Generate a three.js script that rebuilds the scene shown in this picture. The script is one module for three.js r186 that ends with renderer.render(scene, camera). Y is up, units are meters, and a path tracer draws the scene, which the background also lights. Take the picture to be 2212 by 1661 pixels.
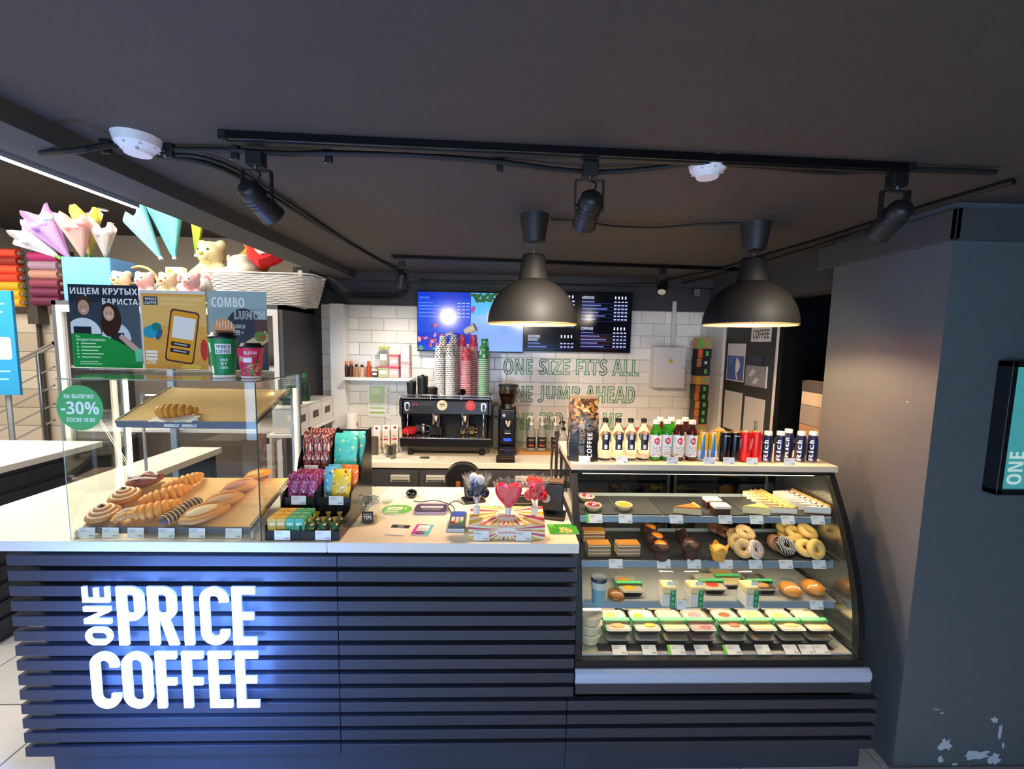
import * as THREE from 'three';
import { RoundedBoxGeometry } from 'three/addons/geometries/RoundedBoxGeometry.js';
import { mergeGeometries, mergeVertices } from 'three/addons/utils/BufferGeometryUtils.js';
import { RectAreaLightUniformsLib } from 'three/addons/lights/RectAreaLightUniformsLib.js';
import { MarchingCubes } from 'three/addons/objects/MarchingCubes.js';
import { FontLoader } from 'three/addons/loaders/FontLoader.js';

// ---------- camera, sky, lights, exposure ----------
const scene = new THREE.Scene();
const camera = new THREE.PerspectiveCamera(84.32, 2212 / 1661, 0.02, 60);
camera.rotation.order = 'YXZ';
const D2R = Math.PI / 180;
camera.position.set(0, 1.73, 0);
camera.rotation.set(-5.5502 * D2R, -1.7369 * D2R, 1.1028 * D2R);
camera.updateMatrixWorld();
scene.background = new THREE.Color(0.55, 0.68, 0.85);
const renderer = new THREE.WebGLRenderer({ antialias: true });
renderer.toneMapping = THREE.LinearToneMapping;
renderer.toneMappingExposure = 1.0;
renderer.shadowMap.enabled = true;
RectAreaLightUniformsLib.init();
const CEIL = 2.27, CT = 0.98, WALL = -3.5;      // ceiling, counter top, back wall

function area(name, color, intensity, w, h, at, to) {
  const l = new THREE.RectAreaLight(new THREE.Color(...color), intensity, w, h);
  l.name = name; l.position.set(...at); l.lookAt(...to); scene.add(l); return l;
}
function spot(name, color, intensity, at, to, angle, blend, radius = 1) {
  const l = new THREE.SpotLight(new THREE.Color(...color), intensity, 0, angle, blend, 2);
  l.name = name; l.position.set(...at); l.target.position.set(...to); l.castShadow = true; l.shadow.radius = radius;
  scene.add(l); scene.add(l.target); return l;
}
function point(name, color, intensity, at, radius = 1) {
  const l = new THREE.PointLight(new THREE.Color(...color), intensity, 0, 2);
  l.name = name; l.position.set(...at); l.castShadow = true; l.shadow.radius = radius; scene.add(l); return l;
}
// daylight entering by the shop window behind the photographer
area('window_daylight', [0.36, 0.62, 1.0], 6.6, 4.8, 1.25, [-1.2, 0.9, 3.0], [-1.2, 0.85, -2]);
// the gallery to the left has bright ceiling panels of its own
area('hall_panel_light', [1, 0.93, 0.82], 17, 2.4, 1.2, [-3.4, 3.1, -2.3], [-3.4, 0, -2.8]);
area('hall_panel_light_2', [1, 0.93, 0.82], 13, 2.4, 1.0, [-5.6, 3.1, -3.2], [-5.6, 0, -3.4]);
// added warm fill light above and behind the photographer, without any fitting
area('shop_fill_light', [1, 0.92, 0.82], 9, 1.2, 0.6, [0.2, 2.2, 1.2], [0.1, 0, 0.6]);

// ---------- helpers ----------
const FPX = 917.15;
const ray = (px, py) => new THREE.Vector3((px - 1106) / FPX, -(py - 830.5) / FPX, -1).applyQuaternion(camera.quaternion);
const hit = (k, v) => (px, py, at) => { const d = ray(px, py); return d.multiplyScalar((at - camera.position[k]) / d[k]).add(camera.position); };
const pX = hit('x'), pY = hit('y'), pZ = hit('z');
let seed = 7;
const rnd = () => { seed = (seed * 1664525 + 1013904223) >>> 0; return seed / 4294967296; };
const rr = (a, b) => a + (b - a) * rnd();
const used = {};
const numbered = n => { const k = used[n] = (used[n] ?? -1) + 1; return k ? `${n}_${String(k).padStart(3, '0')}` : n; };
function shade(o) { o.castShadow = true; o.receiveShadow = true; return o; }
function tag(o, label, category, group, kind) { Object.assign(o.userData, { label, category }); if (group) o.userData.group = group; if (kind) o.userData.kind = kind; return o; }
function thing(name, label, category, [x, y, z] = [0, 0, 0], ry = 0, group) {
  const o = new THREE.Group(); o.name = numbered(name); o.position.set(x, y, z); o.rotation.y = ry; scene.add(o);
  return tag(o, label, category, group);
}
function part(name, geo, mat, parent) {
  if (Array.isArray(geo)) geo = mg(geo);
  const o = shade(new THREE.Mesh(geo, mat)); o.name = parent ? name : numbered(name); (parent || scene).add(o); return o;
}
function solo(name, geo, mat, label, category, pos, ry = 0, group) {
  const o = part(name, geo, mat); if (pos) o.position.set(...pos); o.rotation.y = ry; return tag(o, label, category, group);
}
function struct(name, geo, mat, label) { const o = part(name, geo, mat); o.userData.kind = 'structure'; if (label) o.userData.label = label; o.name = name; return o; }
function copy(o, pos, ry, label, group) {
  const c = o.clone(); c.name = numbered(o.name.replace(/_\d{3}$/, '')); c.userData = { ...o.userData }; scene.add(c);
  if (pos) c.position.set(...pos); if (ry !== undefined) c.rotation.y = ry; if (label) c.userData.label = label; if (group) c.userData.group = group; return c;
}
// geometry: y is the bottom of each piece
function mg(list) {
  const gs = list.flat().map(g => { g = g.index ? g.toNonIndexed() : g.clone(); for (const k of Object.keys(g.attributes)) if (!['position', 'normal', 'uv'].includes(k)) g.deleteAttribute(k); if (!g.attributes.uv) g.setAttribute('uv', new THREE.BufferAttribute(new Float32Array(g.attributes.position.count * 2), 2)); g.morphAttributes = {}; return g; });
  return mergeGeometries(gs);
}
const B = (w, h, d, x = 0, y = 0, z = 0, r = 0, s = 1) => (r ? new RoundedBoxGeometry(w, h, d, s, r) : new THREE.BoxGeometry(w, h, d)).translate(x, y + h / 2, z);
const Bx = (x0, x1, y0, y1, z0, z1, r = 0) => B(Math.abs(x1 - x0), Math.abs(y1 - y0), Math.abs(z1 - z0), (x0 + x1) / 2, Math.min(y0, y1), (z0 + z1) / 2, r);
const C = (rb, rt, h, x = 0, y = 0, z = 0, n = 20, open = false) => new THREE.CylinderGeometry(rt, rb, h, n, 1, open).translate(x, y + h / 2, z);
const L = (pts, x = 0, y = 0, z = 0, n = 24) => new THREE.LatheGeometry(pts.map(p => new THREE.Vector2(Math.max(p[0], 1e-5), p[1])), n).translate(x, y, z);
const V3 = a => a.isVector3 ? a : new THREE.Vector3(...a);
const TB = (pts, r, n = 24, k = 8, closed = false) => new THREE.TubeGeometry(new THREE.CatmullRomCurve3(pts.map(V3), closed, 'catmullrom', 0.5), n, r, k, closed);
const LN = (a, b, r, k = 8) => new THREE.TubeGeometry(new THREE.LineCurve3(V3(a), V3(b)), 1, r, k);
const SP = (r, x = 0, y = 0, z = 0, sx = 1, sy = 1, sz = 1, n = 16) => new THREE.SphereGeometry(r, n, Math.max(6, n * 0.7 | 0)).scale(sx, sy, sz).translate(x, y, z);
const TO = (R, r, x, y, z, n = 24, k = 8, arc = Math.PI * 2) => new THREE.TorusGeometry(R, r, k, n, arc).rotateX(Math.PI / 2).translate(x, y, z);
function shp(pts) { const s = new THREE.Shape(); pts.forEach((p, i) => i ? s.lineTo(p[0], p[1]) : s.moveTo(p[0], p[1])); s.closePath(); return s; }
function rrect(w, h, r, x = 0, y = 0, S = THREE.Shape) {
  const s = new S(), a = x - w / 2, b = y - h / 2; r = Math.min(r, w / 2 - 1e-5, h / 2 - 1e-5);
  s.moveTo(a + r, b); s.lineTo(a + w - r, b); s.absarc(a + w - r, b + r, r, -Math.PI / 2, 0); s.lineTo(a + w, b + h - r); s.absarc(a + w - r, b + h - r, r, 0, Math.PI / 2);
  s.lineTo(a + r, b + h); s.absarc(a + r, b + h - r, r, Math.PI / 2, Math.PI); s.lineTo(a, b + r); s.absarc(a + r, b + r, r, Math.PI, Math.PI * 1.5); return s;
}
const EX = (s, d, bevel = 0, seg = 8) => new THREE.ExtrudeGeometry(s, { depth: d, bevelEnabled: bevel > 0, bevelSize: bevel, bevelThickness: bevel, bevelSegments: 1, curveSegments: seg });
// materials
const mats = {};
function m(color, roughness = 0.6, extra = {}) {
  const k = color + roughness + JSON.stringify(extra, (q, v) => v && v.isTexture ? v.uuid : v && v.isColor ? v.getHex() : v); if (mats[k]) return mats[k];
  const phys = ['clearcoat', 'transmission', 'sheen'].some(q => q in extra);
  return mats[k] = new (phys ? THREE.MeshPhysicalMaterial : THREE.MeshStandardMaterial)({ color, roughness, ...extra });
}
const glow = (color, strength, base = '#ffffff') => m(base, 0.5, { emissive: new THREE.Color(color), emissiveIntensity: strength });
const glass = (color = '#ffffff', rough = 0) => m(color, rough, { transmission: 1, thickness: 0, ior: 1.45, side: THREE.DoubleSide });
const solidGlass = (color, dist = 0.05) => m('#ffffff', 0.03, { transmission: 1, thickness: 0.02, ior: 1.33, attenuationColor: new THREE.Color(color), attenuationDistance: dist });
function cv(w, h, draw) {
  const c = document.createElement('canvas'); c.width = w; c.height = h; draw(c.getContext('2d'), w, h);
  const t = new THREE.CanvasTexture(c); t.colorSpace = THREE.SRGBColorSpace; return t;
}
// text squeezed into a box: x, y, w, h in canvas pixels
function fit(g, s, x, y, w, h, color, font = 'bold') {
  g.save(); g.font = `${font} 100px sans-serif`; g.textBaseline = 'alphabetic'; g.fillStyle = color; const tw = g.measureText(s).width;
  g.translate(x, y + h); g.scale(w / tw, h / 73); g.fillText(s, 0, 0); g.restore();
}
function lines(g, x, y, w, n, step, color, th = 3) { for (let i = 0; i < n; i++) { g.fillStyle = color; g.fillRect(x, y + i * step, w * (0.6 + 0.4 * Math.abs(Math.sin(i * 2.7 + x))), th); } }
function noise(w, h, base, amp, coarse = 8, s0 = 5) {   // grey noise in layers
  const keep = seed; seed = s0; const n = (c) => { const gw = Math.ceil(w / c), gh = Math.ceil(h / c), a = Array.from({ length: gw * gh }, rnd); return (x, y) => { const fx = x / c, fy = y / c, i = fx | 0, j = fy | 0, u = fx - i, v = fy - j, q = (p, r) => a[(p % gw) + (r % gh) * gw]; return (q(i, j) * (1 - u) + q(i + 1, j) * u) * (1 - v) + (q(i, j + 1) * (1 - u) + q(i + 1, j + 1) * u) * v; }; };
  const f1 = n(1), f2 = n(coarse), f3 = n(coarse * 6), d = new Uint8Array(w * h * 4);
  for (let y = 0; y < h; y++) for (let x = 0; x < w; x++) { const k = (f1(x, y) * 0.4 + f2(x, y) * 0.35 + f3(x, y) * 0.25 - 0.5) * 2 * amp, i = (y * w + x) * 4; for (let q = 0; q < 3; q++) d[i + q] = Math.max(0, Math.min(255, base[q] * (1 + k))); d[i + 3] = 255; }
  seed = keep; const t = new THREE.DataTexture(d, w, h); t.magFilter = THREE.LinearFilter; t.minFilter = THREE.LinearFilter; t.wrapS = t.wrapT = THREE.RepeatWrapping; t.needsUpdate = true; return t;
}
function planeUV(g, k = 1) {   // uv in metres by the face's direction
  const p = g.attributes.position, n = g.attributes.normal, uv = new Float32Array(p.count * 2);
  for (let i = 0; i < p.count; i++) { const ax = Math.abs(n.getX(i)), ay = Math.abs(n.getY(i)), az = Math.abs(n.getZ(i)); const [u, v] = ay > ax && ay > az ? [p.getX(i), p.getZ(i)] : ax > az ? [p.getZ(i), p.getY(i)] : [p.getX(i), p.getY(i)]; uv[i * 2] = u * k; uv[i * 2 + 1] = v * k; }
  g.setAttribute('uv', new THREE.BufferAttribute(uv, 2)); return g;
}
// a thin card with print on its +z face
function card(w, h, tex, t = 0.0015, edge = '#e8e6e0', rough = 0.45) {
  const e = m(edge, 0.6), f = tex.isTexture ? m('#ffffff', rough, { map: tex }) : tex;
  return [new THREE.BoxGeometry(w, h, t).translate(0, h / 2, 0), [e, e, e, e, f, e]];
}
const PI = Math.PI;
const grain = noise(256, 256, [255, 255, 255], 0.16, 6), bumpy = noise(256, 256, [128, 128, 128], 0.6, 4, 9);
const plaster = (c, r = 0.85) => m(c, r, { map: grain, bumpMap: bumpy, bumpScale: 0.0012 });
const M = {
  ceil: plaster('#453f3a', 0.72), dark: plaster('#3f4043', 0.7), col: plaster('#5c6266', 0.55), trim: m('#3a3b3d', 0.55),  // column tinted blue for window daylight, ceiling tinted warm for bounce light
  black: m('#0c0c0d', 0.5), blackGloss: m('#08080a', 0.18), slat: m('#33353e', 0.5), slatBack: m('#141519', 0.7),
  cream: m('#e9e1cf', 0.34), white: m('#eeece8', 0.4), paper: m('#f4f2ee', 0.7), tile: m('#eeebe5', 0.16), grout: m('#c9c5bd', 0.9),
  steel: m('#c9cacc', 0.22, { metalness: 1 }), chrome: m('#e6e6e8', 0.08, { metalness: 1 }), alu: m('#b8bec6', 0.4, { metalness: 0.6 }), brushed: m('#aaa9a6', 0.3, { metalness: 1 }),
  graphite: m('#35363a', 0.5), grey: m('#606368', 0.5), glass: glass(), pane: glass('#fbfdfb'), cable: m('#141414', 0.6),
};

// ---------- structure ----------
{
  // floor of large pale tiles, each tile a piece
  const floor = struct('floor', Bx(-7, 4, -0.06, -0.004, -6.6, 3.1), m('#8b8884', 0.8), 'pale grey tiled floor');
  const tg = [B(0.594, 0.008, 0.594, 0, -0.006, 0, 0.003)], tm = ['#c9c6c4', '#c4c1c0', '#cdcac6'].map(c => m(c, 0.28, { map: grain }));
  for (let i = -12; i < 7; i++) for (let j = -11; j < 5; j++) { const x = i * 0.6 + 0.12, z = j * 0.6 + 0.2; if (x < -6.7 || x > 3.7 || z < -6.3 || z > 2.8) continue; const t = part('floor_tile', tg[0], tm[(i * 7 + j * 13 + 300) % 3], floor); t.position.set(x, 0, z); }
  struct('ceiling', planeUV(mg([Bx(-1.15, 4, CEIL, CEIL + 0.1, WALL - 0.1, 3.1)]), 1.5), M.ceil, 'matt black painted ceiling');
  struct('trim_1', planeUV(mg([Bx(-1.335, -1.15, 2.214, CEIL + 0.1, WALL - 0.1, 3.1)]), 1.5), plaster('#4a4947'), 'dark beam along the edge of the black ceiling');
  // back wall: dark paint above, white tiles below
  const back = struct('wall_back', planeUV(mg([Bx(-1.56, 1.74, 0, CEIL, WALL - 0.1, WALL - 0.006)]), 1.5), M.dark, 'back wall painted dark grey above white brick tiles');
  part('grout', Bx(-1.44, 1.73, 0.88, 2.015, WALL - 0.006, WALL), M.grout, back);
  const tw = 0.2, th = 0.1, full = new RoundedBoxGeometry(tw - 0.003, th - 0.003, 0.012, 1, 0.003), half = new RoundedBoxGeometry(tw / 2 - 0.003, th - 0.003, 0.012, 1, 0.003);
  const tms = ['#efece6', '#ebe8e1', '#f1efea', '#e8e4dd'].map(c => m(c, 0.15)); let k = 0;
  for (let r = 0; r < 11; r++) { const y = 2.012 - 0.05 - r * th; let x = -1.44, cut = r % 2; while (x < 1.7) { const w = cut ? tw / 2 : tw; if (x + w > 1.735) { if (x + 0.1 <= 1.735 && !cut) { cut = 1; continue; } break; } const t = part('tile', cut ? half : full, tms[(k++ * 7 + r) % 4], back); t.position.set(x + w / 2, y, WALL + 0.002); x += w; cut = 0; } }
  // left stub wall beside the cabinet, with the boxed pipe in front of the tiles
  struct('wall_left', planeUV(mg([Bx(-1.56, -1.44, 2.0, CEIL, -3.49, -3.3)]), 1.5), M.dark);
  struct('trim_2', Bx(-1.335, -1.225, 0.9, 2.012, WALL + 0.01, WALL + 0.11, 0.004), m('#eceae6', 0.35), 'white boxed pipe running up the tiled wall');
  // lintel under the ceiling on the back wall
  struct('trim_3', Bx(-1.15, 1.74, 2.205, CEIL, WALL - 0.005, WALL + 0.05), M.dark, 'dark ledge where back wall meets ceiling');
  // right wall beside the back counter, and the door in it
  const right = struct('wall_right', planeUV(mg([Bx(1.72, 1.86, 0, 2.04, -3.6, -3.22)]), 1.5), m('#dcd8d2', 0.45), 'white panelled side wall right of the tiled wall');
  part('panel', Bx(1.713, 1.722, 1.52, 2.03, -3.49, -3.225, 0.003), m('#dedad4', 0.35), right); part('panel', Bx(1.713, 1.722, 0.3, 1.51, -3.49, -3.225, 0.003), m('#dedad4', 0.35), right);
  struct('wall_right_upper', planeUV(mg([Bx(1.72, 1.86, 2.04, CEIL, -3.6, -2.1)]), 1.5), M.dark);
  struct('wall_recess', planeUV(mg([Bx(3.0, 3.1, 0, CEIL, -3.7, -2.11), Bx(1.86, 3.0, 0, CEIL, -3.7, -3.6)]), 1.5), M.dark, 'dark painted walls of the back room beside the column');
  const door = struct('door_1', Bx(1.722, 1.765, 0.02, 2.04, -3.2, -2.6, 0.004), m('#1b1b1d', 0.4), 'black door leaf hung with papers');
  part('edge_strip', Bx(1.714, 1.7215, 0.02, 2.04, -2.6, -2.585), m('#d9d3cb', 0.4), door);
  // the big column on the right, with its trim band under the ceiling
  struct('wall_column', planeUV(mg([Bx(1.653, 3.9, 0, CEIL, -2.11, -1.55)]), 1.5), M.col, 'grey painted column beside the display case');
  struct('trim_4', mg([Bx(1.635, 3.9, 2.135, 2.245, -1.55, -1.53, 0.003), Bx(1.635, 1.655, 2.135, 2.245, -2.2, -1.53, 0.003)]), m('#4a4b4c', 0.5), 'boxed cable duct round the top of the grey column');
  struct('baseboard_column', Bx(1.645, 3.9, 0, 0.02, -1.56, -1.542), m('#6d6a66', 0.5));
  // enclosing walls of the shop and the gallery, outside the frame
  struct('wall_shop_right', Bx(3.9, 4, 0, CEIL, -2.2, 3.1), M.dark);
  struct('wall_front', mg([Bx(-7, -3.7, 0, 3.3, 3.1, 3.2), Bx(1.2, 4, 0, 3.3, 3.1, 3.2), Bx(-3.7, 1.2, 0, 0.25, 3.1, 3.2), Bx(-3.7, 1.2, 1.6, 3.3, 3.1, 3.2)]), M.dark);
  const win = struct('window_1', mg([Bx(-3.7, 1.2, 0.25, 0.3, 3.08, 3.16), Bx(-3.7, 1.2, 1.55, 1.6, 3.08, 3.16), ...[-3.7, -2.08, -0.45, 1.15].map(x => Bx(x, x + 0.05, 0.3, 1.55, 3.08, 3.16))]), M.graphite);
  for (const x of [-3.65, -2.03, -0.4]) part('pane', Bx(x, x + 1.56, 0.3, 1.55, 3.11, 3.118), M.glass, win);
  struct('wall_hall_left', Bx(-7.1, -7, 0, 3.3, -6.6, 3.2), m('#a79a88', 0.8));
  struct('ceiling_hall', planeUV(mg([Bx(-7, -1.3, 3.2, 3.3, -6.6, 3.1)])), plaster('#4e4843'), 'dark ceiling of the gallery beyond');
  struct('trim_5', Bx(-1.335, -1.28, CEIL + 0.1, 3.2, WALL - 0.1, 3.1), M.dark);
  struct('wall_hall_back', planeUV(mg([Bx(-7, -1.44, 0, 3.2, -6.7, -6.6)])), m('#b9a995', 0.8), 'beige wall of the gallery beyond');
  struct('wall_hall_right', Bx(-1.56, -1.44, 0, 3.2, -6.6, WALL - 0.1), m('#5a5856', 0.8));
}

// ---------- the service counter ----------
{
  const c = thing('service_counter', 'long counter clad in dark horizontal slats with a cream top', 'counter', [0, 0, 0]);
  part('body', mg([Bx(-1.72, 0.29, 0.0, 0.935, -2.12, -1.575)]), M.slatBack, c);
  part('plinth', Bx(-1.72, 0.29, 0, 0.085, -1.575, -1.565), m('#3a3d46', 0.45), c);
  const q = thing('case_plinth', 'low dark slatted plinth carrying the display case', 'plinth', [0, 0, 0]);
  part('body', Bx(0.332, 1.5, 0, 0.296, -2.12, -1.575), M.slatBack, q); part('plinth_board', Bx(0.292, 1.52, 0, 0.085, -1.575, -1.565), m('#3a3d46', 0.45), q);
  const pitch = 0.0598; const seams = [[-1.808, -0.602], [-0.6, 0.29], [0.292, 1.56]];
  for (let i = 0; i < 14; i++) {
    const top = 0.918 - i * pitch;
    seams.forEach(([a, b], s) => { if (s == 2 && top > 0.36) return; const bb = s == 1 && top > 0.36 ? 0.3135 : b;
      part('slat', Bx(a, bb, top - 0.041, top, -1.575, -1.548, 0.0025), M.slat, s == 2 ? q : c); });
  }
  part('ledge', Bx(0.322, 1.53, 0.345, 0.395, -1.59, -1.552, 0.003), M.slat, q);
  part('worktop', Bx(-2.17, -0.6305, 0.94, CT, -2.155, -1.532, 0.003), M.cream, c);
  part('worktop', Bx(-0.6295, 0.3135, 0.94, CT, -2.155, -1.532, 0.003), M.cream, c);
  part('side_worktop', Bx(-2.17, -1.9, 0.94, CT, -2.92, -2.1555, 0.003), M.cream, c);
  part('side_leg', Bx(-2.14, -1.93, 0, 0.94, -2.9, -2.84), M.slatBack, c);
  part('side_leg', Bx(-2.15, -2.1, 0, 0.94, -1.62, -1.56), M.slatBack, c);
}
// glowing sign letters on the slats
function glyph(ch, w, h, t) {
  const cap = (x0, x1, y0, y1, S = THREE.Shape, r) => rrect(x1 - x0, y1 - y0, r ?? (x1 - x0) / 2, (x0 + x1) / 2, (y0 + y1) / 2, S);
  if (ch == 'I') return [shp([[0, 0], [t, 0], [t, h], [0, h]])];
  if (ch == 'E') return [shp([[0, 0], [w, 0], [w, t * 0.85], [t, t * 0.85], [t, h * 0.5 - t * 0.42], [w * 0.92, h * 0.5 - t * 0.42], [w * 0.92, h * 0.5 + t * 0.42], [t, h * 0.5 + t * 0.42], [t, h - t * 0.85], [w, h - t * 0.85], [w, h], [0, h]])];
  if (ch == 'F') return [shp([[0, 0], [t, 0], [t, h * 0.47 - t * 0.42], [w * 0.94, h * 0.47 - t * 0.42], [w * 0.94, h * 0.47 + t * 0.42], [t, h * 0.47 + t * 0.42], [t, h - t * 0.85], [w, h - t * 0.85], [w, h], [0, h]])];
  if (ch == 'N') return [shp([[0, 0], [t, 0], [t, h * 0.62], [w - t, 0], [w, 0], [w, h], [w - t, h], [w - t, h * 0.38], [t, h], [0, h]])];
  if (ch == 'O') { const s = cap(0, w, 0, h); s.holes.push(cap(t, w - t, t * 0.9, h - t * 0.9, THREE.Path)); return [s]; }
  if (ch == 'P' || ch == 'R') {
    const b = h * 0.42, r = Math.min(w * 0.46, (h - b) / 2), s = new THREE.Shape();
    s.moveTo(0, 0); s.lineTo(t, 0); s.lineTo(t, b);
    if (ch == 'R') { s.lineTo(t * 1.25, b); s.lineTo(w - t * 0.95, 0); s.lineTo(w * 1.03, 0); s.lineTo(w * 0.72, b + t * 0.1); }
    s.lineTo(w - r, b + (ch == 'R' ? t * 0.2 : 0)); s.absarc(w - r, b + r, r, -PI / 2, 0); s.lineTo(w, h - r); s.absarc(w - r, h - r, r, 0, PI / 2); s.lineTo(0, h); s.closePath();
    s.holes.push(rrect(w - 2 * t, h - b - t * 1.75, r - t, w / 2, (h + b) / 2, THREE.Path)); return [s];
  }
  if (ch == 'C') {
    const R = w / 2, r = R - t, s = new THREE.Shape(), gt = h - R * 1.15, gb = R * 1.15;
    s.moveTo(w, gb); s.lineTo(w, R); s.absarc(R, R, R, 0, -PI, true); s.lineTo(0, h - R); s.absarc(R, h - R, R, PI, 0, true); s.lineTo(w, gt); s.lineTo(w - t, gt - t * 0.05);
    s.lineTo(w - t, h - R); s.absarc(R, h - R, r, 0, PI, false); s.lineTo(t, R); s.absarc(R, R, r, PI, 2 * PI, false); s.lineTo(w - t, gb); s.closePath(); return [s];
  }
}
{
  const sign = thing('sign_letters', 'glowing white channel letters reading ONE PRICE COFFEE on the slats', 'sign', [0, 0, -1.526]);
  const face = glow('#f4f8ff', 2.2), ret = glow('#6f95ff', 1.5, '#dfe8ff');
  const put = (ch, x0, x1, y0, y1, t, turn) => {
    const g0 = glyph(ch, x1 - x0, y1 - y0, t), side = EX(g0, 0.008, 0, 12), fr = new THREE.ShapeGeometry(g0, 12).translate(0, 0, 0.0085);
    const f = (g) => turn ? g.rotateZ(PI / 2).translate(turn[0], turn[1], 0) : g.translate(x0, y0, 0);
    const l = part('letter_return', f(side), ret, sign); part('letter_face_light', f(fr), face, l);
  };
  const zz = -1.517, X = (px, py) => pZ(px, py, zz).x, Y = (px, py) => pZ(px, py, zz).y;
  const t1 = X(273.5, 1331) - X(253, 1331);
  for (const [ch, a, b] of [['P', 253, 311], ['R', 320, 381], ['I', 395.6, 419], ['C', 432, 494], ['E', 501.6, 552]]) put(ch, X(a, 1331), X(b, 1331), Y(400, 1394), Y(400, 1268), t1);
  for (const [ch, a, b] of [['C', 196, 258], ['O', 264, 327.5], ['F', 337, 383], ['F', 394, 440], ['E', 451, 500], ['E', 509.5, 558.5]]) put(ch, X(a, 1470), X(b, 1470), Y(380, 1530), Y(380, 1409), t1 * 0.97);
  const xr = X(238, 1331), hh = X(238, 1331) - X(180, 1331);
  for (const [ch, ya, yb] of [['O', 1394, 1356], ['N', 1348, 1311], ['E', 1302, 1268]]) { const w = Y(210, yb) - Y(210, ya); put(ch, 0, w, 0, hh, w * 0.29, [xr, Y(210, ya)]); }
}
for (const [x, y] of [[-1.42, 0.72], [-1.18, 0.72], [-0.98, 0.72], [-1.42, 0.46], [-1.18, 0.46], [-0.98, 0.46]]) point('sign_bloom_light', [0.13, 0.3, 1], 0.55, [x, y, -1.36], 2.5);  // added blue lights ahead of the letters, spreading their bloom over the slats
area('sign_letters_backlight', [0.12, 0.3, 1], 7, 0.66, 0.2, [-1.19, 0.715, -1.528], [-1.19, 0.715, -3]);
area('sign_letters_backlight_2', [0.12, 0.3, 1], 7, 0.62, 0.2, [-1.17, 0.475, -1.528], [-1.17, 0.475, -3]);

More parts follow.
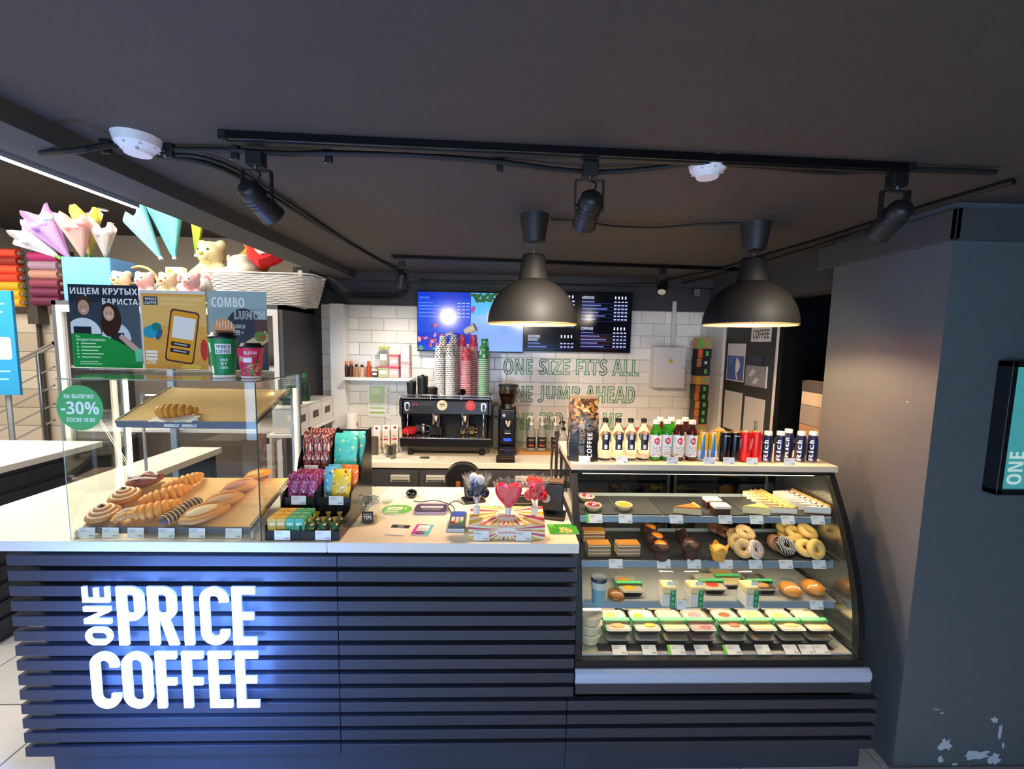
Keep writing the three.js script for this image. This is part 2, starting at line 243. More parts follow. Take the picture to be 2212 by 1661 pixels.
// ---------- refrigerated display case ----------
const SH = [1.006, 0.822, 0.655, 0.492];     // shelf tops and the deck
const RAIL = [-1.745, -1.712, -1.685, -1.6];
{
  const k = thing('display_case', 'curved glass refrigerated display case with three shelves and black frame', 'display case', [0, 0, 0]);
  const prof = [[1.2, -1.8], [1.1, -1.745], [1.015, -1.698], [0.91, -1.653], [0.813, -1.615], [0.735, -1.592], [0.659, -1.575], [0.57, -1.563], [0.479, -1.56]];
  const side = [...prof.map(p => [-p[1], p[0]]), [2.12, 0.479], [2.12, 1.2]];      // in z (forwards = smaller), y
  const sideShape = (o = 0) => { const c = [1.86, 0.85]; return side.map(([z, y]) => { if (!o) return [z, y]; return [z + Math.sign(c[0] - z) * Math.min(o, Math.abs(c[0] - z)) * (Math.abs(c[0] - z) > 0.1 ? 1 : 0.6), y + Math.sign(c[1] - y) * (Math.abs(c[1] - y) > 0.3 ? o : 0)]; }); };
  for (const [x, t] of [[0.318, 1], [1.464, -1]]) {
    const fr = shp(sideShape()); fr.holes.push(new THREE.Path(sideShape(0.028).map(p => new THREE.Vector2(...p))));
    const f = part('side_frame', EX(fr, 0.026, 0.001).rotateY(PI / 2).translate(x, 0, 0), M.black, k);
    part('side_panel', EX(shp(sideShape(0.02)), 0.006).rotateY(PI / 2).translate(x + (t > 0 ? 0.004 : 0.016), 0, 0), t > 0 ? glass('#dfe9ee') : m('#a8a69e', 0.16, { metalness: 0.9 }), k);
  }
  // curved front pane
  { const pos = [], idx = [], n = prof.length; for (const [y, z] of prof) for (const x of [0.345, 1.463]) pos.push(x, y, z + 0.002); for (let i = 0; i < n - 1; i++) idx.push(i * 2, i * 2 + 2, i * 2 + 1, i * 2 + 1, i * 2 + 2, i * 2 + 3);
    const g = new THREE.BufferGeometry(); g.setAttribute('position', new THREE.Float32BufferAttribute(pos, 3)); g.setAttribute('uv', new THREE.Float32BufferAttribute(new Float32Array(n * 4), 2)); g.setIndex(idx); g.computeVertexNormals(); part('front_pane', g, glass('#fbfffd'), k); }
  part('top_board', Bx(0.316, 1.492, 1.192, 1.22, -2.2, -1.775, 0.003), m('#d9c7ae', 0.4, { map: grain }), k);
  part('top_frame', mg([Bx(0.33, 1.48, 1.172, 1.192, -1.825, -1.795), Bx(0.33, 1.48, 1.172, 1.192, -2.13, -2.09), Bx(0.33, 1.48, 1.184, 1.192, -2.1, -1.82)]), M.black, k);
  part('bottom_frame', Bx(0.318, 1.49, 0.452, 0.486, -1.6, -1.556), M.black, k);
  part('bumper', EX(shp([[0, 0], [0.012, 0.0], [0.02, 0.012], [0.024, 0.03], [0.02, 0.048], [0.008, 0.058], [0, 0.058]]), 1.19).rotateY(-PI / 2).translate(1.508, 0.398, -1.556), m('#b9c4d8', 0.35), k);
  part('base', mg([Bx(0.33, 1.49, 0.3, 0.452, -2.12, -1.6)]), M.black, k);
  part('deck', mg([Bx(0.344, 1.464, 0.484, SH[3], -2.08, -1.585)]), m('#cfcbc2', 0.4), k);
  part('grille', mg([Bx(0.42, 1.4, SH[3], SH[3] + 0.004, -1.64, -1.602), ...Array.from({ length: 60 }, (_, i) => B(0.008, 0.003, 0.006, 0.44 + i * 0.0158, SH[3] + 0.004, -1.612))]), m('#22252b', 0.5), k);
  // rear sliding doors
  for (const [a, b] of [[0.345, 0.9], [0.88, 1.463]]) { const d = part('sliding_door', mg([Bx(a, a + 0.035, 0.49, 1.17, -2.1, -2.085), Bx(b - 0.035, b, 0.49, 1.17, -2.1, -2.085), Bx(a, b, 0.49, 0.52, -2.1, -2.085), Bx(a, b, 1.15, 1.172, -2.1, -2.085)]), M.black, k); part('door_pane', Bx(a + 0.035, b - 0.035, 0.52, 1.15, -2.095, -2.09), glass('#9aa0a0'), d); }
  for (let i = 0; i < 3; i++) {
    const zf = RAIL[i], zb = i ? -2.0 : -1.985, s = part('shelf', Bx(0.346, 1.462, SH[i] - 0.008, SH[i] - (i < 2 ? 0.005 : 0), zb, zf), i < 2 ? m('#8f9aa0', 0.25) : m('#b7b4ab', 0.3), k);
    part('price_rail', EX(shp([[0, -0.026], [0.006, -0.026], [0.003, 0], [-0.004, 0]]), 1.1).rotateY(-PI / 2).translate(1.452, SH[i] - 0.004, zf), m('#93a3b0', 0.35, { metalness: 0.3 }), s);
    part('back_rail', Bx(0.346, 1.462, SH[i] - 0.008, SH[i] + 0.01, zb - 0.004, zb), m('#aab4b4', 0.3), s);
    if (i < 2) { const n = 6, w = 1.1 / n; for (let j = 0; j < n; j++) part('slate_tile', B(w - 0.005, 0.005, Math.abs(zb - zf) - 0.02, 0.354 + w * (j + 0.5), SH[i] - 0.005, (zb + zf) / 2, 0.0015), m(['#3b3a3a', '#42403e', '#363536'][j % 3], 0.55, { map: grain, bumpMap: bumpy, bumpScale: 0.001 }), s); }
  }
  part('lamp_tube', B(1.06, 0.012, 0.016, 0.905, 1.158, -1.84, 0.004), glow('#ffe6bd', 10), k);
  for (const i of [0, 1, 2]) part('lamp_tube', B(1.06, 0.008, 0.012, 0.905, SH[i] - 0.017, RAIL[i] - 0.02, 0.003), glow('#fff0d2', 6), k);  // strips under the top and bottom shelves are added to brighten the food
  part('door_sticker', C(0.0135, 0.0135, 0.001, 0, 0, 0, 20).rotateX(PI / 2).translate(0.49, 1.13, -2.085), m('#d8442c', 0.5), k);
}
area('case_lamp_light', [1, 0.84, 0.6], 26, 1.06, 0.03, [0.905, 1.152, -1.845], [0.905, 0.6, -1.9]);
for (const i of [0, 1, 2]) area('case_lamp_light_' + i, [1, 0.88, 0.68], [14, 18, 26][i], 1.06, 0.015, [0.905, SH[i] - 0.02, RAIL[i] - 0.021], [0.905, SH[i] - 0.4, RAIL[i] - 0.09]);  // light of the shelf strips, partly added to lift the deck

// price cards
const tagTex = cv(128, 80, (g, w, h) => { g.fillStyle = '#f1efe9'; g.fillRect(0, 0, w, h); lines(g, 10, 10, 70, 3, 9, '#9a9894', 3); fit(g, '89.00', 84, 58, 36, 13, '#4a4a4c'); });
const tagG = new THREE.BoxGeometry(0.058, 0.036, 0.001).translate(0, 0.018, 0), tagGw = new THREE.BoxGeometry(0.012, 0.036, 0.0012).translate(-0.035, 0.018, 0);
const tagM = [M.paper, M.paper, M.paper, M.paper, m('#ffffff', 0.6, { map: tagTex }), M.paper];
function price(pos, lean, label, group, s = 1, green) {
  const t = solo('price_card', tagG, tagM, label, 'price card', [pos.x, pos.y, pos.z], 0, group); t.rotation.x = lean; t.scale.setScalar(s);
  if (green) part('green_edge', tagGw, m('#6fce3a', 0.5), t); return t;
}
{
  const below = (i, list) => list.forEach(([px, what, g]) => { const p = pZ(px, [1122, 1217, 1306][i], RAIL[i] + 0.013); p.y = SH[i] - 0.031; price(p, -0.3, `white price card on the case rail below ${what}`, undefined, 1, g); });
  below(0, [[1287, 'the berry tartlets', 1], [1352, 'the caramel tartlet'], [1462, 'the caramel cheesecake slice'], [1568, 'the white-topped brown cakes'], [1636, 'the plain yellow cheesecake'], [1704, 'the lattice pie slices'], [1769, 'the berry cream slices']]);
  below(1, [[1331, 'the layered cake slices'], [1435, 'the orange-topped muffins'], [1501, 'the dark chocolate muffin'], [1570, 'the yellow tulip muffin'], [1634, 'the white striped doughnuts'], [1700, 'the chocolate striped doughnuts'], [1772, 'the plain yellow doughnuts']]);
  below(2, [[1478, 'the two clear dessert boxes'], [1626, 'the lone clear dessert box'], [1766, 'the wrapped buns']]);
  [[1343, 'the tray of two peach halves'], [1409, 'the tray with egg yolk'], [1472, 'the tray of pale porridge', 1], [1525, 'the stack of minced meat trays'], [1595, 'the tray with red sauce', 1], [1660, 'the creamy orange tray'], [1722, 'the tray with a browned fold'], [1757, 'the plain beige tray'], [1789, 'the end of the trays']].forEach(([px, what, g]) => { const p = pY(px, 1422, 0.494); p.z = -1.578; p.y = 0.4935; price(p, -1.0, `white price card on the case deck before ${what}`, undefined, 1, g); });
}

// ---------- food ----------
const F = {
  crust: m('#d8a868', 0.7), crustPale: m('#e6c592', 0.7), berry: m('#b93a52', 0.3), cream: m('#f3e6cf', 0.6), caramel: m('#d27c2a', 0.35), choc: m('#4a241a', 0.55), chocD: m('#2c1712', 0.5), yellow: m('#eec25a', 0.6),
  dough: m('#e0ae62', 0.65, { map: grain }), doughY: m('#ecb95c', 0.6, { map: grain }), ice: m('#f0e3cf', 0.35), orange: m('#f08a24', 0.5), brown: m('#8a5a34', 0.6), gold: m('#e39a3c', 0.5, { map: grain }), bake: m('#c8833c', 0.55, { map: grain, bumpMap: bumpy, bumpScale: 0.002 }),
};
const base = (px, py, i) => { const p = pY(px, py, SH[i]); return [p.x, p.y, p.z]; };
{ // tartlets
  const shell = L([[0, 0], [0.026, 0], [0.036, 0.022], [0.0375, 0.024], [0.034, 0.024], [0.033, 0.018], [0, 0.017]], 0, 0, 0, 28);
  const mk = (pos, label, fill, berries) => { const t = thing('tartlet', label, 'tartlet', pos); part('crust', shell, F.crustPale, t); part('filling', C(0.033, 0.031, 0.006, 0, 0.0165, 0, 24), fill, t); if (berries) for (let i = 0; i < 9; i++) part('berry', SP(0.0075, Math.cos(i * 2.4) * 0.007 * Math.sqrt(i), 0.026 + 0.003 * (i < 4), Math.sin(i * 2.4) * 0.007 * Math.sqrt(i), 1, 0.9, 1, 10), i % 3 ? F.berry : m('#e7a3ac', 0.4), t); return t; };
  mk(base(1281, 1101, 0), 'tartlet piled with glossy red berries, beside the caramel tartlet', m('#c25a6b', 0.4), 1);
  mk(base(1267, 1082, 0), 'pink and cream topped tartlet behind the red berry tartlet', m('#efc3c4', 0.5), 1);
  mk(base(1347, 1100, 0), 'plain caramel filled tartlet on a slate tile', m('#e09338', 0.25));
}
function wedge(len, wid, h, r0 = 0.002) { return EX(shp([[0, 0], [len, -wid / 2], [len, wid / 2]]), h - 2 * r0, r0).rotateX(-PI / 2).translate(-len / 2, r0, 0); }
{ // slices
  const c = thing('cheesecake_slice', 'caramel topped cheesecake slice with golden rind, tip to the left', 'cake slice', base(1480, 1108, 0), 0.12);
  part('cake', wedge(0.108, 0.06, 0.026), F.crustPale, c); part('topping', wedge(0.106, 0.058, 0.008).translate(0, 0.0245, 0), F.caramel, c); part('rind', B(0.012, 0.038, 0.058, 0.05, 0, 0, 0.004), F.yellow, c);
  const d = thing('cheesecake_slice', 'plain pale yellow cheesecake slice beside the lattice pie', 'cake slice', base(1628, 1108, 0), 0.05);
  part('cake', wedge(0.1, 0.06, 0.03), m('#efd6a0', 0.55), d); part('topping', wedge(0.099, 0.058, 0.005).translate(0, 0.029, 0), F.yellow, d);
  for (const [px, py, l] of [[1555, 1109, 'brown square cake under thick white icing, in front'], [1537, 1095, 'brown square cake under white icing, behind its twin']]) { const b = thing('iced_cake', l, 'cake', base(px, py, 0)); part('sponge', B(0.07, 0.03, 0.045, 0, 0, 0, 0.003), F.choc, b); part('icing', B(0.074, 0.016, 0.05, 0, 0.027, 0, 0.007, 2), F.cream, b); }
  const p0 = base(1690, 1108, 0);
  for (let i = 0; i < 7; i++) {
    const s = thing('pie_slice', 'golden lattice pie slice in the diagonal row of pie', 'pie slice', [p0[0] - 0.002 * i, p0[1], p0[2] - 0.0335 * i], 0.02, 'lattice pie slices');
    part('filling', wedge(0.1, 0.032, 0.024), F.cream, s); part('lattice', mg([wedge(0.099, 0.03, 0.006).translate(0, 0.0235, 0), B(0.01, 0.036, 0.031, 0.046, 0, 0, 0.004), B(0.008, 0.009, 0.026, 0.015, 0.026, 0, 0.003), B(0.008, 0.009, 0.02, -0.008, 0.026, 0, 0.003)]), m('#e8bb72', 0.6, { map: grain }), s);
  }
  const p1 = base(1762, 1108, 0);
  for (let i = 0; i < 7; i++) {
    const s = thing('cream_slice', 'pale cream slice dotted with dark berries in its row', 'cake slice', [p1[0] - 0.002 * i, p1[1], p1[2] - 0.033 * i], 0.02, 'berry cream slices');
    part('cake', wedge(0.104, 0.032, 0.03).translate(0, 0.0006, 0), m('#ece4d6', 0.6), s); part('crust', mg([B(0.009, 0.04, 0.031, 0.05, 0, 0, 0.004), wedge(0.105, 0.0325, 0.005)]), F.crust, s);
    for (let b = 0; b < 3; b++) part('berry', SP(0.005, 0.008 + b * 0.012, 0.0315, (b % 2 - 0.5) * 0.008, 1, 0.6, 1, 8), m('#7d3a4a', 0.4), s);
  }
  for (const [px, py, l] of [[1291, 1197, 'layered honey cake slice at the end of the second shelf, in front'], [1280, 1168, 'layered honey cake slice with pink specks, behind another'], [1354, 1197, 'layered honey cake slice standing clear beside the muffins']]) {
    const s = thing('layer_cake_slice', l, 'cake slice', base(px, py, 1), 0.03);
    for (let j = 0; j < 3; j++) { part('sponge', B(0.1, 0.0125, 0.05, 0, j * 0.0165, 0, 0.002), m(j % 2 ? '#b98a5e' : '#a87b52', 0.7, { map: grain }), s); part('cream', B(0.101, 0.004, 0.051, 0, j * 0.0165 + 0.0125, 0, 0.0015), F.cream, s); }
    part('topping', B(0.1, 0.007, 0.051, 0, 0.0495, 0, 0.003), m('#e0923a', 0.5, { map: grain }), s);
  }
  for (let i = 0; i < 8; i++) { const p = pY(rr(1390, 1440), rr(1075, 1098), SH[0]); }
}
function tulip(r0, r1, h, peaks, amp) {   // folded paper cup with points
  const g = new THREE.CylinderGeometry(r1, r0, h, 32, 5, true).translate(0, h / 2, 0), p = g.attributes.position;
  for (let i = 0; i < p.count; i++) { const x = p.getX(i), z = p.getZ(i), y = p.getY(i), a = Math.atan2(z, x), t = y / h, w = Math.pow(Math.abs(Math.cos(a * peaks / 2)), 3); p.setY(i, y + t * t * amp * w); const f = 1 + 0.05 * Math.sin(a * 16) * t + 0.16 * t * t * w; p.setX(i, x * f); p.setZ(i, z * f); }
  g.computeVertexNormals(); return g;
}
{ // muffins
  const mk = (pos, label, paper, top, extra, s = 1) => { const t = thing('muffin', label, 'muffin', pos, rr(0, 3)); t.scale.setScalar(s); part('paper_cup', mg([tulip(0.024, 0.035, 0.05, 4, 0.022), C(0.024, 0.024, 0.001, 0, 0, 0, 24)]), m(paper, 0.6, { side: THREE.DoubleSide }), t); part('crumb', SP(0.036, 0, 0.045, 0, 1, 0.62, 1, 20), m(top, 0.6, { map: grain, bumpMap: bumpy, bumpScale: 0.003 }), t); if (extra) part('topping', SP(0.026, 0.006, 0.058, 0.008, 1, 0.5, 1, 16), m(extra, 0.3), t); return t; };
  mk(base(1427, 1207, 1), 'chocolate muffin with orange topping in a brown paper, at the front of three', '#4a2a22', '#3a1c14', '#ef8a22', 1.05);
  mk(base(1413, 1187, 1), 'chocolate muffin with orange glaze, middle of the three in line', '#4a2a22', '#3a1c14', '#ec7d1e', 1.05);
  mk(base(1400, 1167, 1), 'chocolate muffin with orange topping, rearmost of the three in line', '#4a2a22', '#3a1c14', '#ef8a22', 1.05);
  mk(base(1490, 1204, 1), 'all chocolate muffin in a tall dark tulip paper', '#43251f', '#3d1f18', '#5b3126', 1.1);
  mk(base(1474, 1172, 1), 'small chocolate muffin hidden behind the tulip paper one', '#3a2019', '#33190f', 0, 0.85);
  mk(base(1551, 1208, 1), 'yellow muffin in a pointed orange tulip paper', '#e8a23c', '#e8b64a', 0, 0.98);
}
// doughnuts
const dn = { body: new THREE.TorusGeometry(0.0235, 0.0145, 12, 28).scale(1, 1, 0.9), ice: (() => { const g = new THREE.TorusGeometry(0.0235, 0.0152, 12, 28); const p = g.attributes.position; for (let i = 0; i < p.count; i++) { const z = p.getZ(i); p.setZ(i, z < 0.002 ? 0.002 + z * 0.05 : z * 0.95); } g.computeVertexNormals(); return g; })(), drizzle: mg(Array.from({ length: 9 }, (_, i) => { const x = -0.032 + i * 0.008, pts = []; for (let j = -8; j <= 8; j++) { const y = j * 0.0045, xx = x + 0.002 * (j % 2), r = Math.hypot(xx, y), d = Math.abs(r - 0.0235); if (d < 0.0148) pts.push([xx, y, Math.sqrt(0.0152 ** 2 - d * d) * 0.95 + 0.0006]); } const runs = [[]]; pts.forEach((p, j) => { if (j && p[1] - pts[j - 1][1] > 0.006) runs.push([]); runs.at(-1).push(p); }); return runs.filter(r => r.length > 1).map(r => TB(r, 0.0012, 12, 5)); })) };
function donut(pos, rot, s, label, group, body, ice, driz) {
  const t = thing('doughnut', label, 'doughnut', pos, 0, group); t.rotation.set(...rot); t.scale.setScalar(s); if (pos[1] - SH[1] < 0.05) t.position.y = SH[1] + 0.0025 + s * (0.0235 * Math.abs(Math.cos(rot[0])) + 0.0153);
  part('dough', dn.body, body, t); if (ice) part('icing', dn.ice, ice, t); if (driz) part('drizzle', dn.drizzle, driz, t); return t;
}
{
  const at = (px, py, dy, i = 1) => { const p = pY(px, py, SH[i]); return [p.x, p.y + dy, p.z]; };
  const st = (px, py, dy, rot, l, s = 1.05, g) => donut(at(px, py, dy), rot, s, l, g, F.dough, px == 1630 ? F.ice : m('#ecc67e', 0.4), m('#b98d78', 0.4));
  st(1630, 1206, 0.033, [-0.5, 0.3, 0], 'white iced doughnut with brown stripes leaning forward at the front');
  st(1605, 1203, 0.031, [-0.6, -0.6, 0.4], 'striped doughnut tucked edge-on behind the front white one');
  st(1592, 1188, 0.033, [-0.7, -0.5, 0.2], 'striped doughnut lying second in the white pile', 1.05);
  st(1607, 1184, 0.074, [-1.15, 0.1, 0], 'white striped doughnut on top of the pale pile', 1.1);
  st(1588, 1172, 0.03, [-1.0, 0, 0], 'striped doughnut in shade at the back of the pale pile');
  donut(at(1566, 1160, 0.02), [-1.35, 0, 0], 1.05, 'brown doughnut lying behind the yellow muffin', undefined, F.brown, m('#6b4030', 0.3));  // dough and icing browner here and on the doughnut farthest back
  donut(at(1545, 1150, 0.02), [-1.4, 0, 0.2], 1.05, 'brown doughnut farthest back on the shelf', undefined, F.brown, m('#7a4a34', 0.3));
  donut(at(1694, 1197, 0.026), [-0.85, 0.1, 0.25], 1.15, 'chocolate doughnut with thick white stripes leaning back', undefined, F.dough, F.chocD, m('#efe6da', 0.4));
  donut(at(1676, 1188, 0.026), [-0.9, 0, 0.1], 1.05, 'doughnut mostly hidden behind the chocolate striped one', undefined, F.dough, m('#8b5a3a', 0.4));
  const yl = (px, py, dy, rot, l, s = 1.1) => donut(at(px, py, dy), rot, s, l, undefined, F.doughY, m('#f0c56c', 0.5));
  yl(1760, 1207, 0.036, [-0.35, 0.15, 0], 'plain yellow doughnut standing upright in front of its pile', 1.12);
  yl(1738, 1200, 0.033, [-0.9, -0.2, 0.1], 'yellow doughnut just behind the upright one');
  yl(1741, 1180, 0.072, [-1.1, 0.2, 0], 'yellow doughnut resting on top of the yellow pile', 1.15);
  yl(1716, 1187, 0.026, [-1.2, 0, 0.1], 'yellow doughnut low on the left of its pile');
  yl(1714, 1176, 0.058, [-1.2, 0, 0.1], 'yellow doughnut stacked at the left of its pile');
  yl(1700, 1168, 0.024, [-1.35, 0, 0], 'yellow doughnut in shade at the back, lower of two');
  yl(1695, 1165, 0.054, [-1.35, 0, 0], 'yellow doughnut in shade at the back, upper of two');
}
// ready meals in black trays with a green paper band
function trayGeo(w, d, h) { const g = EX(rrect(w, d, 0.012), h, 0, 5).rotateX(-PI / 2), p = g.attributes.position; for (let i = 0; i < p.count; i++) { const t = 1 - 0.16 * (1 - p.getY(i) / h); p.setX(i, p.getX(i) * t); p.setZ(i, p.getZ(i) * t); } g.computeVertexNormals(); return g; }
const TR = { tray: trayGeo(0.1, 0.13, 0.024), rim: (() => { const s = rrect(0.106, 0.136, 0.014); s.holes.push(rrect(0.094, 0.124, 0.01, 0, 0, THREE.Path)); return EX(s, 0.002, 0, 5).rotateX(-PI / 2).translate(0, 0.024, 0); })(), fill: EX(rrect(0.094, 0.124, 0.01), 0.004, 0, 5).rotateX(-PI / 2).translate(0, 0.0235, 0), lid: EX(rrect(0.1, 0.13, 0.012), 0.006, 0.002, 5).rotateX(-PI / 2).translate(0, 0.029, 0), band: mg([B(0.112, 0.0012, 0.02, 0, 0.0395, 0.012), B(0.0012, 0.04, 0.02, -0.056, 0, 0.012), B(0.0012, 0.04, 0.02, 0.056, 0, 0.012)]) };
const bandTex = cv(256, 32, (g, w, h) => { g.fillStyle = '#2fb45c'; g.fillRect(0, 0, w, h); for (let i = 0; i < 5; i++) fit(g, 'PRICE COFFEE', 6 + i * 50, 8, 42, 14, '#c9f3d2'); });
const bandM = m('#ffffff', 0.45, { map: bandTex }), rimM = m('#c9c2b4', 0.2, { metalness: 0.3 });
function meal(pos, label, fill, blobs = [], ry = 0, clear = true, group) {
  const t = thing('ready_meal_tray', label, 'food tray', pos, ry, group); part('tray', TR.tray, m('#241d1f', 0.3), t); part('rim', TR.rim, rimM, t); const f = part('filling', TR.fill, m(fill, 0.6, { map: grain }), t);
  for (const [c, x, z, rx, rz] of blobs) part('topping', SP(1, x, 0.027, z, rx, 0.006, rz, 14), m(c, 0.4), t);
  part('lid', TR.lid, glass('#ffffff', 0.02), t); part('paper_band', TR.band, bandM, t); return t;
}
{
  const D = (px) => { const p = pY(px, 1399, 0.495); return p.x; }, z0 = -1.69, y0 = SH[3] + 0.0045;
  const kinds = [[1338, 'two peach halves', '#cfc4ae', [['#f0b45c', -0.012, -0.03, 0.026, 0.02], ['#f2a860', 0.0, 0.036, 0.03, 0.018]]], [1402, 'egg yolk, an egg half and rice', '#c9c4b4', [['#f4ac14', -0.016, -0.024, 0.022, 0.017], ['#efe6cf', 0.024, -0.038, 0.018, 0.016], ['#f5b51e', 0.014, 0.034, 0.024, 0.016]]], [1464, 'pale porridge', '#e2cb9c', []], [1523, 'minced meat', '#d9a59a', [['#c0404a', 0.01, 0.048, 0.034, 0.009], ['#d77a78', 0, -0.03, 0.03, 0.02]]], [1592, 'bright red sauce', '#d8c7a4', [['#ef4a1c', 0.0, -0.034, 0.027, 0.017], ['#ee5c22', 0.006, 0.034, 0.024, 0.017]]], [1655, 'creamy orange filling', '#e5c592', [['#eebb74', 0, -0.03, 0.03, 0.024]]], [1718, 'a browned folded pancake', '#d9c5a0', [['#e8b45e', -0.006, -0.025, 0.032, 0.02], ['#ecc06e', 0.004, 0.036, 0.032, 0.016]]], [1778, 'plain beige purée', '#e3c79c', []]];
  kinds.forEach(([px, what, c, b], i) => { const x = D(px); meal([x, y0, z0], `black tray under the tray of ${what}`, c, [], 0); meal([x, y0 + 0.041, z0], `black food tray of ${what} with a green band`, c, b, 0); });
  meal([D(1523), y0 + 0.041, z0 - 0.142], 'black tray under the red minced meat tray in the rear row', '#d88', [], 0); meal([D(1523), y0 + 0.082, z0 - 0.142], 'tray of red minced meat with a green band, high in the rear row', '#c9535c', [['#d0404e', 0, 0.03, 0.035, 0.02]], 0);
  // beige cups at the far left
  for (let j = 0; j < 3; j++) { const c = thing('soup_cup', `pale cream soup cup, number ${['one', 'two', 'three'][j]} from the deck in its stack`, 'cup', [D(1284) - 0.01, y0 + j * 0.041, z0 + 0.02]); part('cup', C(0.042, 0.05, 0.036, 0, 0, 0, 28), m('#e6cf9e', 0.5), c); part('lid', C(0.052, 0.05, 0.004, 0, 0.036, 0, 28), m('#eee0c4', 0.25), c); }
  // rear row
  [[1322, '#d99a5a'], [1392, '#3a2a26'], [1452, '#dfc08a'], [1590, '#cbb28c'], [1655, '#cdb48e'], [1718, '#c9b084'], [1778, '#cbb48c']].forEach(([px, c], i) => { for (let j = 0; j < (i == 1 || i > 2 ? 3 : 2); j++) meal([D(px), y0 + j * 0.041, z0 - 0.142], 'black food tray stacked in the rear row of the case deck', c, [], 0, true, 'rear row of food trays'); });
  // third shelf
  const s3 = (px, py) => { const p = pY(px, py, SH[2]); return [p.x, p.y + 0.0005, p.z]; };
  const pk = meal([pY(1365, 1290, SH[2]).x, SH[2], -1.77], 'tray of two orange halves with a green band on the third shelf', '#b9ac90', [['#f0a51c', -0.014, -0.026, 0.024, 0.018], ['#f2b024', -0.006, 0.034, 0.026, 0.018]]);
  meal([pY(1550, 1290, SH[2]).x, SH[2], -1.79], 'tray of red roe with a green band behind the dessert boxes', '#d3c09c', [['#d84a2a', 0, 0.03, 0.028, 0.018]]); meal([pY(1598, 1290, SH[2]).x, SH[2], -1.83], 'tray of beige food with a green band, partly behind the lone dessert box', '#d8bb84', [['#e0a850', 0, -0.02, 0.03, 0.02]]); meal([pY(1660, 1290, SH[2]).x, SH[2], -1.79], 'tray with a single golden bun beside the lone dessert box', '#5b4a3a', [['#d99a48', 0, 0.03, 0.03, 0.02]]);
  const bt = cv(64, 256, (g, w, h) => { g.fillStyle = '#158a4c'; g.fillRect(0, 0, w, h); for (let i = 0; i < 3; i++) { fit(g, 'ONE', 14, 14 + i * 84, 36, 20, '#bfe8cf'); fit(g, 'BY', 18, 42 + i * 84, 28, 18, '#bfe8cf'); } });
  for (const [px, l] of [[1440, 'clear box of layered white dessert with green label, beside the orange halves'], [1497, 'clear box of layered white dessert with green label, beside the red roe'], [1614, 'clear box of white dessert standing alone with green label']]) {
    const p = s3(px, 1303), t = thing('dessert_box', l, 'dessert box', p, rr(-0.1, 0.1));
    part('box', B(0.066, 0.125, 0.07, 0, 0, 0, 0.004), glass('#ffffff', 0.02), t); part('dessert', mg([B(0.058, 0.055, 0.06, 0, 0.002, 0, 0.004)]), m('#e9e0d2', 0.5), t); part('cream', B(0.058, 0.03, 0.06, 0, 0.058, 0, 0.006), m('#efd79c', 0.5), t);
    const [cg, cm] = card(0.022, 0.075, bt, 0.001); const q = part('label', cg, cm, t); q.position.set(0.012, 0.004, 0.036); const [wg, wm] = card(0.028, 0.016, M.paper, 0.001); const w2 = part('seal', wg, wm, t); w2.position.set(0, 0.1, 0.036);
  }
  for (const [px, py, l, s] of [[1706, 1297, 'golden bun in a clear bag, lying flat', 1], [1755, 1293, 'browner crumpled bag with a bun beside the steel side', 1.05]]) {
    const t = thing('wrapped_bun', l, 'wrapped bun', s3(px, py - 12), rr(-0.2, 0.2)); t.scale.setScalar(s);
    part('bun', SP(0.042, 0, 0.026, 0, 1, 0.6, 1.1, 20), m('#e08f36', 0.45, { map: grain }), t);
    const g = SP(0.053, 0, 0.031, 0, 1, 0.57, 1.2, 22), p = g.attributes.position; for (let i = 0; i < p.count; i++) { const k = 1 + 0.05 * Math.sin(i * 12.9898); p.setX(i, p.getX(i) * k); p.setZ(i, p.getZ(i) * k); } g.computeVertexNormals(); part('wrapper', g, glass('#ffffff', 0.08), t);
  }
  const cup = thing('yogurt_cup', 'tall pale blue cup with a white lid at the end of the third shelf', 'cup', s3(1292, 1300)); part('cup', C(0.026, 0.032, 0.085, 0, 0, 0, 24), m('#7fb0bd', 0.3), cup); part('label', C(0.0325, 0.0335, 0.03, 0, 0.068, 0, 24), m('#d9d5c8', 0.5), cup); part('lid', C(0.034, 0.03, 0.012, 0, 0.098, 0, 24), m('#2d3b52', 0.4), cup);
  const sb = thing('wrapped_roll', 'small dark wrapped roll beside the pale blue cup', 'wrapped roll', s3(1330, 1296)); part('roll', SP(0.034, 0, 0.02, 0, 1, 0.6, 1.1, 16), m('#a8713c', 0.5, { map: grain }), sb); part('wrapper', SP(0.04, 0, 0.024, 0, 1, 0.6, 1.1, 16), glass('#e8e4da', 0.06), sb);
}

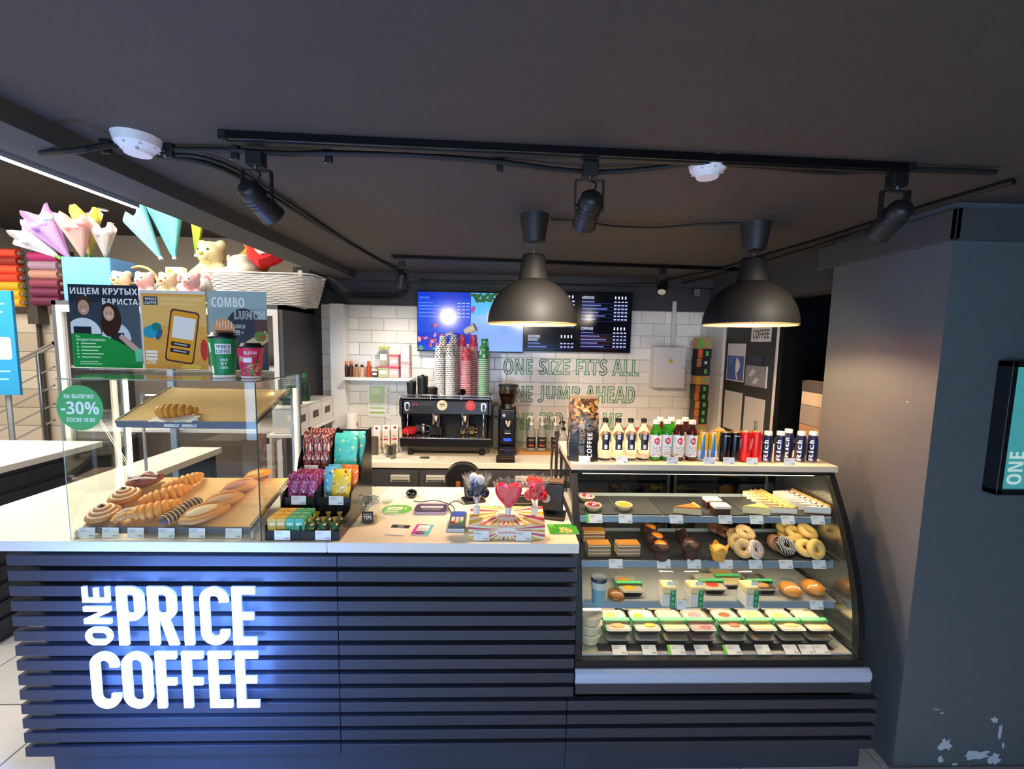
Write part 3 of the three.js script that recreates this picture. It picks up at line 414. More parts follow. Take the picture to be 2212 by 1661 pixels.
// ---------- drinks on top of the case ----------
{
  const TOP = 1.22, at = (px, py) => { const p = pY(px, py, TOP); return [p.x, TOP + 0.0005, p.z]; };
  { // coffee bag
    const tex = cv(256, 512, (g, w, h) => { g.fillStyle = '#191a1e'; g.fillRect(0, 0, w, h); const s0 = seed; seed = 3; for (let i = 0; i < 260; i++) { const y = Math.pow(rnd(), 1.6) * 330, x = rnd() * w; g.fillStyle = ['#7a4a22', '#b0793c', '#3a2414', '#d19a55', '#1a1210'][rnd() * 5 | 0]; g.globalAlpha = 0.8 * (1 - y / 380); g.beginPath(); g.ellipse(x, y, 6 + rnd() * 22, 4 + rnd() * 14, rnd() * 3, 0, 7); g.fill(); } g.globalAlpha = 0.5; g.fillStyle = '#8d8a88'; for (let i = 0; i < 50; i++) { g.beginPath(); g.ellipse(rnd() * w, 150 + rnd() * 110, 4, 26, 0.5 + rnd() * 2, 0, 7); g.fill(); } g.globalAlpha = 1; seed = s0;
      g.save(); g.translate(150, 480); g.rotate(-PI / 2); fit(g, 'COFFEE', 0, 0, 210, 46, '#f2f0ec'); g.restore(); g.save(); g.translate(84, 480); g.rotate(-PI / 2); g.font = 'bold 100px sans-serif'; g.scale(0.5, 0.62); g.strokeStyle = '#b6b2ac'; g.lineWidth = 4; g.strokeText('ONE SPECIAL', 0, 66); g.restore(); fit(g, '1000', 110, 86, 36, 16, '#e8d9b8'); });
    const p = at(1257, 993), t = thing('coffee_bag', 'large black bag of coffee beans with leopard pattern beside the water bottles', 'coffee bag', p, 0.06);
    const g = new THREE.BoxGeometry(0.125, 0.275, 0.075, 10, 14, 6).translate(0, 0.1375, 0), q = g.attributes.position;
    for (let i = 0; i < q.count; i++) { const y = q.getY(i) / 0.275, x = q.getX(i), z = q.getZ(i), sq = y > 0.62 ? 1 - (y - 0.62) / 0.38 * 0.86 : 1 - 0.12 * (1 - y) ** 3; q.setZ(i, z * sq * (1 - 0.25 * (x / 0.0625) ** 2) + 0.004 * Math.sin(y * 9 + x * 40)); q.setX(i, x * (1 + 0.02 * Math.sin(y * 7)) + 0.002 * Math.sin(y * 20)); }
    g.computeVertexNormals(); part('bag', g, m('#ffffff', 0.35, { map: tex }), t); part('seal', B(0.124, 0.018, 0.008, 0, 0.272, 0, 0.002), m('#7d6a50', 0.4), t); part('side_stripes', mg(Array.from({ length: 9 }, (_, i) => B(0.004, 0.006, 0.02, 0.062, 0.1 + i * 0.012, 0))), M.paper, t);
  }
  // water bottles
  const wl = cv(64, 128, (g, w, h) => { g.fillStyle = '#1a1d24'; g.fillRect(0, 0, w, h); g.fillStyle = '#d9dadb'; g.fillRect(18, 6, 26, 34); g.fillRect(20, 84, 24, 34); fit(g, 'ONE', 21, 16, 20, 10, '#222'); });
  const wlM = m('#ffffff', 0.4, { map: wl });
  const water = (pos, label) => { const t = thing('water_bottle', label, 'bottle', pos, 0, 'water bottles on the case'); part('bottle', L([[0, 0], [0.024, 0.001], [0.0265, 0.006], [0.0265, 0.02], [0.025, 0.026], [0.0265, 0.032], [0.025, 0.04], [0.0265, 0.048], [0.0265, 0.118], [0.024, 0.135], [0.014, 0.158], [0.011, 0.164], [0.011, 0.172]], 0, 0, 0, 28), m('#ffffff', 0.03, { transmission: 1, thickness: 0.02, ior: 1.33 }), t); part('cap', C(0.0125, 0.0125, 0.016, 0, 0.171, 0, 20), M.black, t); part('label', new THREE.CylinderGeometry(0.0272, 0.0272, 0.07, 14, 1, true, -0.62, 1.24).translate(0, 0.085, 0), m('#ffffff', 0.4, { map: wl, side: THREE.DoubleSide }), t); return t; };
  [[1304.5, 'clear water bottle with black cap beside the coffee bag'], [1332.5, 'clear water bottle with black cap, second from the coffee bag'], [1359, 'clear water bottle with black cap, third from the coffee bag'], [1387, 'clear water bottle with black cap beside the green tea']].forEach(([px, l]) => water(at(px, 993), l));
  // tea bottles
  const tea = (g2, c1) => cv(256, 128, (g, w, h) => { g.fillStyle = '#dfe2e0'; g.fillRect(0, 0, w, h); g.fillStyle = '#c8323c'; g.beginPath(); g.arc(88, 34, 20, 0, 7); g.fill(); fit(g, '10', 76, 25, 24, 18, '#f4dada'); lines(g, 60, 66, 44, 6, 9, '#8a8f90', 3); fit(g, 'Ti', 104, 70, 18, 30, '#53585c'); g.fillStyle = c1; for (let i = 0; i < 9; i++) g.fillRect((i * 53) % 250, 112 + (i * 7) % 10, 8, 5); });
  const teaM = { g: m('#ffffff', 0.3, { map: tea(1, '#a03040') }), r: m('#ffffff', 0.3, { map: tea(1, '#7a2040') }) };
  const teab = (px, py, liquid, k, l, cap = '#e9e3d6') => { const t = thing('tea_bottle', l, 'bottle', at(px, py), 0); part('bottle', L([[0, 0], [0.022, 0.001], [0.025, 0.006], [0.025, 0.118], [0.022, 0.135], [0.0135, 0.156], [0.012, 0.16], [0.012, 0.168], [0, 0.168]], 0, 0, 0, 24), m(liquid, 0.06), t); part('label', new THREE.CylinderGeometry(0.0255, 0.0255, 0.098, 28, 1, true, -2.24).translate(0, 0.067, 0), teaM[k], t); part('cap', C(0.0145, 0.0145, 0.017, 0, 0.164, 0, 20), m(cap, 0.5), t); };
  teab(1414, 993, '#2d7a1c', 'g', 'green tea bottle with white label and cream cap beside the water'); teab(1437, 992, '#2f8420', 'g', 'green tea bottle with white label, second from the water bottles'); teab(1446, 984, '#2b761b', 'g', 'green bottle half hidden behind the second green tea bottle', '#efe9dc'); teab(1463, 993, '#3a1412', 'r', 'dark red tea bottle with white label beside the green ones'); teab(1476, 984, '#3a1513', 'r', 'dark red bottle half hidden behind the front pair of dark tea bottles'); teab(1491, 993, '#43120f', 'r', 'dark red tea bottle with white label beside the yellow cans'); teab(1422, 984, '#3c1a14', 'r', 'brown bottle at the back behind the first green tea bottle');
  // cans
  const can = (px, py, tex, l, h = 0.132, r = 0.0225) => { const t = thing('drink_can', l, 'can', at(px, py), 0.3); part('can', L([[0, 0.002], [r * 0.8, 0], [r, 0.008], [r, h - 0.014], [r * 0.84, h - 0.002]], 0, 0, 0, 28), m('#ffffff', 0.22, { map: tex, metalness: 0.15 }), t); part('lid', mg([TO(r * 0.84, 0.0012, 0, h - 0.001, 0, 28, 6), C(r * 0.82, r * 0.82, 0.001, 0, h - 0.004, 0, 24)]), m('#d2b48a', 0.25, { metalness: 0.8 }), t); return t; };
  const wrap = f => { const t = cv(256, 128, (g, w, h) => { f(g, w, h); }); t.offset.x = 0.5; t.wrapS = THREE.RepeatWrapping; return t; };
  const yc = wrap((g, w, h) => { g.fillStyle = '#d8dde0'; g.fillRect(0, 0, w, h); g.fillStyle = '#e7b62a'; g.fillRect(0, 6, w, 46); for (let i = 0; i < 4; i++) { g.fillStyle = '#2a6fb8'; g.beginPath(); g.moveTo(20 + i * 64, 64); g.lineTo(44 + i * 64, 20); g.lineTo(60 + i * 64, 64); g.fill(); g.save(); g.translate(30 + i * 64, 122); g.rotate(-PI / 2); fit(g, 'FRESH', 0, 0, 50, 14, '#3b79b0'); g.restore(); } });
  const bc = wrap((g, w, h) => { g.fillStyle = '#0c0d10'; g.fillRect(0, 0, w, h); for (let i = 0; i < 3; i++) { fit(g, 'A', 20 + i * 85, 66, 26, 30, '#d8d8da'); g.fillStyle = '#8a7a50'; g.fillRect(58 + i * 85, 20, 3, 96); g.fillStyle = '#cfd2d8'; g.fillRect(10 + i * 85, 30, 46, 3); } });
  const rc = wrap((g, w, h) => { g.fillStyle = '#d8201c'; g.fillRect(0, 0, w, h); for (let i = 0; i < 3; i++) { fit(g, 'Coca-Cola', 6 + i * 85, 72, 62, 18, '#f2dcd8', 'italic bold'); g.fillStyle = '#f4f0ea'; g.beginPath(); g.ellipse(62 + i * 85, 44, 9, 4, -0.9, 0, 7); g.fill(); } });
  can(1515, 994, yc, 'slim white and yellow can beside the dark red tea bottles'); can(1537, 994, yc, 'slim white and yellow can next to the black cans'); can(1551, 985, yc, 'yellow can standing behind the black and white cans');
  can(1563, 995, bc, 'glossy black can next to the yellow cans'); can(1584, 995, bc, 'glossy black can next to the red cans');
  can(1606, 996, rc, 'bright red soda can next to the black cans', 0.137, 0.0235); can(1630, 996, rc, 'bright red soda can next to the dark juice bottles', 0.137, 0.0235);
  // juice bottles
  const jt = cv(256, 256, (g, w, h) => { g.fillStyle = '#1d2140'; g.fillRect(0, 0, w, h); g.fillStyle = '#d9dcdf'; g.fillRect(0, 176, w, 80); for (let i = 0; i < 2; i++) { g.save(); g.translate(52 + i * 128, 172); g.rotate(-PI / 2); fit(g, 'Rich', 0, 0, 112, 34, '#f2f3f6', 'bold'); g.restore(); g.fillStyle = '#b22a52'; for (const dx of [0, 14, 28]) { g.beginPath(); g.arc(26 + dx + i * 128, 232, 10, 0, 7); g.fill(); } g.fillStyle = '#4f9a3c'; g.beginPath(); g.ellipse(34 + i * 128, 205, 12, 4, -0.6, 0, 7); g.fill(); } });
  const jm = m('#ffffff', 0.25, { map: jt });
  const juice = (px, py, l) => { const t = thing('juice_bottle', l, 'bottle', at(px, py), PI + 0.62); part('bottle', L([[0, 0], [0.019, 0], [0.021, 0.004], [0.0225, 0.05], [0.0215, 0.09], [0.0195, 0.112], [0.0155, 0.124]], 0, 0, 0, 28), jm, t); part('cap', C(0.0165, 0.016, 0.016, 0, 0.122, 0, 24), m('#efe8da', 0.45), t); };
  juice(1655, 997, 'dark blue juice bottle with white cap beside the red cans'); juice(1682, 997, 'dark blue juice bottle, second from the red cans'); juice(1699, 990, 'dark blue juice bottle set back behind the others'); juice(1726.5, 997, 'dark blue juice bottle, second from the column'); juice(1752, 997, 'dark blue juice bottle closest to the column');
  // cards along the board
  for (const [px, w] of [[1262.7, 'the coffee bag'], [1344, 'the water bottles'], [1453, 'the tea bottles'], [1533, 'the yellow cans'], [1575, 'the black cans'], [1625.6, 'the red cans'], [1707, 'the juice bottles']]) { const p = pZ(px, 994, -1.782); p.y = TOP + 0.001; price(p, -0.12, `white price card standing on the case top before ${w}`, undefined, 0.86); }
}

// ---------- ceiling fittings ----------
const warmBulb = glow('#ffdca6', 14), coolBulb = glow('#fff6ea', 22);
{
  const up = (px, py) => pY(px, py, CEIL);
  // track rails
  const rail = (name, a, b, label, w = 0.034) => { const l = a.distanceTo(b), o = thing(name, label, 'track', [(a.x + b.x) / 2, CEIL, (a.z + b.z) / 2], -Math.atan2(b.z - a.z, b.x - a.x)); part('rail_body', B(l, 0.022, w, 0, -0.022, 0, 0.002), M.blackGloss, o); part('slot', B(l - 0.02, 0.004, w * 0.4, 0, -0.0245, 0), M.black, o); part('end_cap', B(0.02, 0.024, w + 0.004, -l / 2, -0.0245, 0, 0.002), M.black, o); part('end_cap', B(0.02, 0.024, w + 0.004, l / 2, -0.0245, 0, 0.002), M.black, o); return o; };
  rail('lighting_track', up(487, 287), up(1960, 356), 'long black lighting track carrying the nearer spotlights', 0.036);
  rail('lighting_track', up(850, 551), up(1690, 582), 'black lighting track over the back counter', 0.034);
  // spotlights: bracket, yoke, tilted can
  const can = (pos, aim, label, s, on) => {
    const o = thing('track_spotlight', label, 'spotlight', [pos.x, CEIL - 0.024, pos.z]); o.scale.setScalar(s);
    part('adapter', B(0.045, 0.04, 0.034, 0, -0.04, 0, 0.003), M.black, o); part('screw', C(0.006, 0.006, 0.008, 0, -0.048, 0.004, 10), M.steel, o);
    part('yoke', mg([B(0.082, 0.004, 0.016, 0, -0.052, 0), B(0.004, 0.085, 0.016, -0.041, -0.135, 0), B(0.004, 0.085, 0.016, 0.041, -0.135, 0)]), M.black, o);
    part('wire', TB([[0, -0.05, 0], [0.016, -0.062, 0.012], [0.012, -0.078, 0.014], [-0.002, -0.09, 0.004]], 0.003, 16, 6), M.cable, o);
    const h = new THREE.Group(); h.position.set(0, -0.128, 0); o.add(h); h.name = 'head'; const d = new THREE.Vector3(...aim).normalize(); h.quaternion.setFromUnitVectors(new THREE.Vector3(0, -1, 0), d);
    part('shell', L([[0.001, 0.052], [0.02, 0.05], [0.031, 0.04], [0.034, 0.02], [0.035, -0.056], [0.0365, -0.058], [0.0365, -0.064], [0.032, -0.064], [0.03, -0.054], [0.001, -0.05]], 0, 0, 0, 28), m('#1a1918', 0.42), h); part('fins', mg([0.012, 0.0, -0.012].map(y => TO(0.0345, 0.0012, 0, y, 0, 28, 6))), M.black, h); for (const q of [-0.032, 0.044]) part('pivot', C(0.009, 0.009, 0.01, 0, 0, 0, 12).rotateZ(PI / 2).translate(q, 0, 0), M.black, h);
    part('lamp_face', C(0.029, 0.029, 0.002, 0, -0.0565, 0, 24), on ? coolBulb : m('#e8e2d6', 0.3), h);
    return d;
  };
  for (const [px, py, ax, l, k] of [[552, 310, 0.42, 'black spotlight on the nearer track, left of the pendant lamps', 0], [1276, 333, -0.06, 'black spotlight on the nearer track, above the nearer pendant lamp', 1], [1940, 357, 0.1, 'black spotlight on the nearer track, by the grey column', 2]]) {
    const p = up(px, py), d = can(p, [ax * 0.8, -0.62, -0.95], l, 0.98, 1); const q = [p.x + d.x * 0.09, CEIL - 0.167 + d.y * 0.09, p.z + d.z * 0.09];
    spot('track_spotlight_light', [1, 0.86, 0.68], [4.6, 6.8, 2.5][k], q, [q[0] + d.x, q[1] + d.y, q[2] + d.z], 0.78, 0.7, 1.4);
  }
  for (const [px, py, aim, l] of [[868, 556, [-0.2, -0.9, -0.3], 'small black spotlight at the end of the rear track'], [1433, 574, [-0.25, -0.7, 0.55], 'small black spotlight with its pale face turned forward']]) {
    const p = up(px, py), d = can(p, aim, l, 0.9, 0);
  }
  spot('rear_spotlight_light', [1, 0.9, 0.78], 2.4, [up(868, 556).x, CEIL - 0.2, up(868, 556).z - 0.02], [-0.9, 1.2, -3.4], 0.9, 0.8, 1.4);
  // smoke detectors
  for (const [px, py, l] of [[296, 296, 'white smoke detector beside the beam'], [1530, 349, 'white smoke detector beside the long lighting track']]) {
    const p = up(px, py), o = thing('smoke_detector', l, 'smoke detector', [p.x, CEIL, p.z]);
    part('base', C(0.05, 0.056, 0.022, 0, -0.022, 0, 32), m('#e9e7e6', 0.4), o); part('chamber', mg([C(0.034, 0.05, 0.016, 0, -0.038, 0, 32), C(0.03, 0.034, 0.008, 0, -0.046, 0, 32)]), m('#f1efee', 0.4), o); part('vent_slot', mg(Array.from({ length: 8 }, (_, i) => B(0.01, 0.003, 0.004, 0.0425, -0.031, 0).rotateY(i * PI / 4))), m('#c9c9cb', 0.6), o); part('indicator', SP(0.004, 0.02, -0.04, 0.028, 1, 1, 1, 8), m('#c9b8b8', 0.3), o);
  }
  // pendant lamps
  const pendant = (px, py, pr, label) => {
    const p = up(px, py), rim = pZ(px, pr, p.z).y, o = thing('pendant_lamp', label, 'pendant lamp', [p.x, 0, p.z]);
    part('canopy', L([[0.001, CEIL - 0.118], [0.042, CEIL - 0.118], [0.046, CEIL - 0.11], [0.062, CEIL]], 0, 0, 0, 32), m('#262423', 0.5), o); part('cord', LN([0, CEIL - 0.13, 0], [0, rim + 0.285, 0], 0.003), M.steel, o);
    const R = 0.192; const prof = [[0.001, rim + 0.29], [0.046, rim + 0.29], [0.05, rim + 0.284], [0.062, rim + 0.19]]; for (let i = 0; i <= 14; i++) { const a = 1.242 * (1 - i / 14); prof.push([R * Math.cos(a), rim + 0.186 * Math.sin(a) / Math.sin(1.242)]); }
    const inner = prof.slice(3).map(([x, y]) => [x - 0.004, y - 0.003]).reverse();
    const sh = part('shade', L(prof, 0, 0, 0, 56), m('#1a1817', 0.62, { side: THREE.DoubleSide, clearcoat: 0, specularIntensity: 0.45 }), o); part('shade_lining', L([...inner, [0.001, inner.at(-1)[1]]], 0, 0, 0, 56), m('#c98a45', 0.45, { side: THREE.DoubleSide }), sh); part('rim', TO(R - 0.002, 0.0025, 0, rim + 0.001, 0, 64, 6), m('#d8a05c', 0.4), sh);
    part('bulb', mg([SP(0.032, 0, rim + 0.08, 0, 1, 1, 1, 18), C(0.016, 0.016, 0.06, 0, rim + 0.1, 0, 12)]), warmBulb, o);
    point('pendant_lamp_light', [1, 0.7, 0.4], 2.9, [p.x, rim + 0.08, p.z], 1.6);
  };
  pendant(1155, 465, 700, 'black dome pendant lamp hanging before the menu screens'); pendant(1633, 483, 702, 'black dome pendant lamp hanging over the bottles and case');
  // cables clipped to the ceiling
  const cable = (list, r, label, n = 40) => solo('ceiling_cable', TB(list.map(([px, py, dy = 0.012]) => { const q = pY(px, py, CEIL - dy); return [q.x, q.y, q.z]; }), r, n, 7), M.cable, label, 'cable');
  cable([[90, 332, 0.06], [170, 325, 0.07], [235, 314, 0.03], [300, 318], [370, 323], [505, 325], [620, 332], [710, 331], [900, 336], [1080, 350], [1200, 366, 0.016], [1300, 372, 0.016], [1400, 365], [1492, 352]], 0.008, 'thick black cable sagging beside the long lighting track', 70);
  cable([[1567, 352], [1680, 362], [1800, 372], [1950, 366], [2150, 372]], 0.008, 'thick black cable from the smoke detector towards the column');
  cable([[340, 336], [430, 349], [500, 374], [600, 432], [700, 494], [800, 552], [845, 577], [868, 588]], 0.009, 'bundle of black cable running back along the ceiling', 50);
  cable([[345, 331], [440, 340], [520, 371], [620, 436], [715, 500], [805, 556], [872, 583]], 0.006, 'thin black cable beside the ceiling cable bundle', 50);
  cable([[1190, 474], [1260, 478], [1320, 488], [1420, 492], [1520, 484], [1605, 482]], 0.005, 'thin cable strung between the two pendant lamps', 40);
  cable([[1440, 605, 0.03], [1540, 585], [1660, 550], [1780, 516], [1900, 478], [2040, 435], [2190, 392]], 0.01, 'black cable run climbing along the right side to the column', 50);
  cable([[1470, 612, 0.03], [1560, 592], [1680, 557], [1800, 521], [1930, 474]], 0.007, 'second black cable beside the run to the column', 40);
  const w = (list, r, label) => solo('wall_cable', TB(list.map(([px, py]) => { const q = pZ(px, py, WALL + 0.06); return [q.x, q.y, q.z]; }), r, 50, 7), M.cable, label, 'cable');
  for (let i = 0; i < 4; i++) w([[690 + i * 4, 592], [700 + i * 4, 612 + i * 2], [722 + i * 2, 630 + i * 3], [770, 634 + i * 3.2], [850, 634 + i * 3.2], [869 + i * 2, 625 + i * 2], [872 + i * 2.4, 600]], 0.0065, `looped black wall cable ${['closest above', 'second above', 'third above', 'lowest, nearly touching'][i]} the white tiles`);
  solo('wall_cable', TB([[905, 604], [1000, 607], [1130, 608], [1240, 614], [1330, 614], [1420, 612]].map(([a, b]) => pZ(a, b, WALL + 0.06)), 0.005, 50, 6), M.cable, 'thin black cable strung above the menu screens', 'cable');
  // cable clips
  for (const [px, py] of [[230, 303], [366, 312], [507, 316], [710, 324], [1080, 345]]) { const p = up(px, py); const o = thing('cable_clip', 'small black clip holding the thick ceiling cable', 'clip', [p.x, CEIL - 0.036, p.z], 0, 'cable clips on the ceiling'); part('clip', mg([B(0.02, 0.036, 0.012, 0, 0, 0, 0.002), B(0.026, 0.01, 0.02, 0, 0.026, 0, 0.002)]), M.black, o); part('screw', mg([C(0.004, 0.004, 0.006, -0.008, -0.002, 0.006, 8)]), M.steel, o); }
}

// ---------- the two menu screens ----------
{
  const blue = cv(768, 448, (g, w, h) => {
    g.fillStyle = '#1238c8'; g.fillRect(0, 0, w / 2, h); g.fillStyle = '#1348d8'; g.fillRect(0, 60, w / 2, 250);
    g.fillStyle = '#4fb4f0'; g.fillRect(w / 2, 0, w / 2, h); g.fillStyle = '#7fb2f2'; g.fillRect(w / 2, 170, w / 2, h); g.fillStyle = '#86a8f4'; g.fillRect(w / 2, 240, w / 2, h);
    fit(g, 'ЛЕТНИЕ', 10, 34, 74, 20, '#4f8cf0'); [[80, 120], [104, 190], [128, 260], [156, 150], [184, 170]].forEach(([y, ww]) => { lines(g, 10, y, ww, 1, 1, '#6ea2ff', 5); for (let i = 0; i < 3; i++) { g.fillStyle = '#b8ccff'; g.fillRect(288 + i * 32, y, 22, 6); } });
    const s0 = seed; seed = 11; for (let i = 0; i < 46; i++) { const x = rnd() * 380, y = 448 - Math.pow(rnd(), 1.4) * 200 * (1 - Math.abs(x - 120) / 420); g.fillStyle = ['#2a2ab8', '#4a35c8', '#c83a6a', '#d05a4a', '#3aa08a', '#16208a', '#e7a0b8'][rnd() * 7 | 0]; g.beginPath(); g.ellipse(x, y, 6 + rnd() * 16, 5 + rnd() * 12, rnd() * 3, 0, 7); g.fill(); }
    g.fillStyle = '#2d5a2a'; for (let i = 0; i < 13; i++) { g.save(); g.translate(w / 2 + 20 + i * 17, 18 + (i * 29) % 46); g.rotate(i * 1.1); g.beginPath(); g.ellipse(0, 0, 34, 11, 0, 0, 7); g.fill(); g.restore(); } seed = s0;
    g.fillStyle = '#a83a9a'; g.beginPath(); g.ellipse(w / 2 + 16, 128, 14, 30, 0.3, 0, 7); g.fill(); g.fillStyle = '#e8a8b4'; g.fillRect(w / 2 + 120, 150, 60, 70); g.fillStyle = '#3a55b8'; g.fillRect(w / 2 - 1, 0, 2, h);
  });
  const menu = cv(768, 448, (g, w, h) => {
    g.fillStyle = '#05060d'; g.fillRect(0, 0, w, h); const col = (x, y, title, n, two) => { fit(g, title, x, y, 88, 22, '#d8deff'); if (two) fit(g, two, x, y + 26, 74, 20, '#d8deff'); for (let i = 0; i < 4; i++) { g.fillStyle = '#e6eaff'; g.fillRect(x + 236 + i * 24, y - 2, 10, 22); } const o = two ? 60 : 38; for (let i = 0; i < n; i++) { const yy = y + o + i * 27; g.fillStyle = '#6f7fd0'; g.fillRect(x, yy, 90 + (i * 47) % 110, 8); g.fillStyle = '#3a4a9a'; g.fillRect(x, yy + 16, 330, 2); for (let k = 0; k < 4; k++) { g.fillStyle = '#c8d0ff'; g.fillRect(x + 232 + k * 26, yy - 1, 18, 9); } } };
    col(30, 24, 'КЛАССИКА', 8); col(30, 330, 'АЛЬТЕРНАТИВНОЕ', 2, 'МОЛОКО'); col(410, 24, 'АВТОРСКОЕ', 6); col(410, 262, 'ГОРЯЧИЕ', 5); g.fillStyle = '#10131f'; g.fillRect(380, 0, 4, h);
  });
  const tv = (px0, px1, tex, label, e) => {
    const a = pZ(px0, 628, WALL + 0.09), b = pZ(px1, 763, WALL + 0.09), w = b.x - a.x, y0 = pZ((px0 + px1) / 2, 760.5, WALL + 0.09).y, y1 = pZ((px0 + px1) / 2, 629.5, WALL + 0.09).y, h = y1 - y0;
    const o = thing('menu_screen', label, 'screen', [(a.x + b.x) / 2, y0, WALL + 0.09]);
    part('bezel', B(w - 0.006, h, 0.05, 0, 0, -0.026, 0.004), M.blackGloss, o); part('mount', B(0.3, 0.2, 0.034, 0, h / 2 - 0.1, -0.067), M.black, o);
    part('screen_panel', new THREE.PlaneGeometry(w - 0.018, h - 0.02).translate(0, h / 2, 0.0005), m('#050508', 0.14, { emissive: new THREE.Color('#ffffff'), emissiveIntensity: e, emissiveMap: tex }), o);
  };
  tv(900, 1131, blue, 'menu screen showing a blue underwater picture', 1.15); tv(1131, 1362, menu, 'menu screen with black price lists, partly behind the pendant lamp', 1.1);
}
{ // outlined green lettering on the tiles
  const font = await new FontLoader().loadAsync('fonts/droid/droid_sans_bold.typeface.json');
  const o = thing('wall_lettering', 'green outlined wall lettering reading ONE SIZE FITS ALL on white tiles', 'lettering', [0, 0, WALL + 0.0085]);
  const line = m('#2f7a4c', 0.5), fillM = m('#cfe3d2', 0.4);
  const word = (s, px0, px1, pyT, pyB) => {
    const a = pZ(px0, pyB, WALL), b = pZ(px1, pyT + (px1 - px0) * 0.0, WALL), sh = font.generateShapes(s, 1), bb = new THREE.ShapeGeometry(sh); bb.computeBoundingBox(); const q = bb.boundingBox, sx = (b.x - a.x) / (q.max.x - q.min.x), sy = (pZ(px0, pyT, WALL).y - a.y) / (q.max.y - q.min.y);
    const T = v => [a.x + (v.x - q.min.x) * sx, a.y + (v.y - q.min.y) * sy];
    sh.forEach(c => {
      const pts = c.extractPoints(6), rings = [pts.shape, ...pts.holes]; const hs = shp(pts.shape.map(T)); pts.holes.forEach(h => hs.holes.push(new THREE.Path(h.map(v => new THREE.Vector2(...T(v)))))); const f = part('letter', EX(hs, 0.0008), fillM, o);
      const strips = []; for (const r of rings) { const P = r.map(T).filter((p, i, A) => { const n = A[(i + 1) % A.length]; return Math.hypot(p[0] - n[0], p[1] - n[1]) > 1e-4; }); P.forEach((p, i) => { const n = P[(i + 1) % P.length], l = Math.hypot(n[0] - p[0], n[1] - p[1]); strips.push(B(l + 0.004, 0.0055, 0.0012, 0, -0.00275, 0).rotateZ(Math.atan2(n[1] - p[1], n[0] - p[0])).translate((p[0] + n[0]) / 2, (p[1] + n[1]) / 2, 0.001)); }); }
      part('outline', mg(strips), line, f);
    });
  };
  word('ONE', 1088, 1150, 775, 808); word('SIZE', 1164, 1231, 775, 808.5); word('FITS', 1244, 1311, 776, 809.5); word('ALL', 1322, 1380, 777, 811);
  word('ONE', 1088, 1150, 833, 867); word('JUMP', 1162, 1252, 834, 868); word('AHEAD', 1263, 1371, 834, 869);
  word('ONE', 1088, 1150, 891, 925); word('ESO', 1166, 1216, 891, 926); word('ME', 1301, 1342, 892, 927);
}

// ---------- back counter ----------
const BC = 0.9;
const bc = (px, py) => { const p = pY(px, py, BC); return [p.x, BC + 0.0005, p.z]; };
{
  solo('back_worktop', Bx(-1.22, 1.705, 0.86, BC, -3.493, -2.875, 0.003), M.cream, 'cream worktop of the back counter under the coffee machine', 'worktop');
  const cuts = [-1.2, -0.93, -0.605, 0.0, 0.235, 0.6, 1.0].map(x => x); const hs = [pY(866, 1014, 0.82), 0];
  const unit = (x0, x1, hx, label) => { const o = thing('drawer_unit', label, 'cabinet', [(x0 + x1) / 2, 0, -3.18]); const w = x1 - x0; part('carcass', B(w - 0.002, 0.855, 0.57, 0, 0.004, 0, 0), M.graphite, o); for (let i = 0; i < 3; i++) { const d = part('drawer', B(w - 0.006, 0.26, 0.018, 0, 0.585 - i * 0.268, 0.2945, 0.002), m('#3d3d41', 0.45), o); if (hx) { const hg = mg([B(0.13, 0.012, 0.022, 0, 0.036, 0.011, 0.003), B(0.13, 0.036, 0.004, 0, 0, 0.002), B(0.006, 0.036, 0.02, -0.062, 0, 0.01), B(0.006, 0.036, 0.02, 0.062, 0, 0.01), B(0.118, 0.018, 0.004, 0, 0.018, 0.019)]); const h = part('handle', hg, m('#d9d5cc', 0.3, { metalness: 0.4 }), d); h.position.set(hx - (x0 + x1) / 2, 0.765 - i * 0.268, 0.303); } } };
  const X = (px, py) => pZ(px, py, -2.885).x;
  unit(X(745, 1020), X(905, 1020), X(866, 1014), 'dark grey drawer unit with pale cup handle beside the snack rack'); unit(X(905, 1020), X(1045, 1020), X(942, 1014), 'dark grey drawer unit half behind the black chair'); unit(X(1045, 1020), X(1168, 1020), X(1133, 1014), 'dark grey drawer unit below the coffee grinder'); unit(X(1168, 1020), 0.98, X(1208, 1014), 'dark grey drawer unit ending behind the display case');
}
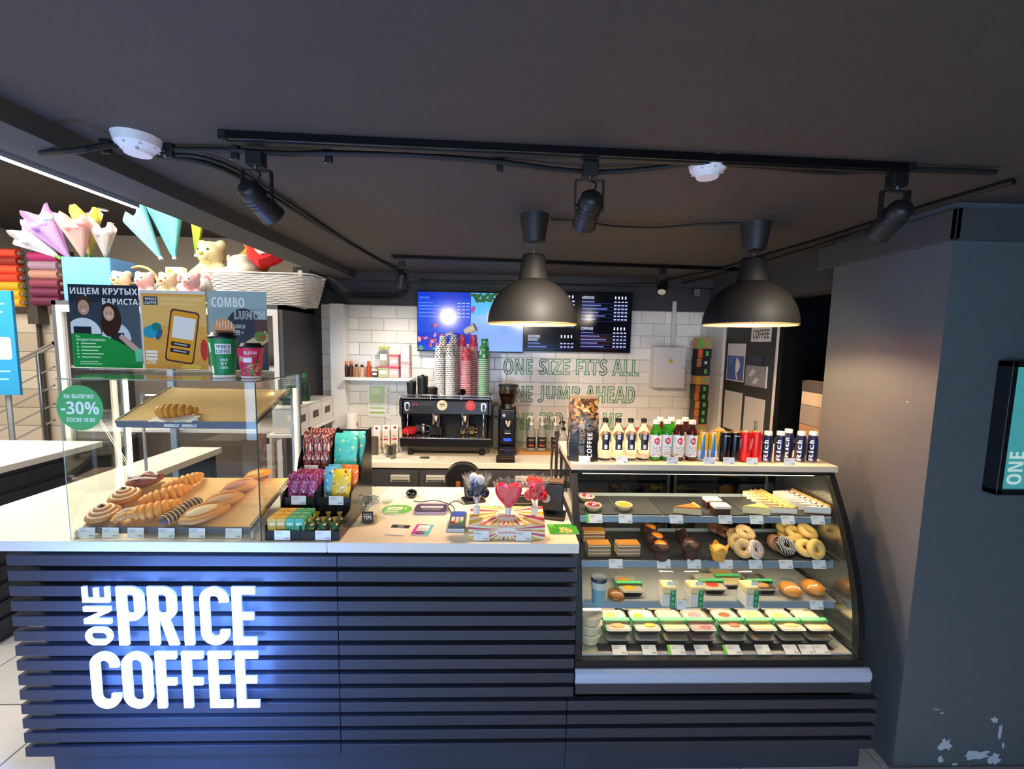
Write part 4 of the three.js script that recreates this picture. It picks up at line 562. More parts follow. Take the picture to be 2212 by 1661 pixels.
{ // coffee machine
  const p = pY(962, 986, BC), z = p.z - 0.22, W = pZ(1062, 900, p.z).x - pZ(862, 900, p.z).x, x0 = (pZ(1062, 900, p.z).x + pZ(862, 900, p.z).x) / 2;
  const o = thing('espresso_machine', 'black two-group espresso machine with cream and red badges', 'coffee machine', [x0, BC, z]), w = W / 2;
  const blk = m('#17171a', 0.3), f = 0.22;
  for (const sx of [-1, 1]) for (const sz of [-1, 1]) part('foot', C(0.022, 0.02, 0.04, sx * (w - 0.07), 0, sz * 0.16, 16), M.black, o);
  part('base', EX(shp([[-f, 0.075], [-f + 0.05, 0.036], [f - 0.05, 0.036], [f, 0.075], [f, 0.125], [-f, 0.125]]), W - 0.02, 0.006).rotateY(PI / 2).translate(-w + 0.01, 0, 0), blk, o);
  part('drip_tray', mg([B(W - 0.02, 0.008, 0.26, 0, 0.127, 0.08, 0.003), B(W, 0.014, 0.012, 0, 0.122, f - 0.004, 0.004)]), M.steel, o); part('drip_grid', mg(Array.from({ length: 22 }, (_, i) => B(0.004, 0.004, 0.22, -w + 0.05 + i * (W - 0.1) / 21, 0.135, 0.085))), M.brushed, o);
  part('back_body', B(W - 0.06, 0.28, 0.2, 0, 0.127, -0.115, 0.01), M.black, o);
  for (const s of [-1, 1]) part('side_panel', EX(shp([[-0.22, 0.13], [0.13, 0.13], [0.16, 0.27], [0.22, 0.31], [0.22, 0.405], [0.19, 0.42], [-0.22, 0.42]]), 0.016, 0.003).rotateY(-PI / 2).translate(s * (w - 0.012) + 0.008, 0, 0), blk, o);
  part('head_panel', EX(shp([[-0.2, 0.3], [0.16, 0.29], [0.215, 0.315], [0.205, 0.4], [0.17, 0.418], [-0.2, 0.418]]), W - 0.06, 0.003).rotateY(-PI / 2).translate(w - 0.03, 0, 0), m('#202024', 0.28), o);
  part('cup_rail', mg([LN([-w, 0.445, 0.2], [w, 0.445, 0.2], 0.005), LN([-w, 0.445, 0.2], [-w, 0.445, -0.2], 0.005), LN([w, 0.445, 0.2], [w, 0.445, -0.2], 0.005), ...[-1, -0.33, 0.33, 1].map(q => LN([q * w, 0.415, 0.2], [q * w, 0.445, 0.2], 0.004))]), M.chrome, o);
  part('top_tray', B(W - 0.03, 0.006, 0.4, 0, 0.419, 0, 0.002), M.brushed, o);
  const lx = px => pZ(px, 870, p.z).x - x0;
  for (const [px, c] of [[955, '#d9cfae'], [1016, '#c3272c']]) { const b = part('badge', C(0.037, 0.037, 0.006, 0, 0, 0, 32).rotateX(PI / 2 - 0.15), m(c, 0.35), o); b.position.set(lx(px), 0.375, 0.212); part('badge_mark', mg([B(0.036, 0.012, 0.001, 0, 0.002, 0.008), B(0.03, 0.003, 0.001, 0, -0.01, 0.008)]), m(c == '#d9cfae' ? '#7d7458' : '#e26b6a', 0.4), b); }
  for (const px of [880, 1045]) { const h = part('steam_handle', mg([EX((() => { const s = rrect(0.036, 0.062, 0.016); s.holes.push(rrect(0.022, 0.046, 0.01, 0, 0, THREE.Path)); return s; })(), 0.012, 0.002)]), M.chrome, o); h.position.set(lx(px), 0.365, 0.215); part('steam_wand', TB([[0, 0, 0], [0, -0.05, 0.005], [0, -0.12, 0.012], [0, -0.19, 0.0]], 0.005, 16, 8), M.chrome, o).position.set(lx(px), 0.335, 0.205); }
  for (const px of [938, 1003]) { const g = part('group_head', mg([C(0.036, 0.036, 0.05, 0, 0, 0, 24), C(0.04, 0.034, 0.03, 0, 0.045, 0, 24)]), M.chrome, o); g.position.set(lx(px), 0.245, 0.13); part('portafilter', mg([C(0.03, 0.034, 0.03, 0, -0.03, 0, 24), B(0.05, 0.008, 0.008, 0, -0.04, 0), C(0.005, 0.005, 0.03, -0.02, -0.06, 0, 8), C(0.005, 0.005, 0.03, 0.02, -0.06, 0, 8)]), M.steel, g); part('portafilter_handle', C(0.01, 0.014, 0.11, 0, 0, 0, 14).rotateX(PI / 2).translate(0, -0.015, 0.085), M.black, g); }
  part('button_panel', mg([B(0.05, 0.02, 0.004, lx(898), 0.37, 0.213), B(0.1, 0.026, 0.004, lx(920), 0.368, 0.211), B(0.06, 0.026, 0.004, lx(990), 0.368, 0.211)]), M.graphite, o); part('red_button', mg([B(0.014, 0.012, 0.004, lx(892), 0.372, 0.217), B(0.014, 0.012, 0.004, lx(900), 0.372, 0.217)]), m('#c22', 0.3), o);
  const TOPY = BC + 0.4255;
  // things on the drip tray
  const tray = (px, dz) => [pZ(px, 930, p.z).x, BC + 0.1405, z + dz];
  for (const [px, l] of [[997, 'small steel espresso cup on the drip tray beside its twin'], [1017, 'small steel espresso cup on the drip tray by the machine edge']]) { const t = thing('espresso_cup', l, 'cup', tray(px, 0.1)); part('cup', L([[0, 0], [0.02, 0], [0.024, 0.01], [0.027, 0.055], [0.025, 0.055], [0.022, 0.01], [0, 0.004]], 0, 0, 0, 24), m('#b09a72', 0.18, { metalness: 0.9 }), t); part('handle', TB([[0.025, 0.045, 0], [0.04, 0.042, 0], [0.04, 0.02, 0], [0.024, 0.016, 0]], 0.003, 14, 6), M.steel, t); }
  const kb = thing('tamping_box', 'small black tamping box on the espresso machine drip tray', 'box', tray(938, 0.12)); part('box', B(0.1, 0.05, 0.07, 0, 0, 0, 0.006), M.black, kb); part('mat', B(0.09, 0.004, 0.06, 0, 0.05, 0, 0.002), m('#3a3a3c', 0.8), kb);
  const jug = thing('milk_jug', 'steel milk jug with blue-grey cloth on the drip tray', 'jug', tray(908, 0.09)); part('jug', L([[0, 0], [0.026, 0], [0.028, 0.03], [0.022, 0.055], [0.025, 0.068], [0.023, 0.068], [0.02, 0.055], [0.025, 0.02], [0, 0.004]], 0, 0, 0, 24), M.steel, jug); part('handle', TB([[0.024, 0.06, 0], [0.045, 0.055, 0], [0.044, 0.02, 0], [0.027, 0.015, 0]], 0.0035, 14, 6), M.steel, jug);
  const cloth = (c, s, name, label, pos) => { const g = new THREE.SphereGeometry(1, 24, 16), q = g.attributes.position; for (let i = 0; i < q.count; i++) { const x = q.getX(i), y = q.getY(i), zz = q.getZ(i), k = 1 + 0.18 * Math.sin(x * 7 + y * 4) * Math.sin(zz * 6 - y * 5); q.setXYZ(i, x * k * s[0], Math.max(y * k, -0.6) * s[1] + 0.72 * s[1], zz * k * s[2]); } g.computeVertexNormals(); solo(name, g, m(c, 0.9), label, 'cloth', pos); };
  cloth('#c8191e', [0.055, 0.035, 0.05], 'cleaning_cloth', 'crumpled red cleaning cloth on the drip tray', tray(878, 0.12)); cloth('#5a6470', [0.04, 0.03, 0.03], 'cleaning_cloth', 'folded grey cloth behind the red one', tray(893, 0.03));
  // ---- cups nested on top ----
  const cupPts = [[0, 0.004], [0.026, 0.004], [0.0265, 0], [0.028, 0.001], [0.0385, 0.094], [0.0405, 0.0945], [0.041, 0.097], [0.0395, 0.099], [0.0381, 0.0965], [0.02755, 0.003], [0.0268, 0.0065], [0, 0.0065]];
  const wrapTex = f => cv(256, 128, f);
  const bw = wrapTex((g, w, h) => { g.fillStyle = '#e9e6df'; g.fillRect(0, 0, w, h); for (let r = 0; r < 6; r++) for (let i = 0; i < 7; i++) { g.fillStyle = (i + r) % 3 ? '#26262a' : '#6a6864'; g.fillRect(i * 37 + (r % 2) * 14, 14 + r * 18, 24, 12); } g.fillStyle = '#f3f1ec'; g.fillRect(0, 0, w, 12); });
  const rd = wrapTex((g, w, h) => { g.fillStyle = '#d33a4e'; g.fillRect(0, 0, w, h); const s0 = seed; seed = 4; for (let i = 0; i < 60; i++) { g.fillStyle = ['#e86a78', '#f0a0a8', '#b8203a', '#4a6ac0', '#e8c0a0'][rnd() * 5 | 0]; g.beginPath(); g.ellipse(rnd() * w, 10 + rnd() * h, 4 + rnd() * 8, 4 + rnd() * 8, 0, 0, 7); g.fill(); } seed = s0; g.fillStyle = '#f5e9e6'; g.fillRect(0, 0, w, 8); });
  const gr = wrapTex((g, w, h) => { g.fillStyle = '#1f9a4c'; g.fillRect(0, 0, w, h); g.fillStyle = '#e4f0e4'; for (let i = 0; i < 6; i++) { g.fillRect(10 + i * 43, 22 + (i % 2) * 30, 20, 34); g.fillRect(8 + i * 43, 90, 26, 12); } g.fillStyle = '#f0f4ee'; g.fillRect(0, 0, w, 9); });
  const mk = t => m('#ffffff', 0.5, { map: t, side: THREE.DoubleSide }), cups = { bw: mk(bw), rd: mk(rd), gr: mk(gr) }, cg = L(cupPts.map(q => [q[0] * 0.92, q[1]]), 0, 0, 0, 32);
  // uv v follows the profile: stretch the print over the outer wall
  { const a = cg.attributes.position, u = cg.attributes.uv; for (let i = 0; i < a.count; i++) u.setY(i, 1 - Math.min(1, Math.max(0, a.getY(i) / 0.099)) > -1 ? a.getY(i) / 0.099 : 0); }
  const stack = (px, pyTop, pyBot, kind, step, label, group, dz) => { const xx = pZ(px, 820, z + dz).x, n = Math.max(2, Math.round((pZ(px, pyTop, z + dz).y - TOPY - 0.099) / step) + 1); for (let i = 0; i < n; i++) { const c = solo('paper_cup', cg, cups[kind], label, 'paper cup', [xx + rr(-0.0003, 0.0003), TOPY + 0.002 + i * step, z + dz], rr(0, 6), group); c.rotation.x = PI; c.position.y += 0.099; } };
  const ST = 0.0145;
  stack(949, 749, 0, 'bw', ST, 'black and white paper cup in the front stack beside the black lids', 'front black and white cup stack', 0.1); stack(972.5, 745, 0, 'bw', ST, 'black and white paper cup in the front stack beside the red cups', 'front black and white cup stack by the red ones', 0.1);
  stack(957, 726, 0, 'bw', ST, 'black and white paper cup in the taller rear stack nearer the black lids', 'rear black and white cup stack', 0.0); stack(979.5, 722, 0, 'bw', ST, 'black and white paper cup in the taller rear stack nearer the red cups', 'rear black and white cup stack by the red ones', 0.0);
  stack(1007, 752, 0, 'rd', ST, 'red patterned paper cup in the shorter front stack', 'front red cup stack', 0.1); stack(998, 722, 0, 'rd', ST, 'red patterned paper cup in the tall rear stack beside the black and white cups', 'rear red cup stack', -0.055); stack(1022, 725, 0, 'rd', ST, 'red patterned paper cup in the tall rear stack beside the green cups', 'rear red cup stack by the green ones', -0.055);
  stack(1043, 748, 0, 'gr', ST, 'green printed paper cup in the shorter front stack', 'front green cup stack', 0.1); stack(1046, 731, 0, 'gr', ST, 'green printed paper cup in the taller rear stack', 'rear green cup stack', 0.0);
  { const t = solo('paper_cup', cg, m('#efe7d2', 0.5), 'cream paper cup tipped over on top of the red cups', 'paper cup', [pZ(1005, 715, z).x, pZ(1005, 716, z).y - 0.002, z + 0.02]); t.rotation.set(0.5, 0, -1.1); t.scale.setScalar(0.9);
    const lid = thing('cup_lid', 'white cup lid lying on top of the black and white cups', 'lid', [pZ(972, 718, z).x, pZ(972, 722, z).y + 0.006, z]); part('lid', mg([C(0.036, 0.034, 0.01, 0, 0, 0, 24), TO(0.036, 0.003, 0, 0.002, 0, 24, 6)]), M.white, lid); lid.rotation.set(0.3, 0, 0.4); }
  // black tins, lids and a tipped black cup
  for (const [px, top, l, r] of [[889, 822, 'short stack of black cup lids at the machine corner', 0.036], [913, 810, 'taller black stack of lids beside the patterned cups', 0.04]]) { const h = pZ(px, top, z + 0.12).y - TOPY, t = thing('lid_stack_sleeve', l.replace('stack of black cup lids', 'black tumbler').replace('black stack of lids', 'black tumbler with a cap'), 'tumbler', [pZ(px, 850, z + 0.12).x, TOPY, z + 0.12]); part('body', C(r * 0.86, r, h * 0.86, 0, 0.002, 0, 28), m('#131315', 0.35), t); part('cap', mg([C(r * 1.02, r * 0.9, h * 0.08, 0, h * 0.86 + 0.002, 0, 28), C(r * 0.3, r * 0.3, h * 0.06, 0, h * 0.94 + 0.002, 0, 16)]), M.black, t); }
  for (let i = 0; i < 6; i++) { const t = thing('cup_lid', 'black plastic cup lid in the low pile beside the tumblers', 'lid', [pZ(934, 850, z + 0.13).x, TOPY + 0.002 + i * 0.012, z + 0.13], 0, 'black cup lids'); part('lid', mg([C(0.04, 0.036, 0.009, 0, 0, 0, 24), TO(0.0395, 0.0025, 0, 0.0025, 0, 24, 6)]), M.black, t); }
  const bcup = solo('paper_cup', cg, m('#1a1a1c', 0.5), 'black paper cup lying on its side before the red cups', 'paper cup', [pZ(992, 848, z + 0.18).x, TOPY + 0.043, z + 0.15]); bcup.rotation.set(PI / 2 - 0.1, 0, -0.5); bcup.scale.setScalar(0.62);
}
{ // grinder
  const p = bc(1096, 984), o = thing('coffee_grinder', 'tall black coffee grinder with clear bean hopper and blue display', 'coffee grinder', [p[0], BC, p[2] - 0.12]);
  part('body', mg([B(0.135, 0.05, 0.24, 0, 0, 0, 0.01), B(0.13, 0.3, 0.13, 0, 0.05, -0.05, 0.012), B(0.125, 0.09, 0.2, 0, 0.255, -0.01, 0.015)]), m('#141417', 0.3), o); part('collar', C(0.05, 0.055, 0.03, 0, 0.345, -0.01, 28), M.brushed, o);
  part('hopper', L([[0.05, 0.375], [0.055, 0.39], [0.072, 0.45], [0.072, 0.505], [0.07, 0.505], [0.07, 0.452], [0.052, 0.392]], 0, 0, -0.01, 32), glass('#d9cfc2', 0.03), o); part('beans', L([[0.001, 0.376], [0.049, 0.376], [0.064, 0.43], [0.06, 0.437], [0.001, 0.44]], 0, 0, -0.01, 28), m('#3a1f14', 0.6, { bumpMap: bumpy, bumpScale: 0.01 }), o); part('hopper_lid', C(0.076, 0.072, 0.012, 0, 0.505, -0.01, 32), M.black, o);
  part('display_screen', B(0.06, 0.022, 0.002, 0, 0.085, 0.016, 0), glow('#1a3cff', 3.2, '#101020'), o); part('lower_display', B(0.04, 0.006, 0.002, 0, 0.03, 0.1205, 0), glow('#2a35c8', 0.8, '#101020'), o); part('spout', mg([C(0.016, 0.03, 0.05, 0, 0.205, 0.05, 20), B(0.05, 0.008, 0.06, 0, 0.15, 0.04, 0.003)]), M.chrome, o); part('knob', C(0.012, 0.012, 0.02, 0, 0, 0, 16).rotateX(PI / 2).translate(-0.03, 0.3, 0.095), M.steel, o);
  const k = thing('knock_box', 'small dark brown box hanging over the worktop edge below the grinder', 'box', [pY(1092, 1000, BC).x, BC + 0.0005, -2.93]); part('box', B(0.13, 0.035, 0.09, 0, 0, 0, 0.006), m('#241a18', 0.4), k); part('bar', LN([-0.055, 0.038, 0.02], [0.055, 0.038, 0.02], 0.006), M.black, k);
  const side = thing('water_filter', 'grey upright box between espresso machine and grinder', 'box', [pZ(1068, 900, -3.3).x + 0.012, BC + 0.0005, -3.36]); part('case', B(0.045, 0.34, 0.2, 0, 0, 0, 0.008), m('#6d7074', 0.4), side); part('button', C(0.012, 0.012, 0.006, 0, 0, 0, 16).rotateX(PI / 2).translate(0, 0.26, 0.102), M.black, side);
}
{ // syrups on a wooden tray
  const z = -3.2, X = px => pZ(px, 960, z).x, tr = thing('wooden_tray', 'light wooden tray holding the syrup bottles', 'tray', [X(1163), BC, z]); part('board', B(0.3, 0.012, 0.16, 0, 0, 0, 0.003), m('#b98d55', 0.6, { map: grain }), tr); part('lip', mg([B(0.3, 0.022, 0.008, 0, 0, 0.084, 0.002), B(0.008, 0.022, 0.16, -0.154, 0, 0), B(0.008, 0.022, 0.16, 0.154, 0, 0)]), m('#a87c46', 0.6), tr);
  const lab = cv(64, 96, (g, w, h) => { g.fillStyle = '#141416'; g.fillRect(0, 0, w, h); fit(g, 'SYRUP', 12, 20, 40, 12, '#d8c8a8'); g.fillStyle = '#d8531e'; g.beginPath(); g.arc(24, 72, 9, 0, 7); g.arc(42, 74, 8, 0, 7); g.fill(); });
  const syr = (px, dz, c, l, dark) => { const o = thing('syrup_bottle', l, 'bottle', [X(px), BC + (dz > 0.09 ? 0.0005 : 0.0125), z + dz]); part('bottle', L([[0, 0], [0.034, 0.001], [0.036, 0.008], [0.036, 0.13], [0.03, 0.155], [0.0145, 0.18], [0.0135, 0.2]], 0, 0, 0, 24), dark ? m('#ffffff', 0.05, { transmission: 0.7, thickness: 0.02, attenuationColor: new THREE.Color(c), attenuationDistance: 0.03 }) : m(c, 0.06, { transmission: 0.6, thickness: 0.02 }), o); part('label', new THREE.CylinderGeometry(0.0365, 0.0365, 0.085, 20, 1, true, -1.1, 2.2).translate(0, 0.068, 0), m('#ffffff', 0.5, { map: lab, side: THREE.DoubleSide }), o); const pm = part('pump', mg([C(0.016, 0.015, 0.02, 0, 0.198, 0, 16), C(0.005, 0.005, 0.04, 0, 0.216, 0, 10), C(0.012, 0.012, 0.016, 0, 0.25, 0, 14), TB([[0, 0.262, 0], [-0.02, 0.264, 0.01], [-0.038, 0.25, 0.02]], 0.005, 10, 8)]), dark == 2 ? M.black : M.white, o); return o; };
  syr(1147, 0, '#3a2a22', 'dark syrup bottle with white pump, second from the grinder', 1); syr(1170, 0.0, '#3a2a22', 'dark syrup bottle with white pump and orange fruit on its label', 1); syr(1199, 0.0, '#cfd2d0', 'clear syrup bottle with white pump beside the coffee bag', 0); syr(1211, 0.13, '#101012', 'black bottle with black pump standing before the clear syrup', 2);
  for (const [px, l] of [[1128, 'tall clear glass tumbler behind the grinder'], [1150, 'tall clear glass tumbler behind the first dark syrup'], [1190, 'tall clear glass tumbler behind the clear syrup']]) { const o = thing('glass_tumbler', l, 'glass', [X(px) - 0.01, BC + 0.0005, -3.38]); part('glass', L([[0, 0], [0.03, 0], [0.036, 0.12], [0.034, 0.12], [0.028, 0.008], [0, 0.008]], 0, 0, 0, 28), glass('#f4f8f8'), o); o.scale.y = 1.9; part('rim', TO(0.035, 0.0012, 0, 0.12, 0, 28, 6), glass(), o); }
}
{ // cartons, jug, mugs left of the machine
  const ct = cv(128, 256, (g, w, h) => { g.fillStyle = '#ece7dc'; g.fillRect(0, 0, w, h); fit(g, 'OAT', 30, 56, 66, 26, '#6b5f52'); g.fillStyle = '#c23a34'; g.fillRect(24, 92, 78, 20); g.fillStyle = '#b8a880'; g.beginPath(); g.ellipse(64, 184, 44, 40, 0, 0, 7); g.fill(); g.fillStyle = '#8aa05a'; g.beginPath(); g.ellipse(80, 200, 22, 12, 0.5, 0, 7); g.fill(); });
  const cm = m('#ffffff', 0.45, { map: ct });
  [[816, 'beige drink carton with red band, farthest from the espresso machine'], [834, 'beige drink carton in the middle of three'], [851, 'beige drink carton with red band beside the espresso machine']].forEach(([px, l], i) => { const o = thing('drink_carton', l, 'carton', [pZ(px, 960, -3.12).x, BC + 0.0005, -3.12 - 0.02 * i], 0.1 * (i - 1)); part('box', B(0.052, 0.17, 0.05, 0, 0, 0, 0.002), cm, o); part('gable', EX(shp([[-0.025, 0], [0.025, 0], [0.004, 0.026], [0.004, 0.036], [-0.004, 0.036], [-0.004, 0.026]]), 0.052).rotateY(PI / 2).translate(-0.026, 0.17, 0), M.paper, o); part('cap', C(0.011, 0.011, 0.012, 0, 0.184, 0.018, 14), m('#b8322e', 0.4), o); });
  const jug = thing('steel_jug', 'small steel jug at the worktop edge before the cartons', 'jug', bc(845, 989)); part('jug', L([[0, 0], [0.034, 0], [0.036, 0.03], [0.03, 0.07], [0.034, 0.088], [0.032, 0.088], [0.028, 0.07], [0.034, 0.03], [0, 0.005]], 0, 0, 0, 28), m('#8c8984', 0.25, { metalness: 0.9 }), jug); part('handle', TB([[-0.032, 0.08, 0], [-0.056, 0.074, 0], [-0.055, 0.03, 0], [-0.036, 0.022, 0]], 0.004, 16, 6), M.steel, jug);
  const tray = thing('serving_tray', 'flat pale tray lying under the cartons', 'tray', [pZ(822, 975, -2.98).x, BC + 0.0005, -2.99]); part('tray', B(0.16, 0.008, 0.08, 0, 0, 0, 0.003), m('#d8d4cc', 0.4), tray); part('lip', B(0.16, 0.012, 0.004, 0, 0, 0.042, 0.001), m('#c8c4bc', 0.4), tray);
  const mug = thing('mug', 'black and grey mug between snack rack and cartons', 'mug', [pZ(800, 960, -3.0).x, BC + 0.0005, -3.06]); part('mug', L([[0, 0], [0.036, 0], [0.038, 0.005], [0.038, 0.13], [0.035, 0.13], [0.034, 0.008], [0, 0.008]], 0, 0, 0, 28), m('#5a524c', 0.4), mug); part('handle', TB([[-0.036, 0.11, 0], [-0.062, 0.1, 0], [-0.06, 0.05, 0], [-0.036, 0.04, 0]], 0.005, 16, 6), M.black, mug);
  const ctx = cv(128, 256, (g, w, h) => { g.fillStyle = '#eeebe6'; g.fillRect(0, 0, w, h); g.fillStyle = '#b8252c'; g.beginPath(); g.ellipse(64, 78, 40, 34, 0.4, 0, 7); g.fill(); g.fillStyle = '#3a1416'; g.fillRect(38, 66, 50, 12); g.fillStyle = '#6a1a1e'; g.fillRect(34, 30, 24, 8); });
  const can = thing('tall_canister', 'tall white canister with a red heart print by the tiled wall', 'canister', [pZ(760, 940, -3.3).x, BC + 0.0005, -3.3]); part('body', C(0.045, 0.045, 0.25, 0, 0, 0, 28), m('#ffffff', 0.4, { map: ctx }), can); part('lid', C(0.046, 0.044, 0.016, 0, 0.25, 0, 28), M.white, can);
  const sp = thing('spare_part', 'small dark green clip lying below the espresso machine', 'clip', bc(920, 990)); part('clip', mg([B(0.05, 0.012, 0.02, 0, 0, 0, 0.004), TO(0.012, 0.003, -0.03, 0.006, 0, 14, 6)]), m('#16352c', 0.5), sp);
}
{ // wall shelf with jars and sheets below it
  const z = WALL + 0.09, a = pZ(743, 815, z + 0.07), b = pZ(891, 817, z + 0.07), y = a.y, sh = thing('wall_shelf', 'narrow white wall shelf with jars beside the coffee machine', 'shelf', [(a.x + b.x) / 2, y - 0.022, z]); part('board', B(b.x - a.x, 0.022, 0.16, 0, 0, 0, 0.002), M.white, sh); part('bracket', B(b.x - a.x - 0.1, 0.03, 0.012, 0, -0.03, -0.065), M.white, sh);
  const X = px => pZ(px, 800, z).x, H = (py0, py1) => pZ(800, py1, z).y - pZ(800, py0, z).y;
  const bot = (px, top, c, cap, l, r = 0.018) => { const h = H(813, top), o = thing('spice_bottle', l, 'bottle', [X(px), y + 0.0005, z]); part('bottle', L([[0, 0], [r, 0], [r, h * 0.62], [r * 0.6, h * 0.76], [r * 0.6, h * 0.8]], 0, 0, 0, 20), m(c, 0.3), o); part('cap', C(r * 0.66, r * 0.6, h * 0.2, 0, h * 0.8, 0, 16), m(cap, 0.4), o); };
  bot(748, 780, '#4a1f16', '#d9702a', 'dark bottle with orange cap at the end of the white shelf'); bot(758.5, 779, '#5a2a1c', '#e07a30', 'brown bottle with orange cap, second on the white shelf'); bot(770, 786, '#b08058', '#2a201c', 'tan squeeze bottle with dark nozzle'); bot(782, 787, '#d8a890', '#241c1c', 'pale pink squeeze bottle with dark nozzle'); bot(797, 779, '#b8441e', '#c8571f', 'reddish orange bottle in the middle of the white shelf', 0.02);
  const jar = (px, y0, py0, py1, w, c, lid, l, clear) => { const h = H(py0, py1), o = thing('food_container', l, 'container', [X(px), y0, z]); part('box', clear ? B(w, h - 0.012, w, 0, 0, 0, 0.006) : B(w, h - 0.012, w, 0, 0, 0, 0.006), clear ? glass('#f0f0e8', 0.05) : m(c, 0.4), o); part('lid', B(w + 0.004, 0.012, w + 0.004, 0, h - 0.012, 0, 0.003), m(lid, 0.4), o); part('label', B(w * 0.7, h * 0.3, 0.001, 0, h * 0.3, w / 2 + 0.0006), M.paper, o); return y0 + h; };
  jar(811, y + 0.0005, 813, 797, 0.045, '#3a2a24', '#e6e0d4', 'small dark jar with white label on the white shelf'); let t = jar(831, y + 0.0005, 813, 788, 0.085, '#a8ae84', '#d0607a', 'olive green box with pink lid on the white shelf'); jar(831, t + 0.0005, 788, 747, 0.07, '#e8e8dc', '#a8c83a', 'clear tall box with lime lid on the green one', 1); t = jar(853, y + 0.0005, 813, 790, 0.078, '#e0b4b0', '#d0486a', 'pink box with magenta lid on the white shelf'); jar(853, t + 0.0005, 790, 764, 0.075, '#d8a4a4', '#c85a6a', 'pink box stacked on the magenta lidded one'); t = jar(877, y + 0.0005, 813, 780, 0.07, '#e6bcc0', '#d9aeb4', 'pale pink canister on the shelf end'); jar(877, t + 0.0005, 780, 741, 0.07, '#ecc4c6', '#e4e0dc', 'pale pink canister with white lid, topmost on the shelf end');
  const p1 = cv(128, 256, (g, w, h) => { g.fillStyle = '#eceee6'; g.fillRect(0, 0, w, h); g.fillStyle = '#bcd3a6'; g.fillRect(8, 8, 112, 140); g.fillStyle = '#cfe0bc'; g.fillRect(20, 24, 70, 50); g.fillStyle = '#8fc04a'; g.fillRect(10, 180, 108, 10); g.fillRect(10, 216, 108, 12); lines(g, 14, 158, 90, 2, 8, '#b9bcb4', 3); });
  const sheet = (px0, px1, py0, py1, tex, l) => { const q0 = pZ(px0, py1, WALL + 0.012), q1 = pZ(px1, py0, WALL + 0.012), [g, mm] = card(q1.x - q0.x, q1.y - q0.y, tex, 0.001); solo('notice_sheet', g, mm, l, 'notice', [(q0.x + q1.x) / 2, q0.y, WALL + 0.0125]); };
  sheet(796, 833, 832, 900, p1, 'pale green notice sheet taped below the white shelf'); const p2 = cv(64, 256, (g, w, h) => { g.fillStyle = '#f0eeea'; g.fillRect(0, 0, w, h); g.save(); g.translate(20, 220); g.rotate(-PI / 2); fit(g, 'РЕЦЕПТЫ', 0, 0, 190, 24, '#8d8fae'); g.restore(); }); sheet(834, 843, 828, 905, p2, 'narrow white strip of paper with purple upright letters');
}
